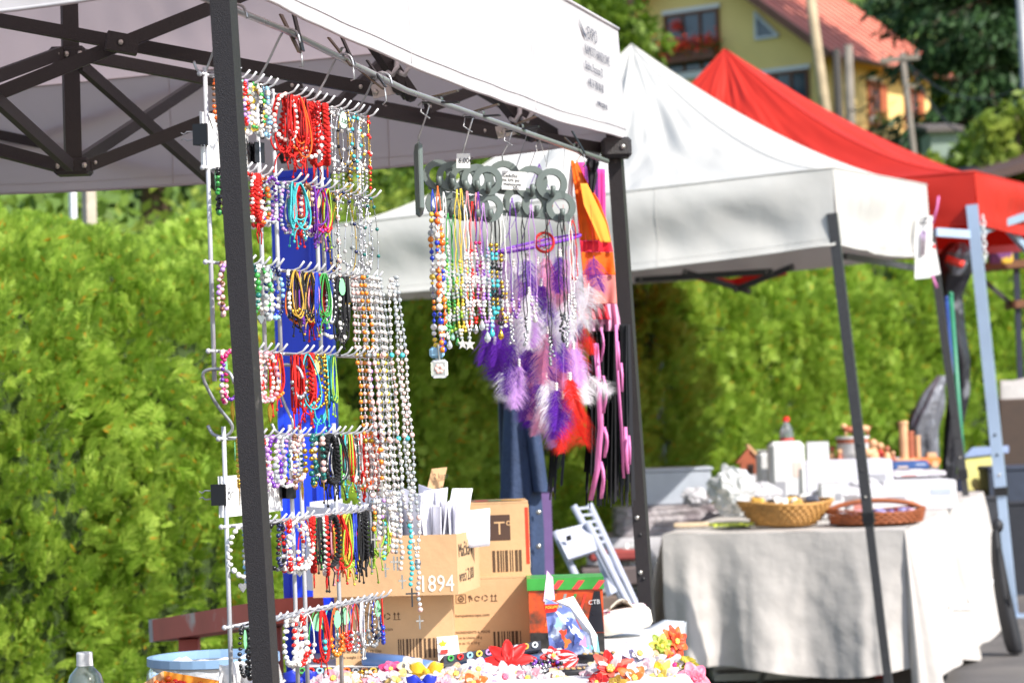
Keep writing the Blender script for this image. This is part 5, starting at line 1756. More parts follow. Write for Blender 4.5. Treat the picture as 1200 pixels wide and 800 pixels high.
drape('red_frill', '', '', [(350, 676, 706), (362, 680, 712), (374, 684, 716)], 6.02, M_hotred, .02, 4, .03, skirt)
rr = random.Random(5)
for k in range(120):
    x = 692 + 46 * rr.random()
    y1 = rr.uniform(540, 596)
    dx = rr.uniform(-6, 4) + (x - 712) * .12
    dd = 6.08 + rr.uniform(-.05, .08)
    b = MB()
    w = rr.uniform(.4, 1.4)
    pts = [(x, 380), (x + dx * .3, 450), (x + dx * .7, 520), (x + dx, y1)]
    vs = []
    for (xx, yy) in pts:
        j = rr.uniform(-1, 1)
        vs += [P(xx - w + j, yy, dd), P(xx + w + j, yy, dd + .01)]
    b.add([tuple(v) for v in vs], [(0, 1, 3, 2), (2, 3, 5, 4), (4, 5, 7, 6)])
    b.build('fringe_strand', M_blackc, skirt)
for k in range(26):
    x = 644 + 18 * rr.random()
    y1 = rr.uniform(545, 588)
    b = MB()
    dd = 6.2 + rr.uniform(-.05, .05)
    vs = []
    for (xx, yy) in [(x + 10, 440), (x + 4, 490), (x, 530), (x - 3, y1)]:
        vs += [P(xx - .8, yy, dd), P(xx + .8, yy, dd + .01)]
    b.add([tuple(v) for v in vs], [(0, 1, 3, 2), (2, 3, 5, 4), (4, 5, 7, 6)])
    b.build('fringe_strand', M_blackc, skirt)
def ribbon(pts, w, d):
    b = MB()
    vs = []
    for i, (x, y, ww) in enumerate(pts):
        vs += [P(x - w * ww, y, d + .004 * math.sin(i)), P(x + w * ww, y, d + .012 * math.cos(i * 1.3))]
    b.add([tuple(v) for v in vs], [(2 * i, 2 * i + 1, 2 * i + 3, 2 * i + 2) for i in range(len(pts) - 1)])
    b.build('pink_ribbon', M_pinkr, skirt, smooth=True, solid=.0012)
ribbon([(698, 402, 1), (702, 450, 1.1), (704, 500, 1.1), (700, 550, 1.1), (692, 586, 1)], 3.0, 5.98)
ribbon([(722, 380, .8), (724, 440, .9), (728, 500, .8), (731, 560, .7)], 2.0, 6.0)
ribbon([(733, 500, .8), (734, 530, 1.3), (736, 555, .6)], 2.2, 5.99)
for k, (y, hh, ww, dx) in enumerate(((384, 40, 1.3, 0), (440, 44, 1.6, 3), (500, 36, 2.0, 4), (540, 44, 2.2, 0))):
    x = 706 + dx
    ribbon([(x - 2, y, .8), (x + .5, y + hh * .25, 1.0), (x + 1.2, y + hh * .5, .9), (x, y + hh * .75, 1.05), (x - 1.5, y + hh, .9)], ww, 5.975)
for (x, y) in ((724, 400), (728, 425), (737, 510)):
    ribbon([(x, y, .8), (x + 1, y + 14, 1.0), (x + 1, y + 34, .8)], 1.6, 5.975)
# thin threads and a hook from the rail for the scarves
for k, (px, y) in enumerate(((676, 190), (694, 186), (640, 196), (660, 200), (620, 198), (605, 196))):
    d = 6.0 if px > 665 else 5.6
    s = {676: 2.05, 694: 2.15, 640: 1.78, 660: 1.9, 620: 1.7, 605: 1.6}[px]
    tag(MB().tube([RP(s, .06, 1.905), P(px, y, d)], .0009, 4).build('hanging_thread', M_steel), 'thin wire thread dropping from the rail to the ' + ['orange scarf', 'black ribbon', 'bead hanger loop', 'last hanger loop', 'middle hanger loop', 'noted hanger loop'][k], 'thread', 'threads under the rail')
# ================================================================== table with cartons, goods and flowers
TZ = .75
M_tabletop = mat('grey_table_sheet', C(206, 206, 208), .6, var=.06, scale=6)
M_tleg = mat('table_leg_metal', C(150, 152, 156), .4, .5)
tb = thing('stall_table', 'grey folding table under the cartons and flower brooches', 'table', (-.25, 5.5, ground_z(-.25, 5.5)))
MB().box((-.085, 5.55, TZ - .015), (.83, 1.36, .03), bev=.008).build('table_top', M_tabletop, tb)
for (x, y) in ((-.46, 4.92), (.29, 4.92), (-.46, 6.18), (.29, 6.18)):
    MB().tube([(x, y, TZ - .03), (x, y, ground_z(x, y))], .014, 8).build('leg', M_tleg, tb, smooth=True)

M_dark_ink = mat('carton_print', C(84, 62, 44), .85)
M_white_ink = mat('carton_white_print', C(238, 230, 218), .85)
def carton(label, fl, fr, d, yt, yb, depth=.22, turn=0.0, open_top=False, m=M_cardboard):
    """a carton whose front face spans pixels fl..fr, yt..yb at depth d; returns root, front frame"""
    a, b = P(fl, yb, d), P(fr, yb, d)
    zt, zb = P((fl + fr) / 2, yt, d).z, P((fl + fr) / 2, yb, d).z
    right = Vector((b.x - a.x, b.y - a.y, 0))
    wd = right.length
    right.normalize()
    right = Matrix.Rotation(turn, 3, 'Z') @ right
    back = Vector((-right.y, right.x, 0))
    a = Vector((a.x, a.y, zb))
    h = zt - zb
    root = thing('carton', label, 'box', a + right * wd / 2 + back * depth / 2, 'cartons on the table')
    t = .004
    c0 = a + right * wd / 2 + UP * h / 2
    rot = Matrix.Rotation(math.atan2(right.y, right.x), 3, 'Z')
    MB().box(c0 + back * t / 2, (wd, t, h), rot).build('front_panel', m, root)
    MB().box(c0 + back * (depth - t / 2), (wd, t, h), rot).build('back_panel', m, root)
    for sg in (-1, 1):
        MB().box(c0 + back * depth / 2 + right * sg * (wd / 2 - t / 2), (t, depth - 2 * t - .0006, h - .0006), rot).build('side_panel', m, root)
    MB().box(a + right * wd / 2 + back * depth / 2 + UP * (t / 2 + .0005), (wd - 2 * t - .001, depth - 2 * t - .001, t), rot).build('bottom_panel', m, root)
    if not open_top:
        for sg in (-1, 1):
            MB().box(a + right * wd / 2 + back * (depth / 2 + sg * (depth / 4 + .0006)) + UP * (h + t / 2 + .0006), (wd - .001, depth / 2 - .002, t), rot).build('flap', m, root)
        tp = MB().box(a + right * wd / 2 + back * depth / 2 + UP * (h + t + .0012), (wd * .98, .05, .0006), rot).build('packing_tape', mat('brown_tape', C(186, 140, 92), .3), root)
    return root, a, right, back, wd, h
def front(a, right, back, x, z, o=.0006):
    return a + right * x + UP * z - back * o
def print_icons(root, a, right, back, x, z, s):
    """the row of care symbols printed on a carton"""
    b = MB()
    n = -back
    f = lambda u, v: front(a, right, back, x + u * s, z + v * s)
    def rect(u0, v0, u1, v1):
        b.prism([f(u0, v0), f(u1, v0), f(u1, v1), f(u0, v1)], n, .0003)
    def circ(u, v, r, w, a0=0, a1=6.283, k=14):
        for i in range(k):
            p, q = a0 + (a1 - a0) * i / k, a0 + (a1 - a0) * (i + 1) / k
            b.prism([f(u + math.cos(p) * r, v + math.sin(p) * r), f(u + math.cos(p) * (r + w), v + math.sin(p) * (r + w)), f(u + math.cos(q) * (r + w), v + math.sin(q) * (r + w)), f(u + math.cos(q) * r, v + math.sin(q) * r)], n, .0003)
    # framed badge
    rect(-.7, -.6, -.62, .6); rect(.62, -.6, .7, .6); rect(-.62, -.6, .62, -.53); rect(-.62, .53, .62, .6)
    circ(0, 0, .28, .16)
    rect(-.15, -.12, .15, .1)
    # glass / fragile
    rect(1.1, -.45, 1.2, .1); rect(1.0, .1, 1.35, .4); rect(1.3, -.1, 1.4, .45); rect(1.45, -.3, 1.55, .2)
    # recycling loops
    circ(2.2, -.05, .25, .12, .6, 5.6)
    rect(2.4, .05, 2.58, .2)
    for k in range(3):
        an = k * 2.094
        circ(3.25, 0, .3, .13, an + .2, an + 1.7, 5)
    # arrows up with base line
    rect(4.0, -.5, 4.95, -.42)
    for u in (4.2, 4.7):
        rect(u - .05, -.38, u + .05, .2)
        b.prism([f(u - .2, .18), f(u + .2, .18), f(u, .5)], n, .0003)
    b.build('care_symbols', M_dark_ink, root)
def barcode(root, a, right, back, x, z, w, h, seed):
    r2 = random.Random(seed)
    u = 0.0
    b = MB()
    while u < w:
        t = r2.choice((.0022, .003, .0045, .006))
        b.prism([front(a, right, back, x + u, z), front(a, right, back, x + u + t, z), front(a, right, back, x + u + t, z + h), front(a, right, back, x + u, z + h)], -back, .0003)
        u += t + r2.choice((.0025, .003, .0045))
    b.build('barcode', M_dark_ink, root)

r, a, rt, bk, wd, h = carton('lower left brown carton with printed care symbols under the 1894 carton', 394, 532, 5.52, 697, 778, .24)
print_icons(r, a, rt, bk, .06, h - .045, .0165)
barcode(r, a, rt, bk, .135, .012, .09, .042, 2)
lettering('www.banqueteurope.com', .0095, front(a, rt, bk, .025, h * .49), rt, UP, M_dark_ink, r)
for k, t in enumerate(('INGREDIENTS & USE BY', 'Made in Union 18 7 % Co', 'sans au et 15 x 10 g 1% Clap', 'Net weight 1 500 g')):
    lettering(t, .0078, front(a, rt, bk, .008, .052 - .012 * k), rt, UP, M_dark_ink, r)
r, a, rt, bk, wd, h = carton('brown carton with care symbols below the carton with the coloured sticker', 532, 627, 5.74, 678, 768, .2, .02)
print_icons(r, a, rt, bk, .02, h - .042, .0165)
barcode(r, a, rt, bk, .09, .012, .062, .042, 5)
lettering('banqueteurope.com', .0095, front(a, rt, bk, .006, h * .52), rt, UP, M_dark_ink, r)
for k, t in enumerate(('INGREDIENTS & MADE', 'au et la Union 18 g', 'sans au 15 x 10 g')):
    lettering(t, .0078, front(a, rt, bk, .004, .052 - .012 * k), rt, UP, M_dark_ink, r)
r, a, rt, bk, wd, h = carton('upper right brown carton with a red and yellow sticker', 552, 622, 5.76, 590, 677, .2, .03)
MB().prism([front(a, rt, bk, .044, .085), front(a, rt, bk, .092, .085), front(a, rt, bk, .092, .142), front(a, rt, bk, .044, .142)], -bk, .0004).build('dark_label', mat('dark_label_print', C(74, 52, 42), .8), r)
lettering('T°', .042, front(a, rt, bk, .055, .098, .0012), rt, UP, M_cardboard, r)
barcode(r, a, rt, bk, .05, .014, .07, .048, 9)
# coloured sticker round the right side
sd = a + rt * wd
def side_pt(o, z, e=.0008):
    return sd + bk * o + UP * z + rt * e
for (z0, z1, o0, o1, rgb) in ((h - .07, h - .004, .006, .05, (236, 170, 40)), (h - .1, h - .0705, .006, .045, (222, 52, 34)), (h - .145, h - .1005, .008, .035, (236, 232, 226))):
    MB().prism([side_pt(o0, z0), side_pt(o1, z0), side_pt(o1, z1), side_pt(o0, z1)], rt, .0004).build('sticker', dye(rgb, .4), r)
for (x0, x1, rgb) in ((.06, .09, (70, 170, 70)), (.0905, .12, (222, 52, 34)), (.01, .0595, (240, 186, 50))):
    q0 = a + rt * (wd - x1) + UP * (h + .0075) + bk * .004
    MB().prism([q0, q0 + rt * (x1 - x0), q0 + rt * (x1 - x0) + bk * .03, q0 + bk * .03], UP, .0004).build('sticker', dye(rgb, .4), r)
MB().prism([front(a, rt, bk, wd - .008, .03), front(a, rt, bk, wd - .001, .03), front(a, rt, bk, wd - .001, h - .01), front(a, rt, bk, wd - .008, h - .01)], -bk, .0004).build('sticker', dye((226, 60, 36), .4), r)
r, a, rt, bk, wd, h = carton('open brown carton marked 1894 and filled with white envelopes', 367, 541, 5.47, 627, 697, .23, -.19, True)
A94 = (a, rt, bk, wd, h)
fpanel = [c for c in r.children if c.name.startswith('front_panel')][0]
lettering('1894', .05, front(a, rt, bk, wd - .085, .008, .0012), rt, UP, M_white_ink, fpanel, squeeze=.78)
sd = a + rt * wd
spanel = [c for c in r.children if c.name.startswith('side_panel')][1]
lettering('Mačka v', .041, side_pt(.012, .078, .0012), bk, UP, M_ink, spanel, squeeze=1.05, thin=.012)
lettering('vreci 2,00', .038, side_pt(.012, .025, .0012), bk, UP, M_ink, spanel, squeeze=1.0, thin=.012)
# envelopes in the carton: each its own
M_env = mat('white_envelope', C(240, 240, 248), .8, var=.02, scale=20, trans=.15)
rr = random.Random(3)
for k in range(48):
    t = k / 47
    x = wd * (.05 + .9 * t) + rr.uniform(-.004, .004)
    big = .35 < t < .5 or rr.random() < .12
    hh = rr.uniform(.165, .19) + (.012 if t > .55 else .0) + (.025 if big and t > .4 else 0)
    o = rr.uniform(.02, .09)
    ln = rr.uniform(.09, .12)
    p0 = a + rt * x + bk * o + UP * .01
    lean = rt * rr.uniform(-.02, .03) + bk * rr.uniform(-.01, .01)
    dirv = (bk * .8 + rt * rr.uniform(-.75, .3)).normalized()
    pts = [p0, p0 + dirv * ln, p0 + dirv * ln + UP * hh + lean, p0 + UP * hh * rr.uniform(.92, 1.0) + lean]
    n = dirv.cross(UP).normalized()
    tag(MB().prism(pts, n, .0016).build('envelope', M_env), 'white paper envelope standing upright in the open carton', 'envelope', 'envelopes in the carton')
# a bigger bent sheet
b = MB()
b.grid(lambda u, v: P(524 + 24 * u + 3 * v * v * 2, 632 - 60 * v, 5.5 + .02 * u + .03 * v * v), 6, 8)
tag(b.build('paper_sheet', M_env, smooth=True, solid=.0008), 'curled white paper sheet sticking out highest of the carton', 'paper')
b = MB()
b.grid(lambda u, v: P(548 + 26 * u, 642 - 44 * v - 3 * u, 5.53 + .03 * u), 4, 4)
tag(b.build('paper_sheet', M_env, smooth=True, solid=.0008), 'flat white paper sheet at the lettered end of the carton', 'paper')
b = MB()
b.grid(lambda u, v: P(363 + 38 * u, 640 - 52 * v - 4 * u, 5.72 + .02 * u), 4, 4)
tag(b.build('paper_sheet', M_env, smooth=True, solid=.0008), 'white paper sheet propped behind the carton beside the blue board', 'paper')
# cardboard sign on top
q = [P(497, 588, 5.62), P(516, 586, 5.62), P(524, 547, 5.66), P(506, 549, 5.66)]
sg_ = thing('cardboard_sign', 'small brown cardboard sign standing up among the envelopes', 'sign', P(508, 640, 5.62))
MB().prism(q, Vector((0, -1, 0)), .004).build('board', M_cardboard, sg_)
MB().prism([P(501, 640, 5.63), P(512, 640, 5.63), P(516, 587, 5.63), P(499, 588, 5.63)], Vector((0, -1, 0)), .003).build('stem', M_cardboard, sg_)
lettering('2 kusy', .016, P(508, 561, 5.635), (P(516, 586, 5.62) - P(497, 588, 5.62)), UP, M_ink, sg_, squeeze=.8)
lettering('2€', .02, P(506, 580, 5.615), (P(516, 586, 5.62) - P(497, 588, 5.62)), UP, M_ink, sg_, squeeze=.8)
# price card on the cartons
q = [P(512, 746, 5.5), P(536, 744, 5.5), P(539, 770, 5.47), P(514, 774, 5.47)]
pc = thing('price_card', 'white price card with a yellow star leaning on the cartons', 'card', (q[2] + q[3]) / 2, 'white price cards')
MB().prism(q, Vector((0, -1, .1)), .0012).build('sheet', M_card, pc)
st = []
for i in range(10):
    an = math.pi * i / 5
    rr_ = .011 if i % 2 == 0 else .005
    st.append(P(519, 754, 5.487) + Vector((math.sin(an) * rr_, 0, math.cos(an) * rr_)))
MB().prism(st, Vector((0, -1, 0)), .0008).build('yellow_star', dye((240, 196, 50), .6), pc)
MB().prism([P(516, 761, 5.475), P(525, 760, 5.475), P(525, 765, 5.473), P(516, 766, 5.473)], Vector((0, -1, 0)), .0008).build('red_mark', dye((206, 60, 50), .6), pc)

# tall blue board behind the racks
bb = thing('blue_board', 'tall blue plastic board standing behind the bracelet racks', 'board', P(362, 800, 5.85))
M_bluep = mat('blue_plastic', C(26, 66, 222), .35, var=.07, scale=4)
f0 = [P(320, 206, 5.85), P(380, 199, 5.85), P(402, 860, 5.85), P(342, 860, 5.85)]
fz = ground_z(f0[2].x, f0[2].y)
def dn(p, q):
    t = (fz - p.z) / (q.z - p.z)
    return p + (q - p) * t
f0[2], f0[3] = dn(f0[1], f0[2]), dn(f0[0], f0[3])
MB().prism(f0, Vector((.15, .99, 0)), .06).build('panel', M_bluep, bb)
for (i, j, w) in ((0, 3, .012), (1, 2, .012), (0, 1, .012)):
    MB().bar(f0[i] - Vector((0, .004, 0)), f0[j] - Vector((0, .004, 0)), .014, .010, up=(0, 1, 0)).build('edge_rib', M_bluep, bb)
MB().bar((f0[0] + f0[1]) / 2 * .999 + Vector((.02, -.003, 0)), (f0[2] + f0[3]) / 2 + Vector((.02, -.003, 0)), .006, .006, up=(0, 1, 0)).build('crease', M_bluep, bb)

# ------------------------------------------------------------------ card tin, booster box, hats at the far end
tin = thing('card_tin', 'red and green printed tin with black end beside the cartons', 'tin', P(662, 762, 5.55))
a_, c_, b2_ = P(621, 758, 5.5), P(668, 762, 5.42), P(706, 748, 5.62)
def quad_part(root, name, pts, m, th=.003, n=None):
    pts = [Vector(p) for p in pts]
    nn = n or ((pts[1] - pts[0]).cross(pts[3] - pts[0])).normalized()
    return MB().prism(pts, nn, th).build(name, m, root)
M_tinor = mat('tin_orange_print', C(206, 78, 36), .35, var=.3, scale=25, wear=(C(96, 60, 44), 18, .5, .6))
M_tingr = mat('tin_green_print', C(58, 150, 62), .35, var=.2, scale=30)
M_tinbk = mat('tin_black_print', C(34, 34, 40), .3, var=.3, scale=40)
zt = P(660, 697, 5.45).z
zl = P(660, 684, 5.45).z
base_z = TZ
def V(p, z):
    return Vector((p.x, p.y, z))
pl, pm, pr = P(621, 740, 5.62), P(664, 745, 5.5), P(708, 740, 5.6)
body = MB().prism([V(pl, base_z), V(pr, base_z), V(pr + Vector((.0, .13, 0)), base_z), V(pl + Vector((0, .13, 0)), base_z)], UP, zt - base_z).build('tin_body', M_tinor, tin)
lid = MB().prism([V(pl, zt + .001) + Vector((-.003, -.004, 0)), V(pr, zt + .001) + Vector((.003, -.004, 0)), V(pr, zt + .001) + Vector((.003, .134, 0)), V(pl, zt + .001) + Vector((-.003, .134, 0))], UP, .026).build('lid', M_tingr, tin)
rgt = (pr - pl).normalized()
ft = lambda x, z, o=.0008: V(pl, z) + rgt * x + Vector((0, -o, 0))
W_ = (pr - pl).length
for (x0, x1, m) in ((W_ * .76, W_, M_tinbk),):
    quad_part(tin, 'black_panel', [ft(x0, base_z + .05), ft(x1, base_z + .05), ft(x1 - .006, zt), ft(x0 + .02, zt)], m, .0006, Vector((0, -1, 0)))
for k in range(4):
    x = W_ * .2 + k * .022
    quad_part(tin, 'stripe', [ft(x, base_z + .062), ft(x + .006, base_z + .062), ft(x + .03, zt - .006), ft(x + .024, zt - .006)], dye(((226, 110, 60), (150, 150, 146), (66, 140, 70), (200, 60, 40))[k], .4), .0005, Vector((0, -1, 0)))
quad_part(tin, 'lower_band', [ft(0, base_z), ft(W_, base_z), ft(W_, base_z + .048), ft(0, base_z + .048)], mat('tin_dark_band', C(52, 50, 48), .3, var=.5, scale=60), .0005, Vector((0, -1, 0)))
for k in range(3):
    x = .05 + k * .045
    MB().prism([V(pl, zt + .004) + rgt * x + Vector((0, -.0046, 0)), V(pl, zt + .004) + rgt * (x + .014) + Vector((0, -.0046, 0)), V(pl, zt + .024) + rgt * (x + .03) + Vector((0, -.0046, 0)), V(pl, zt + .024) + rgt * (x + .016) + Vector((0, -.0046, 0))], Vector((0, -1, 0)), .0005).build('lid_stripe', dye((214, 70, 66), .4), lid)
lettering('CTB', .014, ft(W_ * .80, zt - .03, .0022), rgt + UP * .1, UP, M_white, tin)

bo = thing('booster_box', 'small open display box with swirling blue and red print', 'box', P(672, 770, 5.32))
M_swirl = mat('swirl_print', C(110, 128, 190), .3, var=.5, scale=34, wear=(C(200, 214, 240), 26, .5, .58))
D1 = 5.32
quad_part(bo, 'printed_front', [P(645, 768, D1), P(696, 774, D1 - .02), P(690, 742, D1 - .01), P(680, 736, D1), P(668, 712, D1), P(638, 700, D1)], M_swirl, .002, Vector((0, 1, 0)))
quad_part(bo, 'white_inside', [P(652, 704, D1 + .05), P(672, 698, D1 + .05), P(700, 744, D1 + .045), P(698, 768, D1 + .02), P(692, 740, D1 + .0), P(668, 710, D1 + .002)], M_card, .002, Vector((0, 1, 0)))
quad_part(bo, 'raised_flap', [P(637, 704, D1 + .03), P(650, 702, D1 + .05), P(648, 676, D1 + .06), P(641, 668, D1 + .06)], mat('flap_print', C(214, 170, 204), .4, var=.4, scale=40), .0015, Vector((0, 1, 0)))
quad_part(bo, 'side_panel', [P(698, 768, D1 + .02), P(703, 764, D1 + .08), P(700, 744, D1 + .06), P(694, 746, D1 + .015)], mat('side_print', C(120, 190, 206), .35, var=.4, scale=40), .0015, Vector((0, 1, 0)))
lb = quad_part(bo, 'red_label', [P(639, 718, D1 - .006), P(652, 716, D1 - .006), P(655, 707, D1 - .006), P(637, 708, D1 - .006)], dye((206, 40, 34), .35), .001, Vector((0, -1, 0)))
lettering('POKéMON', .0085, P(639, 713, D1 - .009), Vector((1, 0, .03)), UP, dye((244, 208, 60), .4), lb, squeeze=.85)
for k, (x, y, rgb) in enumerate(((660, 742, (220, 70, 40)), (664, 752, (236, 120, 50)), (676, 748, (70, 90, 160)), (654, 730, (150, 190, 226)), (684, 752, (206, 150, 190)), (668, 730, (90, 110, 180)), (656, 756, (60, 70, 120)), (690, 760, (110, 200, 210)))):
    c = P(x, y, D1 - .012)
    pts = []
    for i in range(9):
        an = 2 * math.pi * i / 9
        rr_ = .009 * (1 + .5 * math.sin(an * 3 + k))
        pts.append(c + Vector((math.cos(an) * rr_ * .8, 0, math.sin(an) * rr_ * 1.2)))
    MB().prism(pts, Vector((0, -1, 0)), .0006).build('print_patch', dye(rgb, .35), bo)

# stack of white slippers / trays beyond the tin
def rounded_slab(mb, c, sx, sy, sz, yaw, pitch=0.0, n=22, power=2.6):
    rot = Matrix.Rotation(yaw, 3, 'Z') @ Matrix.Rotation(pitch, 3, 'Y')
    vs, fs = [], []
    rings = [(.9, -.5), (1, -.3), (1, .3), (.94, .46), (.8, .5), (.0, .5)]
    for (k, z) in [(0, -.5)] + rings:
        for j in range(n):
            a = 2 * math.pi * j / n
            ca, sa = math.cos(a), math.sin(a)
            x = math.copysign(abs(ca) ** (2 / power), ca) * k * sx / 2
            y = math.copysign(abs(sa) ** (2 / power), sa) * k * sy / 2
            vs.append(tuple(Vector(c) + rot @ Vector((x, y, z * sz))))
    for i in range(len(rings)):
        for j in range(n):
            fs.append((i * n + j, i * n + (j + 1) % n, (i + 1) * n + (j + 1) % n, (i + 1) * n + j))
    mb.add(vs, fs)
    return mb
M_creamy = mat('cream_foam', C(240, 234, 220), .6, var=.05, scale=20)
wt = thing('white_slipper', 'cream foam slipper with flower print resting beside the tent leg', 'slipper', P(728, 738, 6.0))
rounded_slab(MB(), P(730, 727, 6.0), .135, .11, .045, .2, -.16).build('sole', M_creamy, wt, smooth=True)
rounded_slab(MB(), P(730, 716, 6.02), .11, .09, .02, .2, -.16).build('insole', mat('flower_insole', C(236, 224, 220), .7, var=.1, scale=60, wear=(C(170, 60, 110), 55, .56, .6)), wt, smooth=True)
MB().grid(lambda u, v: P(712 + 34 * u, 716 - 14 * math.sin(math.pi * u) * (1 - .2 * v) + 6 * v, 5.98 + .09 * v), 12, 8).build('strap', mat('grey_strap', C(206, 200, 186), .6, var=.2, scale=60, wear=(C(120, 104, 88), 70, .55, .6)), wt, smooth=True, solid=.004)
tr = thing('white_tray', 'long pale plastic tray edge sloping up beside the flower brooches', 'tray', P(745, 768, 5.75))
b = MB()
b.grid(lambda u, v: P(690 + 112 * u, 800 - 72 * u ** .9 + 17 * v + 3 * math.sin(u * 3), 5.35 + .95 * u - .03 * v), 20, 3)
b.build('rim', mat('pale_plastic', C(214, 218, 222), .4, var=.04), tr, smooth=True, solid=.012)
b = MB()
b.grid(lambda u, v: P(690 + 112 * u - 40 * v * (1 - u) - 25 * v, 800 - 72 * u ** .9 + 3 * math.sin(u * 3) - 2 * v, 5.36 + .95 * u + .1 * v), 20, 4)
b.build('tray_floor', mat('pale_plastic', C(214, 218, 222), .4), tr, smooth=True, solid=.004)

# pencil cases with a row of coloured snap rings
def pen_case(label, x0, y0, x1, y1, d0, d1, hpx, cols):
    a, c = P(x0, y0, d0), P(x1, y1, d1)
    rt = (c - a).normalized()
    up = (UP * .75 + Vector((0, .6, 0))).normalized()
    nrm = rt.cross(up).normalized()
    if nrm.y > 0:
        nrm = -nrm
    H = hpx / 3000 * d0
    root = thing('pen_set', label, 'pen set', a, 'pen sets in clear trays')
    MB().prism([a, c, c + up * H, a + up * H], -nrm, .02).build('case', mat('dark_clear_case', C(52, 50, 54), .12, var=.2, scale=20, spec=.8), root)
    L = (c - a).length
    n = len(cols)
    for i, cc in enumerate(cols):
        q = a + rt * L * (i + .7) / (n + .4) + up * H * .55 + nrm * .002
        m = MB()
        e2 = rt
        pts = [q + rt * math.cos(2 * math.pi * k / 12) * .0062 + up * math.sin(2 * math.pi * k / 12) * .0062 for k in range(12)]
        m.tube(pts, .0022, 5, closed=True)
        m.build('pen_cap', dye(COL[cc], .35), root, smooth=True)
pen_case('dark clear tray of pens with coloured caps before the lower carton', 346, 792, 455, 792, 5.28, 5.30, 13, ['green', 'red', 'sky', 'yellow', 'lilac', 'orange', 'grey', 'brown', 'gold', 'grey'])
pen_case('dark clear tray of pens nearest the blue bow', 352, 803, 452, 803, 5.2, 5.22, 12, ['green', 'red', 'sky', 'pink', 'lilac', 'orange', 'grey', 'brown', 'gold', 'silver'])
pen_case('dark clear tray of pens on the blue folded cloth', 520, 778, 634, 760, 5.36, 5.5, 12, ['green', 'red', 'sky', 'yellow', 'lilac', 'orange', 'blue', 'silver', 'gold', 'clear'])
M_bluecloth = mat('blue_grey_film', C(92, 124, 176), .3, var=.2, scale=14, wear=(C(190, 186, 180), 9, .55, .62))
bfr = MB()
bfr.tube([P(428, 772, 5.5), P(470, 776, 5.46), P(536, 788, 5.4)], .016, 10)
tag(bfr.build('film_roll', M_bluecloth, smooth=True), 'blue and yellow film roll lying against the lower carton', 'roll')
b = MB()
b.grid(lambda u, v: P(518 + 120 * u, 794 - 15 * u - 14 * v, 5.3 + .1 * u + .12 * v), 20, 4)
tag(b.build('folded_cloth', M_bluecloth, smooth=True, solid=.006), 'blue folded cloth under the pen tray', 'cloth')

# ------------------------------------------------------------------ flower brooches, bows, hair clips
def petal(mb, c, r, ang, tilt, w, e, f, n, mi=0, cup=.3):
    """petal out from c in direction ang within plane (e,f), raised by tilt"""
    dv = e * math.cos(ang) + f * math.sin(ang)
    sv = -e * math.sin(ang) + f * math.cos(ang)
    vs, fs = [], []
    NU, NV = 4, 5
    for j in range(NV + 1):
        t = j / NV
        for i in range(NU + 1):
            u = i / NU * 2 - 1
            ww = w * math.sin(math.pi * (.12 + .80 * t) ** .9)
            p = c + dv * r * t * math.cos(tilt) + n * (r * t * math.sin(tilt) + cup * ww * u * u - .15 * r * t * t) + sv * ww * u
            vs.append(tuple(p))
    for j in range(NV):
        for i in range(NU):
            q = j * (NU + 1) + i
            fs.append((q, q + 1, q + NU + 2, q + NU + 1))
    mb.add(vs, fs, mi)
FLM = {}
def satin(rgb):
    return mat('satin_%d_%d_%d' % tuple(rgb), C(*rgb), .45, var=.1, scale=60, trans=.3, sheen=.2)
def flower(label, px, py, d, r_full, cols, np_=8, lean=None, centre=(236, 206, 90), layers=2):
    r = r_full * .86
    c = P(px, py, d)
    n = Vector(lean or (rnd.uniform(-.35, .35), -.75, rnd.uniform(.4, .8))).normalized()
    e = n.orthogonal().normalized()
    f = n.cross(e)
    root = thing('flower_brooch', label, 'flower', c - UP * r * .4, 'fabric flower brooches')
    for l in range(layers):
        rr_ = r * (1 - .36 * l)
        for k in range(np_):
            ang = 2 * math.pi * (k + .5 * l) / np_ + rnd.uniform(-.08, .08)
            m = MB()
            petal(m, c + n * .004 * l, rr_, ang, .15 + .45 * l + rnd.uniform(-.08, .12), rr_ * 2.4 / np_, e, f, n)
            m.build('petal', satin(cols[(k + l) % len(cols)]), root, smooth=True, solid=.0008)
    m = MB()
    for k in range(7):
        m.sphere(c + n * (r * .28) + e * math.cos(k) * r * .09 * (k > 0) + f * math.sin(k * 1.05) * r * .09 * (k > 0), r * .09)
    m.build('centre_beads', dye(centre, .3), root, smooth=True)
def bow(label, px, py, d, s, rgb, name='satin_bow'):
    c = P(px, py, d)
    root = thing(name, label, 'bow', c - UP * s * .4, 'satin bows on the table')
    for sg in (-1, 1):
        for k, tz in enumerate((.35, -.25)):
            b = MB()
            def fn(u, v):
                x = sg * s * (u * 1.0)
                w = s * .42 * math.sin(math.pi * min(1, .15 + u * .8))
                return c + Vector((x, -s * .25 * math.sin(math.pi * u) + .01 * k, (v - .5) * w * 1.6 + tz * s * u + .12 * s * math.sin(v * 6 + u * 5)))
            b.grid(fn, 8, 5)
            b.build('loop', satin(rgb), root, smooth=True, solid=.001)
    MB().sphere(c + Vector((0, -.008, 0)), s * .2, res=(8, 5)).build('knot', satin(rgb), root, smooth=True)
WHT, PNK, HPK, YEL, BLU, RED_, ORG_, PEA, LIL, GRN = (216, 210, 212), (228, 164, 178), (232, 70, 130), (244, 206, 50), (28, 52, 190), (226, 34, 30), (240, 120, 50), (250, 200, 160), (206, 190, 236), (150, 168, 40)
bow('royal blue satin bow before the pen trays', 352, 796, 5.08, .034, BLU)
flower('white fabric flower with pale pink edges beside the blue bow', 392, 797, 5.1, .042, [WHT, PNK], 7)
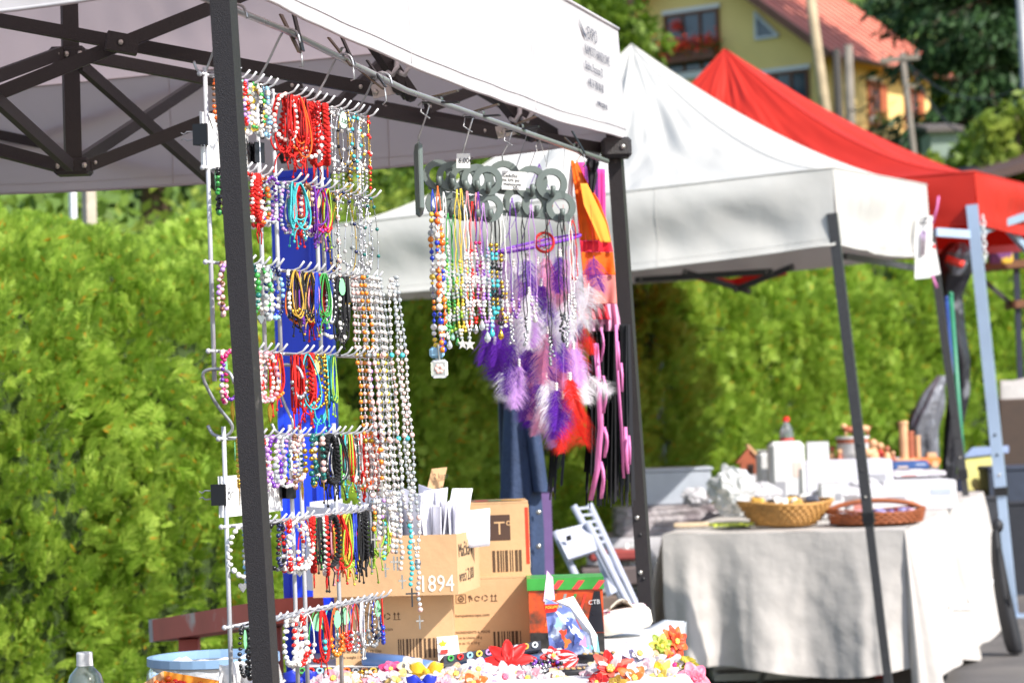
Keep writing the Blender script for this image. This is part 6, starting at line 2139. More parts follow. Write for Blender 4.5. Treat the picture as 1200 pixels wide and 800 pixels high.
flower('hot pink fabric flower before the lower carton', 458, 786, 5.2, .034, [HPK, (240, 110, 160)], 7)
flower('white star-like fabric flower beside the hot pink one', 482, 783, 5.18, .036, [WHT, (226, 218, 188)], 6)
bow('yellow satin bow between white flowers', 500, 786, 5.15, .034, YEL)
bow('royal blue satin rose bow under the yellow bow', 494, 800, 5.05, .03, BLU)
flower('cream and yellow fabric flower at the table edge', 468, 799, 5.08, .036, [(232, 206, 130), WHT], 7)
flower('white and peach fabric flower left of the red ribbon', 536, 792, 5.12, .042, [WHT, PEA], 8)
flower('pale lilac fabric flower behind the peach one', 560, 786, 5.2, .04, [LIL, WHT], 7)
flower('white fabric flower with pink centre by the red ribbon', 590, 795, 5.1, .046, [WHT, (226, 202, 206)], 8, centre=(230, 90, 120))
flower('peach fabric flower at the table edge', 556, 802, 5.05, .036, [PEA, ORG_], 7)
flower('pink-white fabric flower with white pearls', 620, 797, 5.1, .042, [PNK, WHT], 8)
flower('white and red fabric flower before the display box', 648, 770, 5.25, .034, [WHT, RED_], 8)
flower('large white and red many-petalled fabric flower', 716, 787, 5.05, .062, [WHT, RED_, (240, 110, 90)], 11, lean=(-.1, -.8, .6), layers=3)
flower('orange and white fabric flower beside the large red one', 742, 797, 5.0, .046, [ORG_, WHT], 8)
flower('lilac-white fabric flower near the tray edge', 748, 768, 5.2, .046, [(232, 226, 248), WHT], 7, lean=(.3, -.7, .6))
flower('olive golden fabric flower below the large red one', 722, 803, 4.95, .028, [(170, 130, 40), (200, 160, 60)], 7)
flower('red fabric flower with dark folds', 700, 801, 4.98, .03, [RED_, (180, 20, 24)], 7)
flower('yellow and white fabric flower at the table corner', 776, 795, 5.05, .048, [YEL, WHT, (250, 230, 120)], 9)
flower('white fabric flower with magenta heart at the corner', 792, 782, 5.15, .04, [WHT, (248, 236, 240)], 7, centre=(226, 40, 120))
flower('bright orange-red fabric flower hanging off the tray', 790, 752, 5.45, .045, [(238, 80, 40), (240, 120, 50)], 9, lean=(.5, -.7, .2))
flower('yellow-green fabric flower on the tray rim', 774, 757, 5.4, .034, [(232, 220, 90), GRN], 7, lean=(.3, -.8, .2))
flower('red fabric flower below the orange one', 786, 772, 5.3, .03, [(226, 60, 50), (244, 150, 60)], 7, lean=(.4, -.8, .2))
flower('golden olive satin flower at the table corner', 804, 778, 5.15, .032, [(196, 178, 40), (160, 150, 30)], 6, lean=(.1, -.4, .9))
flower('pink satin rose hanging at the table corner', 812, 796, 5.1, .044, [(246, 150, 170), (240, 120, 150)], 6, lean=(.2, -.9, .3), layers=3, centre=(236, 120, 150))
r9 = random.Random(21)
fill_cols = [('white', [WHT, (224, 208, 212)]), ('blush', [(226, 190, 198), WHT]), ('peach', [PEA, WHT]), ('lilac', [LIL, WHT]), ('rose', [PNK, (228, 186, 194)]), ('cream', [(226, 212, 178), WHT])]
spots = [(372, 803), (410, 800), (436, 803), (448, 796), (480, 804), (512, 797), (522, 803), (575, 803), (604, 790), (636, 800), (652, 795), (668, 803), (690, 794), (700, 783), (730, 781), (756, 785), (760, 802), (766, 776)]
near = ['beside the pen tray', 'beside the gold brooch', 'under the gold brooch', 'left of the hot pink flower', 'below the yellow bow', 'right of the yellow bow', 'below the peach flower', 'below the white flower', 'under the red ribbon', 'beside the black brooch', 'beside the silver brooch', 'below the hair clip', 'left of the large red flower', 'behind the large red flower', 'between the large red flower and the tray', 'in the middle of the corner heap', 'at the edge of the corner heap', 'under the lilac-white flower']
for (fx, fy), nr in zip(spots, near):
    cn, cc = r9.choice(fill_cols)
    flower('small ' + cn + ' fabric flower ' + nr, fx, fy, 5.06 + (803 - fy) * .006, r9.uniform(.028, .036), cc, r9.choice((6, 7, 8)), centre=r9.choice(((236, 206, 90), (240, 240, 236), (232, 120, 140))))
# red leaf-shaped ribbon
rrb = thing('red_ribbon', 'red pointed ribbon lying on the blue cloth', 'ribbon', P(596, 780, 5.25))
for k in range(5):
    m = MB()
    n = Vector((0, -.5, .85)).normalized()
    petal(m, P(596, 778, 5.25), .06, math.pi * (.05 + .22 * k), .1, .013, Vector((-1, 0, 0)), Vector((0, .5, .85)), n)
    m.build('ribbon_leaf', satin(RED_), rrb, smooth=True, solid=.001)
rrb = thing('red_ribbon', 'red and white ribbon clip before the display box', 'ribbon', P(670, 775, 5.22))
for k in range(5):
    m = MB()
    petal(m, P(676, 770, 5.24), .055, math.pi * (.9 + .1 * k), .1, .01, Vector((1, 0, 0)), Vector((0, .6, .8)), Vector((0, -.8, .6)))
    m.build('ribbon_leaf', satin(RED_ if k % 2 == 0 else WHT), rrb, smooth=True, solid=.001)
# hair clips: dark oval with gold facets
for i, (lab, px, py, d) in enumerate((('black hair clip with gold scales under the display box', 706, 770, 5.3), ('black hair clip with gold scales at the table edge', 672, 788, 5.15))):
    hc = thing('hair_clip', lab, 'hair clip', P(px, py, d), 'gold scaled hair clips')
    rounded_slab(MB(), P(px, py, d), .11, .05, .018, .12, 0, 20, 2.2).build('clip_body', M_black, hc, smooth=True)
    for k in range(14):
        x, y = (k % 7 - 3) * .012, (k // 7 - .5) * .017
        MB().box(P(px, py - 4, d) + Vector((x, y, .002)), (.0105, .013, .004), Matrix.Rotation(.3, 3, 'Y'), bev=.0015).build('gold_scale', mat('gold_scale', C(206, 172, 110), .3, .6), hc)
# little heap of beaded brooches
for i, (lab, px, py, d, cs) in enumerate((('silver and purple beaded brooch beside the red ribbon', 640, 780, 5.22, ['silver', 'purple', 'black']), ('gold beaded brooch before the pen tray', 425, 792, 5.15, ['gold', 'amber', 'white']), ('black beaded brooch with white stones', 622, 786, 5.16, ['black', 'white', 'silver']))):
    b = MB()
    mats = [bead_mat(c) for c in cs]
    r3 = random.Random(i)
    for k in range(60):
        q = P(px + r3.uniform(-18, 18), py + r3.uniform(-6, 6), d) + Vector((0, r3.uniform(-.02, .02), 0))
        b.sphere(q, r3.uniform(.003, .0055), r3.randrange(3))
    b.tube([P(px - 18, py + 2, d), P(px, py + 5, d), P(px + 18, py + 2, d)], .003, 6)
    tag(b.build('beaded_brooch', mats, smooth=True), lab, 'brooch', 'beaded brooches')

# ------------------------------------------------------------------ bottom left: bottle, tub, plank, tray
D_B = 4.6
bt = thing('water_bottle', 'clear plastic water bottle with white cap at the stall corner', 'bottle', P(100, 840, D_B))
q = P(100, 800, D_B)
M_pet = mat('clear_pet', C(214, 226, 226), .06, var=.03, scale=8, transmission=.85, spec=.6)
bz = q.z - .16
prof = [(.0, bz), (.03, bz), (.034, bz + .02), (.034, bz + .1), (.031, bz + .115), (.034, bz + .13), (.034, bz + .155), (.028, bz + .175), (.016, bz + .188), (.0125, bz + .193), (.0125, bz + .2)]
MB().lathe((q.x, q.y, 0), prof, 28).build('bottle_body', M_pet, bt, smooth=True, solid=.0012)
cz = bz + .195
MB().lathe((q.x, q.y, cz), [(.0, .021), (.0135, .021), (.0148, .018), (.0148, 0), (.0135, -.001)], 24).build('cap', M_white, bt, smooth=False)
MB().lathe((q.x, q.y, cz - .0035), [(.0155, 0), (.0155, .003), (.0125, .003)], 24).build('neck_ring', M_white, bt)
# side counter carrying bottle, tub and tray
sct = thing('side_counter', 'low wooden counter under the bottle and tub', 'counter', P(200, 900, 5.0))
MB().box((q.x + .35, q.y + .45, bz - .013), (1.3, 1.4, .024)).build('counter_top', mat('counter_wood', C(150, 120, 88), .7, var=.2, scale=6), sct)
for dx in (-.2, .9):
    for dy in (-.15, 1.05):
        MB().bar((q.x + dx, q.y + dy, bz - .025), (q.x + dx, q.y + dy, ground_z(q.x + dx, q.y + dy)), .04).build('leg', M_brownwood, sct)

tub = thing('round_tub', 'white round tub with blue rim and clear plastic lining', 'tub', P(225, 800, 5.2))
M_bluerim = mat('blue_rim_plastic', C(126, 158, 192), .4, var=.08)
tc_ = P(250, 760, 5.25)
R0 = .132
ztb = bz
tub_prof = [(R0 * .86, ztb + .0), (R0 * .97, tc_.z - .035), (R0 * .98, tc_.z - .022)]
MB().lathe((tc_.x, tc_.y, 0), [(0, ztb)] + tub_prof, 32).build('wall', M_white, tub, smooth=True)
MB().lathe((tc_.x, tc_.y, 0), [(R0 * .985, tc_.z - .03), (R0 * 1.03, tc_.z - .028), (R0 * 1.03, tc_.z - .012), (R0 * .95, tc_.z - .012), (R0 * .95, tc_.z - .03)], 32).build('rim', M_bluerim, tub, smooth=False)
M_film = mat('clear_film', C(226, 230, 234), .15, var=.05, scale=10, transmission=.5, bump=.5, bscale=30)
def filmfn(u, v):
    a = u * 2 * math.pi
    rr_ = R0 * (1.0 + .12 * v + .03 * nz3(a * 2, v * 3))
    return Vector((tc_.x + math.cos(a) * rr_, tc_.y + math.sin(a) * rr_, tc_.z - .034 - .07 * v + .01 * nz3(a * 3 + 4, v)))
MB().grid(filmfn, 48, 6).build('plastic_lining', M_film, tub, smooth=True)
inner = MB()
inner.grid(lambda u, v: Vector((tc_.x + (u - .5) * R0 * 1.7, tc_.y + (v - .5) * R0 * 1.7, tc_.z - .03 + .025 * nz3(u * 6, v * 6, 3))) if ((u - .5) ** 2 + (v - .5) ** 2) < .25 else Vector((tc_.x + (u - .5) / math.hypot(u - .5, v - .5) * R0 * .85, tc_.y + (v - .5) / math.hypot(u - .5, v - .5) * R0 * .85, tc_.z - .035)), 20, 20)
inner.build('crumpled_film', mat('white_film', C(232, 232, 236), .3, var=.08, scale=20), tub, smooth=True)
pk = thing('red_plank', 'long red painted plank slanting up behind the racks', 'plank', P(196, 760, 6.2))
M_redw = mat('red_painted_wood', C(192, 96, 82), .6, var=.15, scale=6, wear=(C(196, 178, 168), 7, .62, .7))
a_, b__ = P(202, 737, 6.7), P(350, 714, 5.75)
MB().bar(a_, b__, .12, .055, up=(0, 0, 1)).build('board', M_redw, pk)
MB().bar(a_ - (b__ - a_).normalized() * .004, a_ + (b__ - a_).normalized() * .03, .124, .059, up=(0, 0, 1)).build('grey_end', mat('grey_bare_wood', C(178, 170, 164), .8, var=.2), pk)
for (pp) in (a_ + (b__ - a_) * .15, a_ + (b__ - a_) * .8):
    MB().bar(pp - UP * .03, Vector((pp.x, pp.y, ground_z(pp.x, pp.y))), .05).build('leg', M_redw, pk)
ty = thing('orange_tray', 'orange cardboard tray of red beads at the stall corner', 'tray', P(215, 815, 4.75))
o1, o2, o3, o4 = P(160, 806, 4.72), P(192, 786, 4.8), P(255, 797, 4.78), P(225, 822, 4.66)
M_orc = mat('orange_card', C(238, 160, 50), .7, var=.06)
pts = [o1, o2, o3, o4]
for i in range(4):
    a, b2 = pts[i], pts[(i + 1) % 4]
    quad_part(ty, 'side_wall', [a, b2, b2 - UP * .03, a - UP * .03], M_orc if i != 0 else M_cardboard, .003)
quad_part(ty, 'floor', [p - UP * .028 for p in pts], M_orc, .002, UP)
rb_ = MB()
r3 = random.Random(8)
for k in range(60):
    u, v = r3.random(), r3.random()
    q = (o1.lerp(o4, u)).lerp(o2.lerp(o3, u), v)
    rb_.sphere(q - UP * (.016 - .006 * r3.random()), .0065, r3.choice((0, 0, 0, 1, 2)))
hb_ = rb_.build('bead_heap', [bead_mat('red'), bead_mat('dred'), bead_mat('orange')], smooth=True)
stuff(hb_)
tag(hb_, 'heap of red beads in the orange tray', 'beads')
sp_ = thing('tray_stand', 'small carton carrying the orange tray', 'box', P(205, 840, 4.74))
cc_ = (o1 + o2 + o3 + o4) / 4 - UP * .032
MB().box((cc_.x, cc_.y, (cc_.z + bz) / 2), (.08, .08, cc_.z - bz)).build('block', M_cardboard, sp_)
# white doily-like cloth hanging on the lowest rack end
b = MB()
b.grid(lambda u, v: P(257 + 42 * u, 778 + 40 * v - 4 * u + 2 * math.sin(u * 9), 4.35 + .03 * math.sin(u * 12) * v), 24, 8)
tag(b.build('white_cloth', mat('white_cotton', C(240, 238, 238), .8, trans=.2), smooth=True, solid=.001), 'small white pleated cloth below the black bead bracelets', 'cloth')
# ================================================================== toy stall under the second tent
def uvec(a, b):
    return (Vector(b) - Vector(a)).normalized()
TR = P(1060, 623, 11.1)            # front right corner of the table top
TL = P(776, 624, 11.5)
TZ2 = .735
TR.z = TL.z = TZ2
lngv = Vector((.29, .957, 0)).normalized()
TRb, TLb = TR + lngv * 3.0, TL + lngv * 3.0
zr = .06                            # the street climbs along the stall
TRb.z = TLb.z = TZ2 + zr
M_cloth = mat('white_tablecloth', C(194, 188, 182), .85, var=.04, scale=3, bump=.3, bscale=14, trans=.12)
tc2 = thing('tablecloth', 'white cloth draped over the toy stall table with deep folds', 'tablecloth', (TR + TL) / 2 - UP * .6)
b = MB()
b.grid(lambda u, v: (TL.lerp(TR, u)).lerp(TLb.lerp(TRb, u), v) + UP * (.006 * nz3(u * 6, v * 14)), 16, 40)
b.build('top_sheet', M_cloth, tc2, smooth=True)
def skirt_side(name, a, c, zb_fn, amp, nf, seed, out):
    b = MB()
    L = (c - a).length
    def fn(u, v):
        p = a.lerp(c, u)
        zt = p.z
        zb = zb_fn(u)
        w = (math.sin(u * nf * 2 * math.pi + seed + 2.2 * nz3(u * 3 + seed, .5)) * .6 + .8 * nz3(u * 5 + seed, .3, 2) + .25 * abs(nz3(u * 14 + seed, .7, 6)) + .25 * nz3(u * 3 + v * 2.2 + seed, v * 1.1, 8)) * amp * v ** .9
        w += (.055 if name == 'front_drop' else .13) * v
        q = p + out * w + (c - a).normalized() * .02 * nz3(u * 8 + seed, v * 3) * v
        q.z = zt + (zb - zt) * v
        q += out * .006 * nz3(u * 16 + v * 5 + seed, v * 6 - u * 9, 3.3) * min(1, v * 3)
        return q
    b.grid(fn, 110, 34)
    return b.build(name, M_cloth, tc2, smooth=True)
outF = Vector((-lngv.x * .2, -1, 0)).normalized()
outR = Vector((lngv.y, -lngv.x, 0)).normalized()
skirt_side('front_drop', TL, TR, lambda u: .125 + .025 * math.sin(u * 7), .07, 2.6, 1.2, outF)
skirt_side('side_drop', TR, TRb, lambda u: .045 + .07 * u + .05 * math.sin(u * 9), .05, 3.2, 4.2, outR)
# the corner tail where both drops meet
b = MB()
def tail(u, v):
    an = (u) * math.pi / 2
    dirv = (outF * math.cos(an) + outR * math.sin(an)).normalized()
    ww = (.055 + .075 * u + .02 * math.sin(u * 9)) * v ** .8 + .03 * v * math.sin(math.pi * u)
    q = TR + dirv * ww
    q.z = TZ2 + (.045 + .05 * abs(u - .6) - TZ2) * v
    return q
b.grid(tail, 16, 24)
b.build('corner_tail', M_cloth, tc2, smooth=True)
skirt_side('left_drop', TLb, TL, lambda u: .2, .04, 5.0, 7.0, -outR)
# woven white stripe on the side drop
M_stripe = mat('woven_white_stripe', C(246, 244, 242), .8)
def sidept(u, v, o):
    p = TR.lerp(TRb, u)
    zb = .045 + .07 * u + .05 * math.sin(u * 9)
    w = (math.sin(u * 3.2 * 2 * math.pi + 4.2 + 2.2 * nz3(u * 3 + 4.2, .5)) * .6 + .8 * nz3(u * 5 + 4.2, .3, 2) + .25 * abs(nz3(u * 14 + 4.2, .7, 6)) + .25 * nz3(u * 3 + v * 2.2 + 4.2, v * 1.1, 8)) * .05 * v ** .9 + .13 * v
    q = p + outR * (w + o) + outR * .006 * nz3(u * 16 + v * 5 + 4.2, v * 6 - u * 9, 3.3) * min(1, v * 3)
    q.z = p.z + (zb - p.z) * v
    return q
b = MB()
b.grid(lambda u, v: sidept(.02 + .96 * u, .62 + .03 * v, .011), 90, 1)
b.build('woven_stripe', M_stripe, tc2, smooth=True)
# table frame beneath
tf = thing('folding_table', 'folding table frame with bare metal legs under the white cloth', 'table', (TR + TL) / 2 - UP * .7)
MB().prism([TL - UP * .06 + outF * -.03, TR - UP * .06 + outF * -.03, TRb - UP * .06, TLb - UP * .06], UP, .028).build('table_top', mat('brown_board', C(150, 118, 84), .7), tf)
def tleg(x0, y0, x1, y1, d):
    a, c = P(x0, y0, d), P(x1, y1, d)
    c = extend_to_ground(a, c)
    MB().tube([a, c], .012, 8).build('leg', mat('galvanised', C(178, 184, 186), .35, .6), tf, smooth=True)
tleg(935, 700, 890, 800, 11.75)
tleg(960, 700, 1000, 800, 11.85)
tleg(1130, 650, 1160, 768, 13.9)
# crates and cartons under the table
cr = thing('carton', 'brown carton pushed under the toy stall table', 'box', P(930, 800, 12.4), 'boxes under the toy stall')
q = P(930, 790, 12.3)
gz = ground_z(q.x, q.y)
MB().box((q.x, q.y + .2, gz + .17), (.5, .4, .33), bev=.004).build('body', M_cardboard, cr)
MB().box((q.x, q.y + .2, gz + .338), (.5, .06, .002)).build('packing_tape', mat('brown_tape', C(186, 140, 92), .3), cr)
cr = thing('plastic_crate', 'grey plastic crate standing before the carton under the table', 'crate', P(930, 820, 11.9))
q = P(915, 800, 11.95)
gz = ground_z(q.x, q.y)
for k in range(3):
    MB().box((q.x, q.y, gz + .02 + .055 * k), (.62, .02, .035)).build('slat', mat('grey_crate', C(196, 198, 200), .5), cr)
    MB().box((q.x, q.y + .3, gz + .02 + .055 * k), (.62, .02, .035)).build('slat', mat('grey_crate', C(196, 198, 200), .5), cr)
MB().box((q.x, q.y + .15, gz + .008), (.6, .28, .012)).build('floor', mat('grey_crate', C(196, 198, 200), .5), cr)
for sg in (-1, 1):
    MB().box((q.x + sg * .305, q.y + .15, gz + .08), (.02, .28, .15)).build('end_wall', mat('grey_crate', C(196, 198, 200), .5), cr)
rc = thing('fuel_can', 'small red can on the ground beside the tent leg', 'can', P(1030, 820, 11.6))
q = P(1032, 800, 11.8)
gz = ground_z(q.x, q.y)
MB().box((q.x, q.y, gz + .09), (.09, .14, .17), bev=.015).build('body', dye((206, 34, 40), .4), rc)
MB().tube([(q.x, q.y - .04, gz + .17), (q.x, q.y - .03, gz + .21), (q.x, q.y + .03, gz + .21), (q.x, q.y + .04, gz + .17)], .008, 6).build('handle', dye((206, 34, 40), .4), rc, smooth=True)

# ------------------------------------------------------------------ goods on the cloth
def top_z(d):
    return TZ2 + zr * max(0, (d - 11.2)) / 3.0 + .004
def on_top(px, d):
    q = PZ(px, top_z(d), d)
    return Vector((q.x, q.y, top_z(d)))
def wicker(label, px, d, r0, r1, h, m1, m2, nst=36, rows=7, cup=.4):
    c = on_top(px, d)
    root = thing('wicker_basket', label, 'basket', c, 'wicker baskets on the cloth')
    for k in range(rows):
        t = k / (rows - 1)
        r = r0 + (r1 - r0) * t ** .75
        z = .012 + h * t
        pts = []
        for j in range(nst * 2):
            a = math.pi * j / nst
            wv = .006 * (1 if (j + k) % 2 else -1)
            pts.append(c + Vector((math.cos(a) * (r + wv), math.sin(a) * (r + wv) * .85, z + .008 * math.sin(a * 2 + 1) * t)))
        MB().tube(pts, h / rows * .62, 6, closed=True).build('weave_row', m1 if k < rows - 1 else m2, root, smooth=True)
    MB().lathe(c + UP * .006, [(0, 0), (r0, 0), (r0 + .004, .01)], 28, sy=.85).build('base', m1, root, smooth=True)
    return root, c
M_wick = mat('golden_wicker', C(186, 138, 74), .6, var=.25, scale=40)
M_wick2 = mat('brown_wicker', C(150, 82, 44), .6, var=.25, scale=40)
bk1, c1 = wicker('golden wicker bowl basket with trinkets on the white cloth', 921, 11.62, .13, .21, .095, M_wick, M_wick)
bk2, c2_ = wicker('shallow brown wicker basket on the white cloth', 1027, 11.55, .2, .215, .05, M_wick2, M_wick2, rows=5)
hb = []
for j in range(25):
    a = math.pi * j / 24
    hb.append(c2_ + Vector((math.cos(a) * .215, .02, .05 + .055 * math.sin(a))))
MB().tube(hb, .012, 6).build('handle', M_wick2, bk2, smooth=True)
r7 = random.Random(4)
for k in range(16):
    q = c1 + Vector((r7.uniform(-.14, .15), r7.uniform(-.1, .1), .10 + r7.uniform(0, .03)))
    rgb = r7.choice(((40, 36, 40), (60, 54, 50), (224, 176, 80), (214, 170, 90), (236, 232, 226), (90, 90, 100)))
    MB().box(q, (r7.uniform(.03, .06), r7.uniform(.03, .05), .03), Matrix.Rotation(r7.uniform(0, 3), 3, 'Z') @ Matrix.Rotation(r7.uniform(-.5, .5), 3, 'X'), bev=.006)
    o = MB().box(q, (r7.uniform(.03, .06), r7.uniform(.03, .05), .03), Matrix.Rotation(r7.uniform(0, 3), 3, 'Z') @ Matrix.Rotation(r7.uniform(-.5, .5), 3, 'X'), bev=.006).build('trinket', dye(rgb, .4))
    cn = {(40, 36, 40): 'black', (60, 54, 50): 'dark brown', (224, 176, 80): 'golden', (214, 170, 90): 'tan', (236, 232, 226): 'white', (90, 90, 100): 'grey'}[rgb]
    tag(o, cn + ' wrapped trinket in the golden wicker basket', 'trinket', 'trinkets in the golden basket')
for k in range(16):
    q = c2_ + Vector((r7.uniform(-.16, .16), r7.uniform(-.11, .11), .045 + r7.uniform(0, .015)))
    rgb, cn = r7.choice((((150, 150, 200), 'pale violet'), ((190, 60, 80), 'red'), ((226, 222, 232), 'white'), ((120, 110, 170), 'violet'), ((210, 170, 190), 'pink')))
    o = MB().box(q, (r7.uniform(.04, .07), r7.uniform(.03, .05), .02), Matrix.Rotation(r7.uniform(0, 3), 3, 'Z') @ Matrix.Rotation(r7.uniform(-.4, .4), 3, 'X'), bev=.005).build('sachet', dye(rgb, .4))
    tag(o, cn + ' wrapped sachet in the shallow brown basket', 'sachet', 'sachets in the brown basket')

def white_box(label, x0, x1, yt, d, depth, name='white_box', slot=False, bev=.02, m=M_white, cat='box', lift=0.0, group='white boxes on the toy stall'):
    a, c = on_top(x0, d), on_top(x1, d)
    zt = P((x0 + x1) / 2, yt, d).z
    ctr = (a + c) / 2
    z0 = ctr.z + lift
    root = thing(name, label, cat, (ctr.x, ctr.y + depth / 2, z0), group)
    h = max(.02, zt - z0)
    MB().box((ctr.x, ctr.y + depth / 2, z0 + h / 2), ((c - a).length, depth, h), bev=min(bev, h * .3)).build('body', m, root)
    lw = (c - a).length
    for kk in range(2):
        fx = (.28, -.22)[kk] * lw
        MB().box((ctr.x + fx, ctr.y - .0012, z0 + h * (.62 - .3 * kk)), (lw * .28, .002, h * (.2 + .1 * kk))).build('printed_label', dye(((168, 176, 196), (206, 186, 176), (150, 150, 156), (190, 120, 110))[(int(x0) + kk) % 4], .6), root)
    if slot:
        MB().box((c.x - .022, ctr.y - .001, z0 + h * .42), (.016, .01, h * .42)).build('slot', mat('slot_grey', C(120, 122, 120), .5), root)
    else:
        MB().box((ctr.x, ctr.y + depth / 2, z0 + h + .002), ((c - a).length * .97, depth * .97, .003)).build('lid', m, root)
    return root
M_wpaper = mat('white_carton', C(200, 198, 202), .75, var=.03, scale=6)
white_box('tall white box with rounded corners and a grey slot', 905, 946, 517, 12.35, .16, slot=True, bev=.02)
white_box('narrow white box behind the tall slotted one', 890, 908, 528, 12.6, .12)
white_box('square white box leaning beside the tall slotted one', 948, 974, 518, 12.7, .03, bev=.004, m=M_wpaper)
white_box('wide white patterned box with flat lid', 946, 1048, 540, 12.6, .42, bev=.004, m=mat('speckled_carton', C(198, 198, 206), .7, var=.05, scale=20, wear=(C(186, 186, 204), 55, .6, .64)))
white_box('long low white box at the far table end', 1036, 1122, 564, 12.5, 1.2, bev=.004, m=M_wpaper)
white_box('flat white box below the long low one', 990, 1068, 574, 12.2, .3, bev=.004, m=M_wpaper)
white_box('flat printed booklet pile on the long low box', 1050, 1110, 556, 12.9, .4, name='booklet_pile', cat='booklets', bev=.002, m=mat('booklets', C(206, 200, 206), .6, var=.1, scale=14), lift=.145)
white_box('blue flat box on the boxes beside the orange toy', 1048, 1090, 541, 13.4, .3, name='blue_box', bev=.006, m=dye((52, 84, 140), .5), lift=.16)
white_box('small white tissue box between the baskets', 962, 990, 566, 12.0, .1, bev=.01)
# crumpled tissue and cling film
def crumple(label, name, cat, px, yt, yb, d, wpx, m, seed, group=None):
    a = P(px, (yt + yb) / 2, d)
    rx, rz = wpx / 2 / 3000 * d, (yb - yt) / 2 / 3000 * d
    b = MB()
    def fn(u, v):
        th, ph = u * 2 * math.pi, v * math.pi
        k = 1 + .35 * nz3(math.cos(th) * 1.6 + seed, math.sin(th) * 1.6, ph * 1.5) + .18 * nz3(math.cos(th) * 5 + seed, math.sin(th) * 5, ph * 4)
        return a + Vector((math.sin(ph) * math.cos(th) * rx * k, math.sin(ph) * math.sin(th) * rx * .7 * k, math.cos(ph) * rz * k))
    b.grid(fn, 40, 24)
    o = b.build(name, m)
    tag(o, label, cat, group)
    return o
M_cling = mat('cling_film', C(216, 218, 218), .2, var=.08, scale=14, transmission=.35, bump=.6, bscale=40)
crumple('crumpled clear plastic bag beside the golden basket', 'plastic_bag', 'bag', 858, 548, 600, 12.0, 52, M_cling, 3)
crumple('white crumpled tissue paper behind the baskets', 'tissue_paper', 'paper', 892, 566, 592, 12.1, 46, mat('tissue', C(204, 202, 206), .8, trans=.2), 8)
crumple('white crumpled wrapping between the baskets', 'wrapping_paper', 'paper', 985, 570, 590, 12.1, 60, mat('tissue', C(204, 202, 206), .8), 5)
crumple('white crumpled wrapping behind the brown basket', 'wrapping_paper', 'paper', 1012, 560, 584, 12.3, 40, mat('tissue', C(204, 202, 206), .8), 15)
# yellow-green booklet
q = on_top(856, 11.75)
nb_ = MB()
nb_.box(q + UP * .008, (.19, .12, .012), Matrix.Rotation(.2, 3, 'Z'))
tag(nb_.build('booklet', dye((190, 204, 60), .5)), 'yellow-green booklet at the table corner by the plastic bag', 'booklet')
q = on_top(810, 11.8)
nb_ = MB()
nb_.box(q + UP * .01, (.16, .1, .018), Matrix.Rotation(-.1, 3, 'Z'), bev=.004)
tag(nb_.build('wooden_board', dye((206, 182, 150), .6)), 'small pale wooden board at the table corner', 'board')
# bottle with red cap
q = on_top(925, 13.0)
zt = P(925, 488, 13.0).z
bt2 = thing('drink_bottle', 'clear drink bottle with red cap and red label', 'bottle', q)
z0 = P(925, 520, 13.0).z - .09
Hb = zt - z0
MB().lathe((q.x, q.y, 0), [(0, z0), (.034, z0 + .005), (.036, z0 + .03), (.036, z0 + Hb * .6), (.03, z0 + Hb * .75), (.014, z0 + Hb * .86), (.013, z0 + Hb * .92)], 20).build('bottle_body', M_pet, bt2, smooth=True)
MB().lathe((q.x, q.y, 0), [(0, zt), (.017, zt), (.018, zt - Hb * .1), (.014, zt - Hb * .11)], 16).build('cap', dye((222, 48, 34), .4), bt2)
MB().lathe((q.x, q.y, 0), [(.0368, z0 + Hb * .28), (.0368, z0 + Hb * .52)], 20).build('label', dye((206, 60, 56), .5), bt2, smooth=True)
MB().box((q.x, q.y, (z0 + q.z) / 2), (.1, .1, z0 - q.z)).build('riser', M_wpaper, bt2)
# wooden toys
M_wood1 = mat('pale_beech', C(212, 164, 122), .5, var=.15, scale=14)
M_wood2 = mat('red_stained_wood', C(168, 92, 64), .5, var=.15, scale=14)
q = P(880, 548, 12.8)
wh = thing('wooden_house', 'small red and pale wooden toy house behind the tissue', 'toy house', q)
q0 = q - UP * .03
MB().prism([q0 + Vector((-.05, 0, 0)), q0 + Vector((.05, 0, 0)), q0 + Vector((.05, 0, .06)), q0 + Vector((0, 0, .12)), q0 + Vector((-.05, 0, .06))], (0, 1, 0), .08).build('body', M_wood2, wh)
MB().bar(q0 + Vector((.066, .04, .055)), q0 + Vector((-.012, .04, .145)), .1, .014, up=(0, 0, 1)).build('roof_board', M_wood1, wh)
MB().bar(q0 + Vector((-.066, .04, .055)), q0 + Vector((-.004, .04, .125)), .1, .014, up=(0, 0, 1)).build('roof_board', M_wood2, wh)
MB().prism([q0 + Vector((-.015, -.002, 0)), q0 + Vector((.015, -.002, 0)), q0 + Vector((.015, -.002, .05)), q0 + Vector((-.015, -.002, .05))], (0, -1, 0), .003).build('door', dye((60, 40, 34), .6), wh)
MB().box(q0 - UP * .06 + Vector((0, .04, 0)), (.13, .1, .115)).build('riser', M_wpaper, wh)
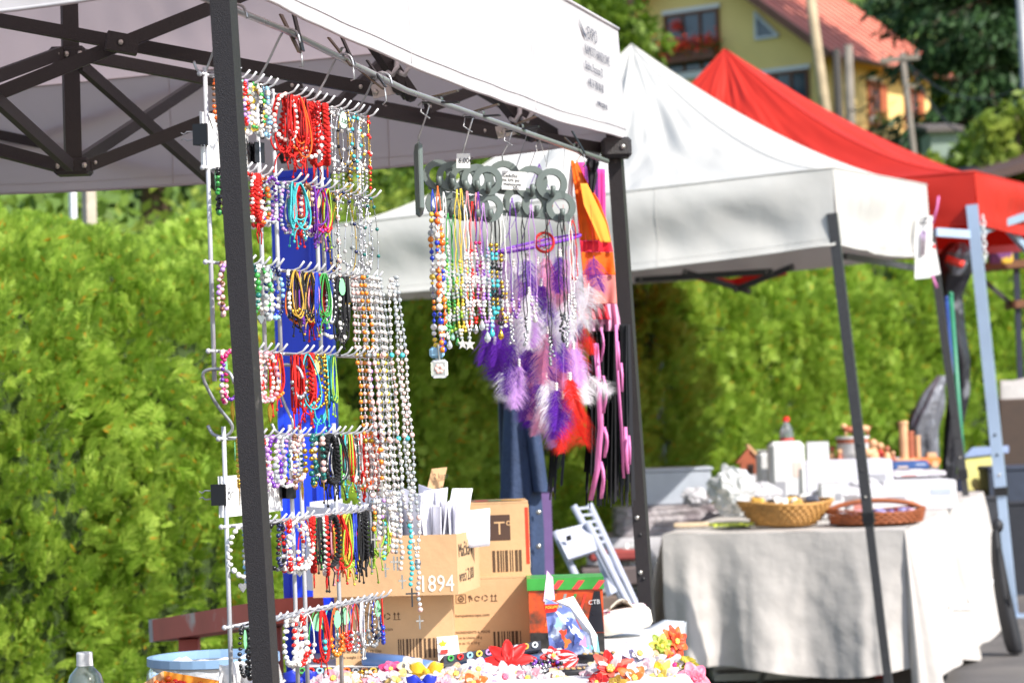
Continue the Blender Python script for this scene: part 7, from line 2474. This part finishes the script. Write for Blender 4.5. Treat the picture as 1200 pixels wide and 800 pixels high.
def toy_figure(label, px, yb, yt, d, m, m2, kind):
    a, t = P(px, yb, d), P(px, yt, d)
    h = t.z - a.z
    root = thing('wooden_toy', label, 'toy', a, 'wooden toys on the stall')
    if kind == 'animal':
        MB().sphere(a + UP * h * .55, h * .34, res=(16, 10), sc3=(1.5, .8, .8)).build('body', m, root, smooth=True)
        MB().sphere(a + UP * h * .82 + Vector((-h * .42, 0, 0)), h * .2, res=(8, 5), sc3=(1.3, .8, .9)).build('head', m2, root, smooth=True)
        for dx in (-.3, .3):
            for dy in (-.12, .12):
                MB().tube([a + Vector((dx * h, dy * h, h * .4)), a + Vector((dx * h, dy * h, 0))], h * .07, 6).build('leg', m2, root, smooth=True)
        MB().tube([a + Vector((h * .45, 0, h * .6)), a + Vector((h * .62, 0, h * .75))], h * .04, 5).build('tail', m2, root, smooth=True)
    elif kind == 'peg':
        MB().lathe(a, [(0, 0), (h * .28, 0), (h * .24, h * .3), (h * .14, h * .58), (h * .08, h * .64)], 14).build('body', m, root, smooth=True)
        MB().sphere(a + UP * h * .8, h * .2, res=(8, 5)).build('head', m2, root, smooth=True)
    elif kind == 'tower':
        MB().lathe(a, [(0, 0), (h * .11, 0), (h * .11, h * .92), (h * .13, h * .93), (h * .12, h), (0, h)], 14).build('post', m, root, smooth=False)
        MB().box(a + UP * h * .04 + Vector((0, 0, 0)), (h * .5, h * .4, h * .08), bev=h * .02).build('base', m2, root)
    else:   # log train
        MB().box(a + UP * h * .5, (h * 2.2, h * .8, h * .5), bev=h * .1).build('body', m, root)
        for dx in (-.7, .7):
            for dy in (-.42, .42):
                MB().lathe(a + Vector((dx * h, dy * h, h * .26)), [(0, -.03 * h), (h * .26, -.03 * h), (h * .26, .06 * h), (0, .06 * h)], 12, rot=Matrix.Rotation(R_(90), 3, 'X')).build('wheel', m2, root)
        MB().box(a + UP * h * .9 + Vector((h * .5, 0, 0)), (h * .7, h * .6, h * .4), bev=h * .06).build('cabin', m2, root)
shelf = thing('display_shelf', 'white stepped display block carrying the wooden toys', 'shelf', on_top(1010, 13.3))
qs = on_top(1000, 13.35)
zs = P(1000, 541, 13.35).z
qe = on_top(1082, 13.9)
MB().prism([Vector((qs.x - .12, qs.y, qs.z)), Vector((qe.x, qe.y, qs.z)), Vector((qe.x - .1, qe.y + .35, qs.z)), Vector((qs.x - .22, qs.y + .35, qs.z))], UP, zs - qs.z).build('block', M_wpaper, shelf)
D7 = 13.55
toy_figure('reddish wooden horse toy on top of the white pot', 996, 512, 496, D7, M_wood2, M_wood1, 'animal')
toy_figure('pale wooden sheep toy behind the horse', 1012, 511, 495, D7 + .1, M_wood1, M_wood2, 'animal')
toy_figure('round pale wooden animal right of the tent leg', 1016, 541, 522, D7 - .12, M_wood1, M_wood1, 'animal')
pot = thing('white_pot', 'white pot with brown rim under the wooden animals', 'pot', P(1000, 541, D7))
pb_ = P(1000, 541, D7)
MB().lathe(pb_, [(0, 0), (.07, 0), (.085, .05), (.085, .12), (.09, .125), (.09, .135), (.08, .135)], 18).build('wall', M_white, pot, smooth=True)
MB().lathe(pb_ + UP * .1, [(.0865, 0), (.0865, .022)], 18).build('band', M_wood2, pot, smooth=True)
toy_figure('pale wooden peg figure beside the white pot', 976, 541, 522, D7, M_wood1, M_wood2, 'peg')
toy_figure('small brown peg figure left of the white pot', 984, 541, 526, D7 - .05, M_wood2, M_wood1, 'peg')
toy_figure('pale peg figure right of the tent leg', 1024, 541, 514, D7, M_wood1, M_wood1, 'peg')
toy_figure('peg figure with red body', 1032, 541, 518, D7 + .05, dye((206, 60, 44), .5), M_wood1, 'peg')
toy_figure('pair-standing pale peg figure at the shelf middle', 1040, 541, 522, D7, M_wood1, M_wood2, 'peg')
toy_figure('short brown peg figure at the shelf middle', 1047, 541, 528, D7, M_wood2, M_wood1, 'peg')
toy_figure('tall slim wooden tower toy', 1060, 541, 493, D7 + .1, M_wood1, M_wood1, 'tower')
toy_figure('broad wooden tower toy beside the slim one', 1068, 541, 505, D7 + .1, M_wood2, M_wood1, 'tower')
toy_figure('low wooden tower toy at the shelf end', 1076, 541, 510, D7 + .15, M_wood1, M_wood2, 'tower')
toy_figure('orange wooden train toy at the shelf end', 1084, 548, 532, D7 + .1, dye((216, 124, 62), .45), M_wood1, 'train')

# hung signs on the tent corner
sg2 = thing('paper_sign', 'white laminated paper sign with a small picture hanging at the white tent corner', 'sign', P(1085, 326, 13.0), 'paper signs at the tent corner')
MB().prism([P(1072, 327, 13.0), P(1091, 325, 13.0), P(1093, 253, 13.0), P(1074, 254, 13.0)], (0, 1, 0), .004).build('sheet', M_card, sg2)
MB().prism([P(1078, 300, 12.99), P(1084, 299, 12.99), P(1086, 270, 12.99), P(1079, 271, 12.99)], (0, -1, 0), .002).build('picture', mat('sign_picture', C(120, 110, 116), .6, var=.4, scale=20, wear=(C(196, 170, 210), 9, .5, .55)), sg2)
for yy in (256, 261):
    MB().prism([P(1077, yy + 1.6, 12.99), P(1088, yy + .8, 12.99), P(1088, yy - .8, 12.99), P(1077, yy, 12.99)], (0, -1, 0), .002).build('print_line', M_ink, sg2)
MB().tube([P(1093, 262, 12.95), P(1098, 244, 12.95), P(1100, 230, 12.95)], .006, 5).build('ribbon', M_pinkr, sg2, smooth=True)
sg3 = thing('paper_sign', 'tilted white paper sign with a red dot behind the laminated one', 'sign', P(1095, 322, 13.2), 'paper signs at the tent corner')
MB().prism([P(1090, 324, 13.2), P(1102, 321, 13.2), P(1095, 284, 13.2), P(1089, 286, 13.2)], (0, 1, 0), .004).build('sheet', M_card, sg3)
MB().sphere(P(1094, 289, 13.18), .012, res=(8, 5), sc3=(1, .3, 1)).build('red_dot', dye((226, 50, 50), .5), sg3, smooth=True)
MB().tube([P(1092, 322, 13.18), P(1096, 332, 13.18), P(1098, 337, 13.18)], .007, 5).build('ribbon', M_pinkr, sg3, smooth=True)
MB().tube([P(1091, 285, 13.2), P(1090, 262, 13.2), B2 + Vector((0, 0, -.15))], .003, 5).build('string', M_white, sg3)

# black bag leaning on the table end
bag = thing('instrument_bag', 'black padded bag leaning against the far end of the white cloth', 'bag', P(1186, 765, 12.2))
M_nylon = mat('black_nylon', C(34, 34, 38), .6, var=.15, scale=20)
b = MB()
ctrl = [(1168, 614, .02), (1166, 626, .03), (1169, 655, .05), (1174, 690, .062), (1181, 725, .07), (1187, 752, .07), (1190, 764, .06), (1190, 765, .0)]
def bagfn(u, v):
    k = v * (len(ctrl) - 1)
    i = min(int(k), len(ctrl) - 2)
    f = k - i
    x, y, r = [ctrl[i][j] + (ctrl[i + 1][j] - ctrl[i][j]) * f for j in range(3)]
    c = P(x, y, 12.3)
    a = u * 2 * math.pi
    return c + Vector((math.cos(a) * r * .6, math.sin(a) * r, 0))
b.grid(bagfn, 20, 24)
b.build('body', M_nylon, bag, smooth=True)
MB().sphere(P(1169, 616, 12.3), .03, res=(8, 5), sc3=(1, 1, 1.2)).build('top_knob', M_nylon, bag, smooth=True)
MB().tube([P(1172, 640, 12.25), P(1180, 680, 12.2), P(1184, 720, 12.25)], .005, 5).build('strap', M_nylon, bag, smooth=True)

# ------------------------------------------------------------------ things between the stalls
# white folding chair
ch = thing('folding_chair', 'white folding chair standing folded open behind the stall', 'chair', P(690, 700, 8.2))
M_chair = mat('white_chair_plastic', C(170, 174, 188), .4, var=.03)
Dc = 8.2
quad_part(ch, 'backrest', [P(650, 622, Dc), P(690, 612, Dc + .05), P(700, 644, Dc - .02), P(666, 655, Dc - .05)], M_chair, .018)
quad_part(ch, 'seat', [P(704, 652, Dc + .35), P(718, 648, Dc + .42), P(728, 690, Dc + .3), P(716, 696, Dc + .25)], M_chair, .018)
for (x0, y0, x1, y1, dd) in ((650, 622, 687, 700, 0), (688, 612, 740, 715, .03), (672, 592, 710, 665, .3), (690, 590, 732, 680, .35)):
    a, c = P(x0, y0, Dc + dd), P(x1, y1, Dc + dd)
    c = extend_to_ground(a, c)
    MB().tube([a, c], .012, 8).build('leg', M_chair, ch, smooth=True)
MB().prism([P(663, 628, Dc - .03), P(669, 626, Dc - .03), P(670, 632, Dc - .03), P(664, 634, Dc - .03)], (0, -1, 0), .004).build('grip_hole', M_black, ch)
for k in range(6):
    MB().bar(P(674 + 3.6 * k, 596 + 8 * k, Dc + .3), P(692 + 3.6 * k, 594 + 8 * k, Dc + .35), .012, .008).build('slat', M_chair, ch)
# dark blue coat hanging on a black stand
coat = thing('blue_coat', 'dark blue coat hanging on a black stand behind the cartons', 'coat', P(610, 700, 7.6))
M_denim = mat('dark_denim', C(46, 62, 92), .8, var=.2, scale=20, bump=.2, bscale=90)
b = MB()
prof = [(468, 592, 616), (480, 590, 620), (520, 588, 628), (560, 586, 632), (620, 583, 636), (680, 584, 637), (735, 586, 636)]
def coatfn(u, v):
    k = v * (len(prof) - 1)
    i = min(int(k), len(prof) - 2)
    f = k - i
    y, x0, x1 = [prof[i][j] + (prof[i + 1][j] - prof[i][j]) * f for j in range(3)]
    a = u * 2 * math.pi
    x = (x0 + x1) / 2 + (x1 - x0) / 2 * math.cos(a) * (1 + .1 * math.sin(a * 5 + v * 3) * v)
    return P(x, y + 4 * math.sin(a * 3) * v, 7.6 + .07 * math.sin(a) * (1 + .25 * math.sin(a * 6 + 1) * v))
b.grid(coatfn, 48, 24)
b.build('body', M_denim, coat, smooth=True)
b = MB()
b.grid(lambda u, v: P(622 + 12 * v + 9 * math.cos(u * 6.283), 486 + 90 * v, 7.55 + .05 * math.sin(u * 6.283)), 16, 10)
b.build('sleeve', M_denim, coat, smooth=True)
MB().tube([P(588, 520, 7.62), P(617, 522, 7.53), P(629, 526, 7.56)], .004, 5).build('yoke_seam', M_denim, coat)
for yy in (500, 600, 640):
    MB().sphere(P(631, yy, 7.52), .008, res=(8, 5), sc3=(1, .4, 1)).build('button', M_bolt, coat, smooth=True)
stn = thing('garment_stand', 'thin black stand carrying the dark blue coat', 'stand', P(590, 760, 7.62))
a = P(587, 432, 7.66)
MB().tube([a, extend_to_ground(a, P(592, 600, 7.66))], .012, 8).build('upright', M_black, stn, smooth=True)
MB().tube([P(584, 462, 7.64), P(626, 470, 7.6)], .008, 6).build('arm', M_black, stn, smooth=True)
MB().lathe(extend_to_ground(a, P(592, 600, 7.66)), [(0, .02), (.14, .012), (.15, 0)], 20).build('base', M_black, stn)
pp = P(641, 560, 7.9)
po = MB()
po.bar(P(640, 575, 7.9), extend_to_ground(P(640, 575, 7.9), P(644, 690, 7.9)), .03, .03)
po.box(P(640, 573, 7.9), (.04, .04, .02), bev=.005)
tag(po.build('purple_post', mat('purple_paint', C(112, 88, 136), .5, var=.1)), 'dull purple metal post beside the dark blue coat', 'post')
# second row table with crates behind the near tent leg
t4 = thing('side_table', 'low table with grey top behind the folding chair', 'table', P(770, 760, 10.6))
qa = PZ(764, .67, 12.7)
MB().box((qa.x, qa.y + .3, .655), (.64, .7, .03), bev=.006).build('table_top', mat('grey_laminate', C(176, 168, 170), .5, var=.06), t4)
for dx in (-.28, .28):
    for dy in (0.0, .6):
        MB().tube([(qa.x + dx, qa.y + dy, .65), (qa.x + dx, qa.y + dy, ground_z(qa.x, qa.y))], .014, 8).build('leg', M_tleg, t4, smooth=True)
b = MB()
b.grid(lambda u, v: (qa.x - .33 + .66 * u, qa.y - .06 + .03 * math.sin(u * 14) * v - .03 * v, .674 - .5 * v), 40, 8)
b.build('cloth_drop', mat('grey_cloth_drop', C(172, 170, 174), .85, var=.06), t4, smooth=True, solid=.003)
q = PZ(789, .9, 12.95)
gc = thing('storage_box', 'pale grey lidded box on the low table behind the tent leg', 'box', (q.x, q.y, .82))
M_gcr = mat('pale_grey_plastic', C(176, 182, 192), .4, var=.05)
MB().box((q.x, q.y, .905), (.36, .34, .165), bev=.006, taper=None).build('body', M_gcr, gc)
MB().box((q.x + .004, q.y, .996), (.375, .355, .016), bev=.004).build('lid', M_gcr, gc)
tr4 = thing('wrapped_goods', 'pile of film wrapped flat goods under the pale grey box', 'goods', (q.x, q.y, .672))
b = MB()
def packfn(u, v):
    a = u * 2 * math.pi
    ca, sa = math.cos(a), math.sin(a)
    k = 1 + .06 * nz3(ca * 3, sa * 3, v * 9) + .05 * nz3(ca * 9, sa * 9, v * 20)
    x = math.copysign(abs(ca) ** .4, ca) * .27 * k
    y = math.copysign(abs(sa) ** .4, sa) * .2 * k
    return (q.x - .04 + x * (1 if v < .99 else 0), q.y + y * (1 if v < .99 else 0), .674 + .148 * min(1, v * 1.02))
b.grid(packfn, 60, 18)
b.build('film_wrapped_block', mat('wrapped_pack', C(178, 170, 172), .25, var=.25, scale=9, bump=.6, bscale=24, wear=(C(128, 118, 122), 5, .5, .62)), tr4, smooth=True)
rt4 = MB().box(PZ(722, .66, 12.2) + Vector((0, .1, -.05)), (.26, .2, .05), bev=.01)
tag(rt4.build('red_case', dye((150, 66, 62), .5)), 'dull red flat case behind the tent leg', 'case')
st4 = MB().box(PZ(722, .60, 12.2) + Vector((0, .12, -.09)), (.34, .26, .09), bev=.01)
tag(st4.build('brown_case', dye((104, 92, 92), .6)), 'brown flat case under the dull red one', 'case')
rk4 = MB()
qk = PZ(722, .5, 12.2)
rk4.box((qk.x, qk.y + .12, (.5 + ground_z(qk.x, qk.y)) / 2 - .04), (.32, .24, .42), bev=.01)
tag(rk4.build('cardboard_stand', dye((120, 104, 96), .8)), 'brown block carrying the flat cases', 'stand')
crumple('white paper scrap on the wrapped goods', 'paper_scrap', 'paper', 815, 572, 592, 12.6, 30, mat('tissue', C(204, 202, 206), .8), 25)
crumple('clear film bundle hanging below the low table edge', 'film_bundle', 'film', 750, 640, 700, 12.3, 44, M_cling, 31)

# ------------------------------------------------------------------ under the red tent at the right
M_tarp = mat('black_tarp', C(34, 34, 40), .35, var=.2, scale=8, bump=.4, bscale=14, wear=(C(110, 112, 118), 7, .58, .68))
M_tarp_s = mat('silver_grey_wrap', C(120, 122, 130), .3, .3, var=.3, scale=9, bump=.5, bscale=18)
def bundle(label, name, pts, d, m, seed, cat='tarpaulin'):
    b = MB()
    def fn(u, v):
        k = v * (len(pts) - 1)
        i = min(int(k), len(pts) - 2)
        f = k - i
        x, y, r = [pts[i][j] + (pts[i + 1][j] - pts[i][j]) * f for j in range(3)]
        a = u * 2 * math.pi
        rr_ = r * (1 + .25 * nz3(math.cos(a) * 1.5 + seed, math.sin(a) * 1.5, v * 5) + .12 * math.sin(a * 7 + v * 5))
        return P(x + rr_ * math.cos(a), y, d + rr_ / 3000 * d * math.sin(a))
    b.grid(fn, 32, 30)
    tag(b.build(name, m, smooth=True), label, cat)
bundle('black tarpaulin tied round the rear leg of the red tent', 'tarpaulin', [(1122, 284, 8), (1118, 300, 19), (1116, 320, 21), (1112, 345, 13), (1116, 380, 12), (1122, 420, 13), (1124, 460, 11), (1118, 500, 11), (1112, 560, 9), (1114, 640, 8), (1116, 706, 9)], 15.0, M_tarp, 2)
bundle('silver grey wrapped bundle leaning beside the black tarpaulin', 'wrapped_bundle', [(1104, 440, 6), (1094, 460, 12), (1086, 485, 17), (1082, 505, 17), (1084, 540, 15), (1088, 620, 14), (1092, 712, 15)], 14.8, M_tarp_s, 6)
bundle('grey plastic bag hung high beside the red bars', 'plastic_bag', [(1126, 284, 5), (1124, 296, 14), (1122, 310, 12), (1120, 322, 5)], 14.6, M_tarp_s, 9, 'bag')
rl = MB().tube([P(1109, 303, 14.4), P(1122, 308, 14.4), P(1129, 310, 14.4)], .022, 8)
tag(rl.build('red_roll', dye((226, 60, 44), .5), smooth=True), 'short red roll tucked in the black tarpaulin', 'roll')
def long_pole(label, name, x0, y0, x1, y1, d, r, m):
    a = P(x0, y0, d)
    o = MB().tube([a, extend_to_ground(a, P(x1, y1, d))], r, 8)
    o.sphere(a, r * 1.2, res=(8, 5))
    tag(o.build(name, m, smooth=True), label, 'pole')
long_pole('thin green pole standing beside the black tarpaulin', 'green_pole', 1114, 345, 1126, 510, 14.3, .014, dye((40, 130, 96), .4))
long_pole('thin blue pole standing beside the green one', 'blue_pole', 1110, 350, 1120, 480, 14.4, .014, dye((50, 90, 170), .4))
sr = thing('shelf_rack', 'dark shelving with wooden boards under the red tent', 'shelf', P(1185, 600, 17.5))
M_shw = mat('shelf_wood', C(122, 84, 58), .7, var=.2, scale=6)
for (x0, y0, x1, y1) in ((1130, 316, 1215, 308), (1182, 358, 1215, 354)):
    MB().bar(P(x0, y0, 17.5), P(x1, y1, 17.5), .3, .05).build('board', M_shw, sr)
for x0, x1 in ((1190, 1197), (1215, 1222)):
    a = P(x0, 290, 17.4)
    MB().bar(a, extend_to_ground(a, P(x1, 480, 17.4)), .04, .04).build('upright', M_bluemetal if x0 > 1200 else mat('dark_blue_metal', C(44, 52, 70), .5), sr)
MB().bar(P(1152, 328, 17.45), P(1192, 362, 17.45), .03, .03).build('brace', M_frame2, sr)
pc2 = MB().box(P(1172, 303, 17.4), (.16, .1, .09), bev=.01)
tag(pc2.build('patterned_box', mat('patterned_box', C(130, 80, 140), .5, var=.3, scale=14, wear=(C(226, 190, 60), 10, .55, .6))), 'small violet and yellow box on the dark shelving', 'box')
ft_ = MB().grid(lambda u, v: P(1172 + 40 * u, 440 + 50 * v + (10 * (1 - u) if v == 0 else 0), 16.6 + .5 * u * (1 - v)), 10, 8)
tag(ft_.build('grey_cover', mat('grey_cover', C(150, 148, 146), .8, var=.1), smooth=True, solid=.01), 'grey cloth cover over goods under the red tent', 'cover')
qn = P(1195, 500, 16.7)
ctn = MB().box((qn.x, qn.y, 1.06), (.34, .4, .48), bev=.01)
tag(ctn.build('dark_carton', dye((70, 58, 50), .8)), 'dark carton under the grey cloth cover', 'box')
ct3 = thing('goods_table', 'dark table of goods behind the pale blue tent leg', 'table', P(1160, 640, 16.4))
qz = PZ(1165, .85, 16.2)
MB().box((qz.x, qz.y + .3, .8), (1.0, .8, .04)).build('table_top', mat('dark_table', C(56, 52, 54), .6), ct3)
MB().grid(lambda u, v: (qz.x - .5 + u, qz.y - .11 + .02 * math.sin(u * 30) * v, .8 - .6 * v), 40, 6).build('dark_cloth', mat('dark_cloth', C(36, 38, 46), .8, var=.2), ct3, smooth=True, solid=.004)
brd = thing('pale_yellow_board', 'pale yellow board with a green leaf shape standing under the red tent', 'board', P(1150, 580, 15.6))
MB().prism([P(1130, 575, 15.6), P(1178, 572, 15.6), P(1176, 530, 15.7), P(1130, 536, 15.7)], (0, 1, 0), .02).build('panel', mat('pale_yellow', C(196, 190, 110), .6, var=.1), brd)
leafp = []
for i in range(14):
    an = 2 * math.pi * i / 14
    leafp.append(P(1156 + 7 * math.cos(an), 561 + 16 * math.sin(an) * (1 + .1 * math.cos(an)), 15.58))
MB().prism(leafp, (0, -1, 0), .01).build('leaf_shape', dye((44, 130, 84), .5), brd)
MB().prism([P(1128, 536, 15.68), P(1182, 530, 15.68), P(1182, 522, 15.7), P(1140, 524, 15.7)], (0, 1, 0), .05).build('blue_rail', dye((120, 140, 176), .4), brd)
for dx in (1134, 1174):
    a = P(dx, 574, 15.65)
    MB().bar(a, extend_to_ground(a, P(dx + 1, 640, 15.65)), .03).build('foot', M_frame2, brd)
for i, (lab, x, y, w, hh, rgb) in enumerate((('dark blue bin under the red tent', 1184, 580, .26, .3, (50, 58, 74)), ('dark grey bin behind the pale blue leg', 1146, 615, .26, .26, (54, 56, 62)), ('black bin at the right under the red tent', 1200, 620, .3, .34, (36, 38, 46)))):
    q = PZ(x, .4, 15.3)
    bn = thing('bin', lab, 'bin', (q.x, q.y, ground_z(q.x, q.y)), 'bins under the red tent')
    z0 = ground_z(q.x, q.y)
    tt = P(x, y - 30, 15.3).z
    MB().box((q.x, q.y, (z0 + tt) / 2), (w, .3, tt - z0), taper=1.08).build('body', dye(rgb, .5), bn)
    MB().box((q.x, q.y, tt + .01), (w * 1.15, .34, .03), bev=.008).build('lid', dye(rgb, .5), bn)
# chain hanging at the blue leg
cbn = MB()
for k in range(9):
    q = P(1152 + .3 * k, 256 + 6 * k, 13.85)
    cbn.tube([q + Vector((math.cos(a * .785) * .012 * (1 if k % 2 else .3), math.cos(a * .785) * .012 * (.3 if k % 2 else 1), math.sin(a * .785) * .02)) for a in range(8)], .004, 5, closed=True)
tag(cbn.build('white_chain', M_white, smooth=True), 'short pale chain hanging beside the pale blue leg', 'chain')
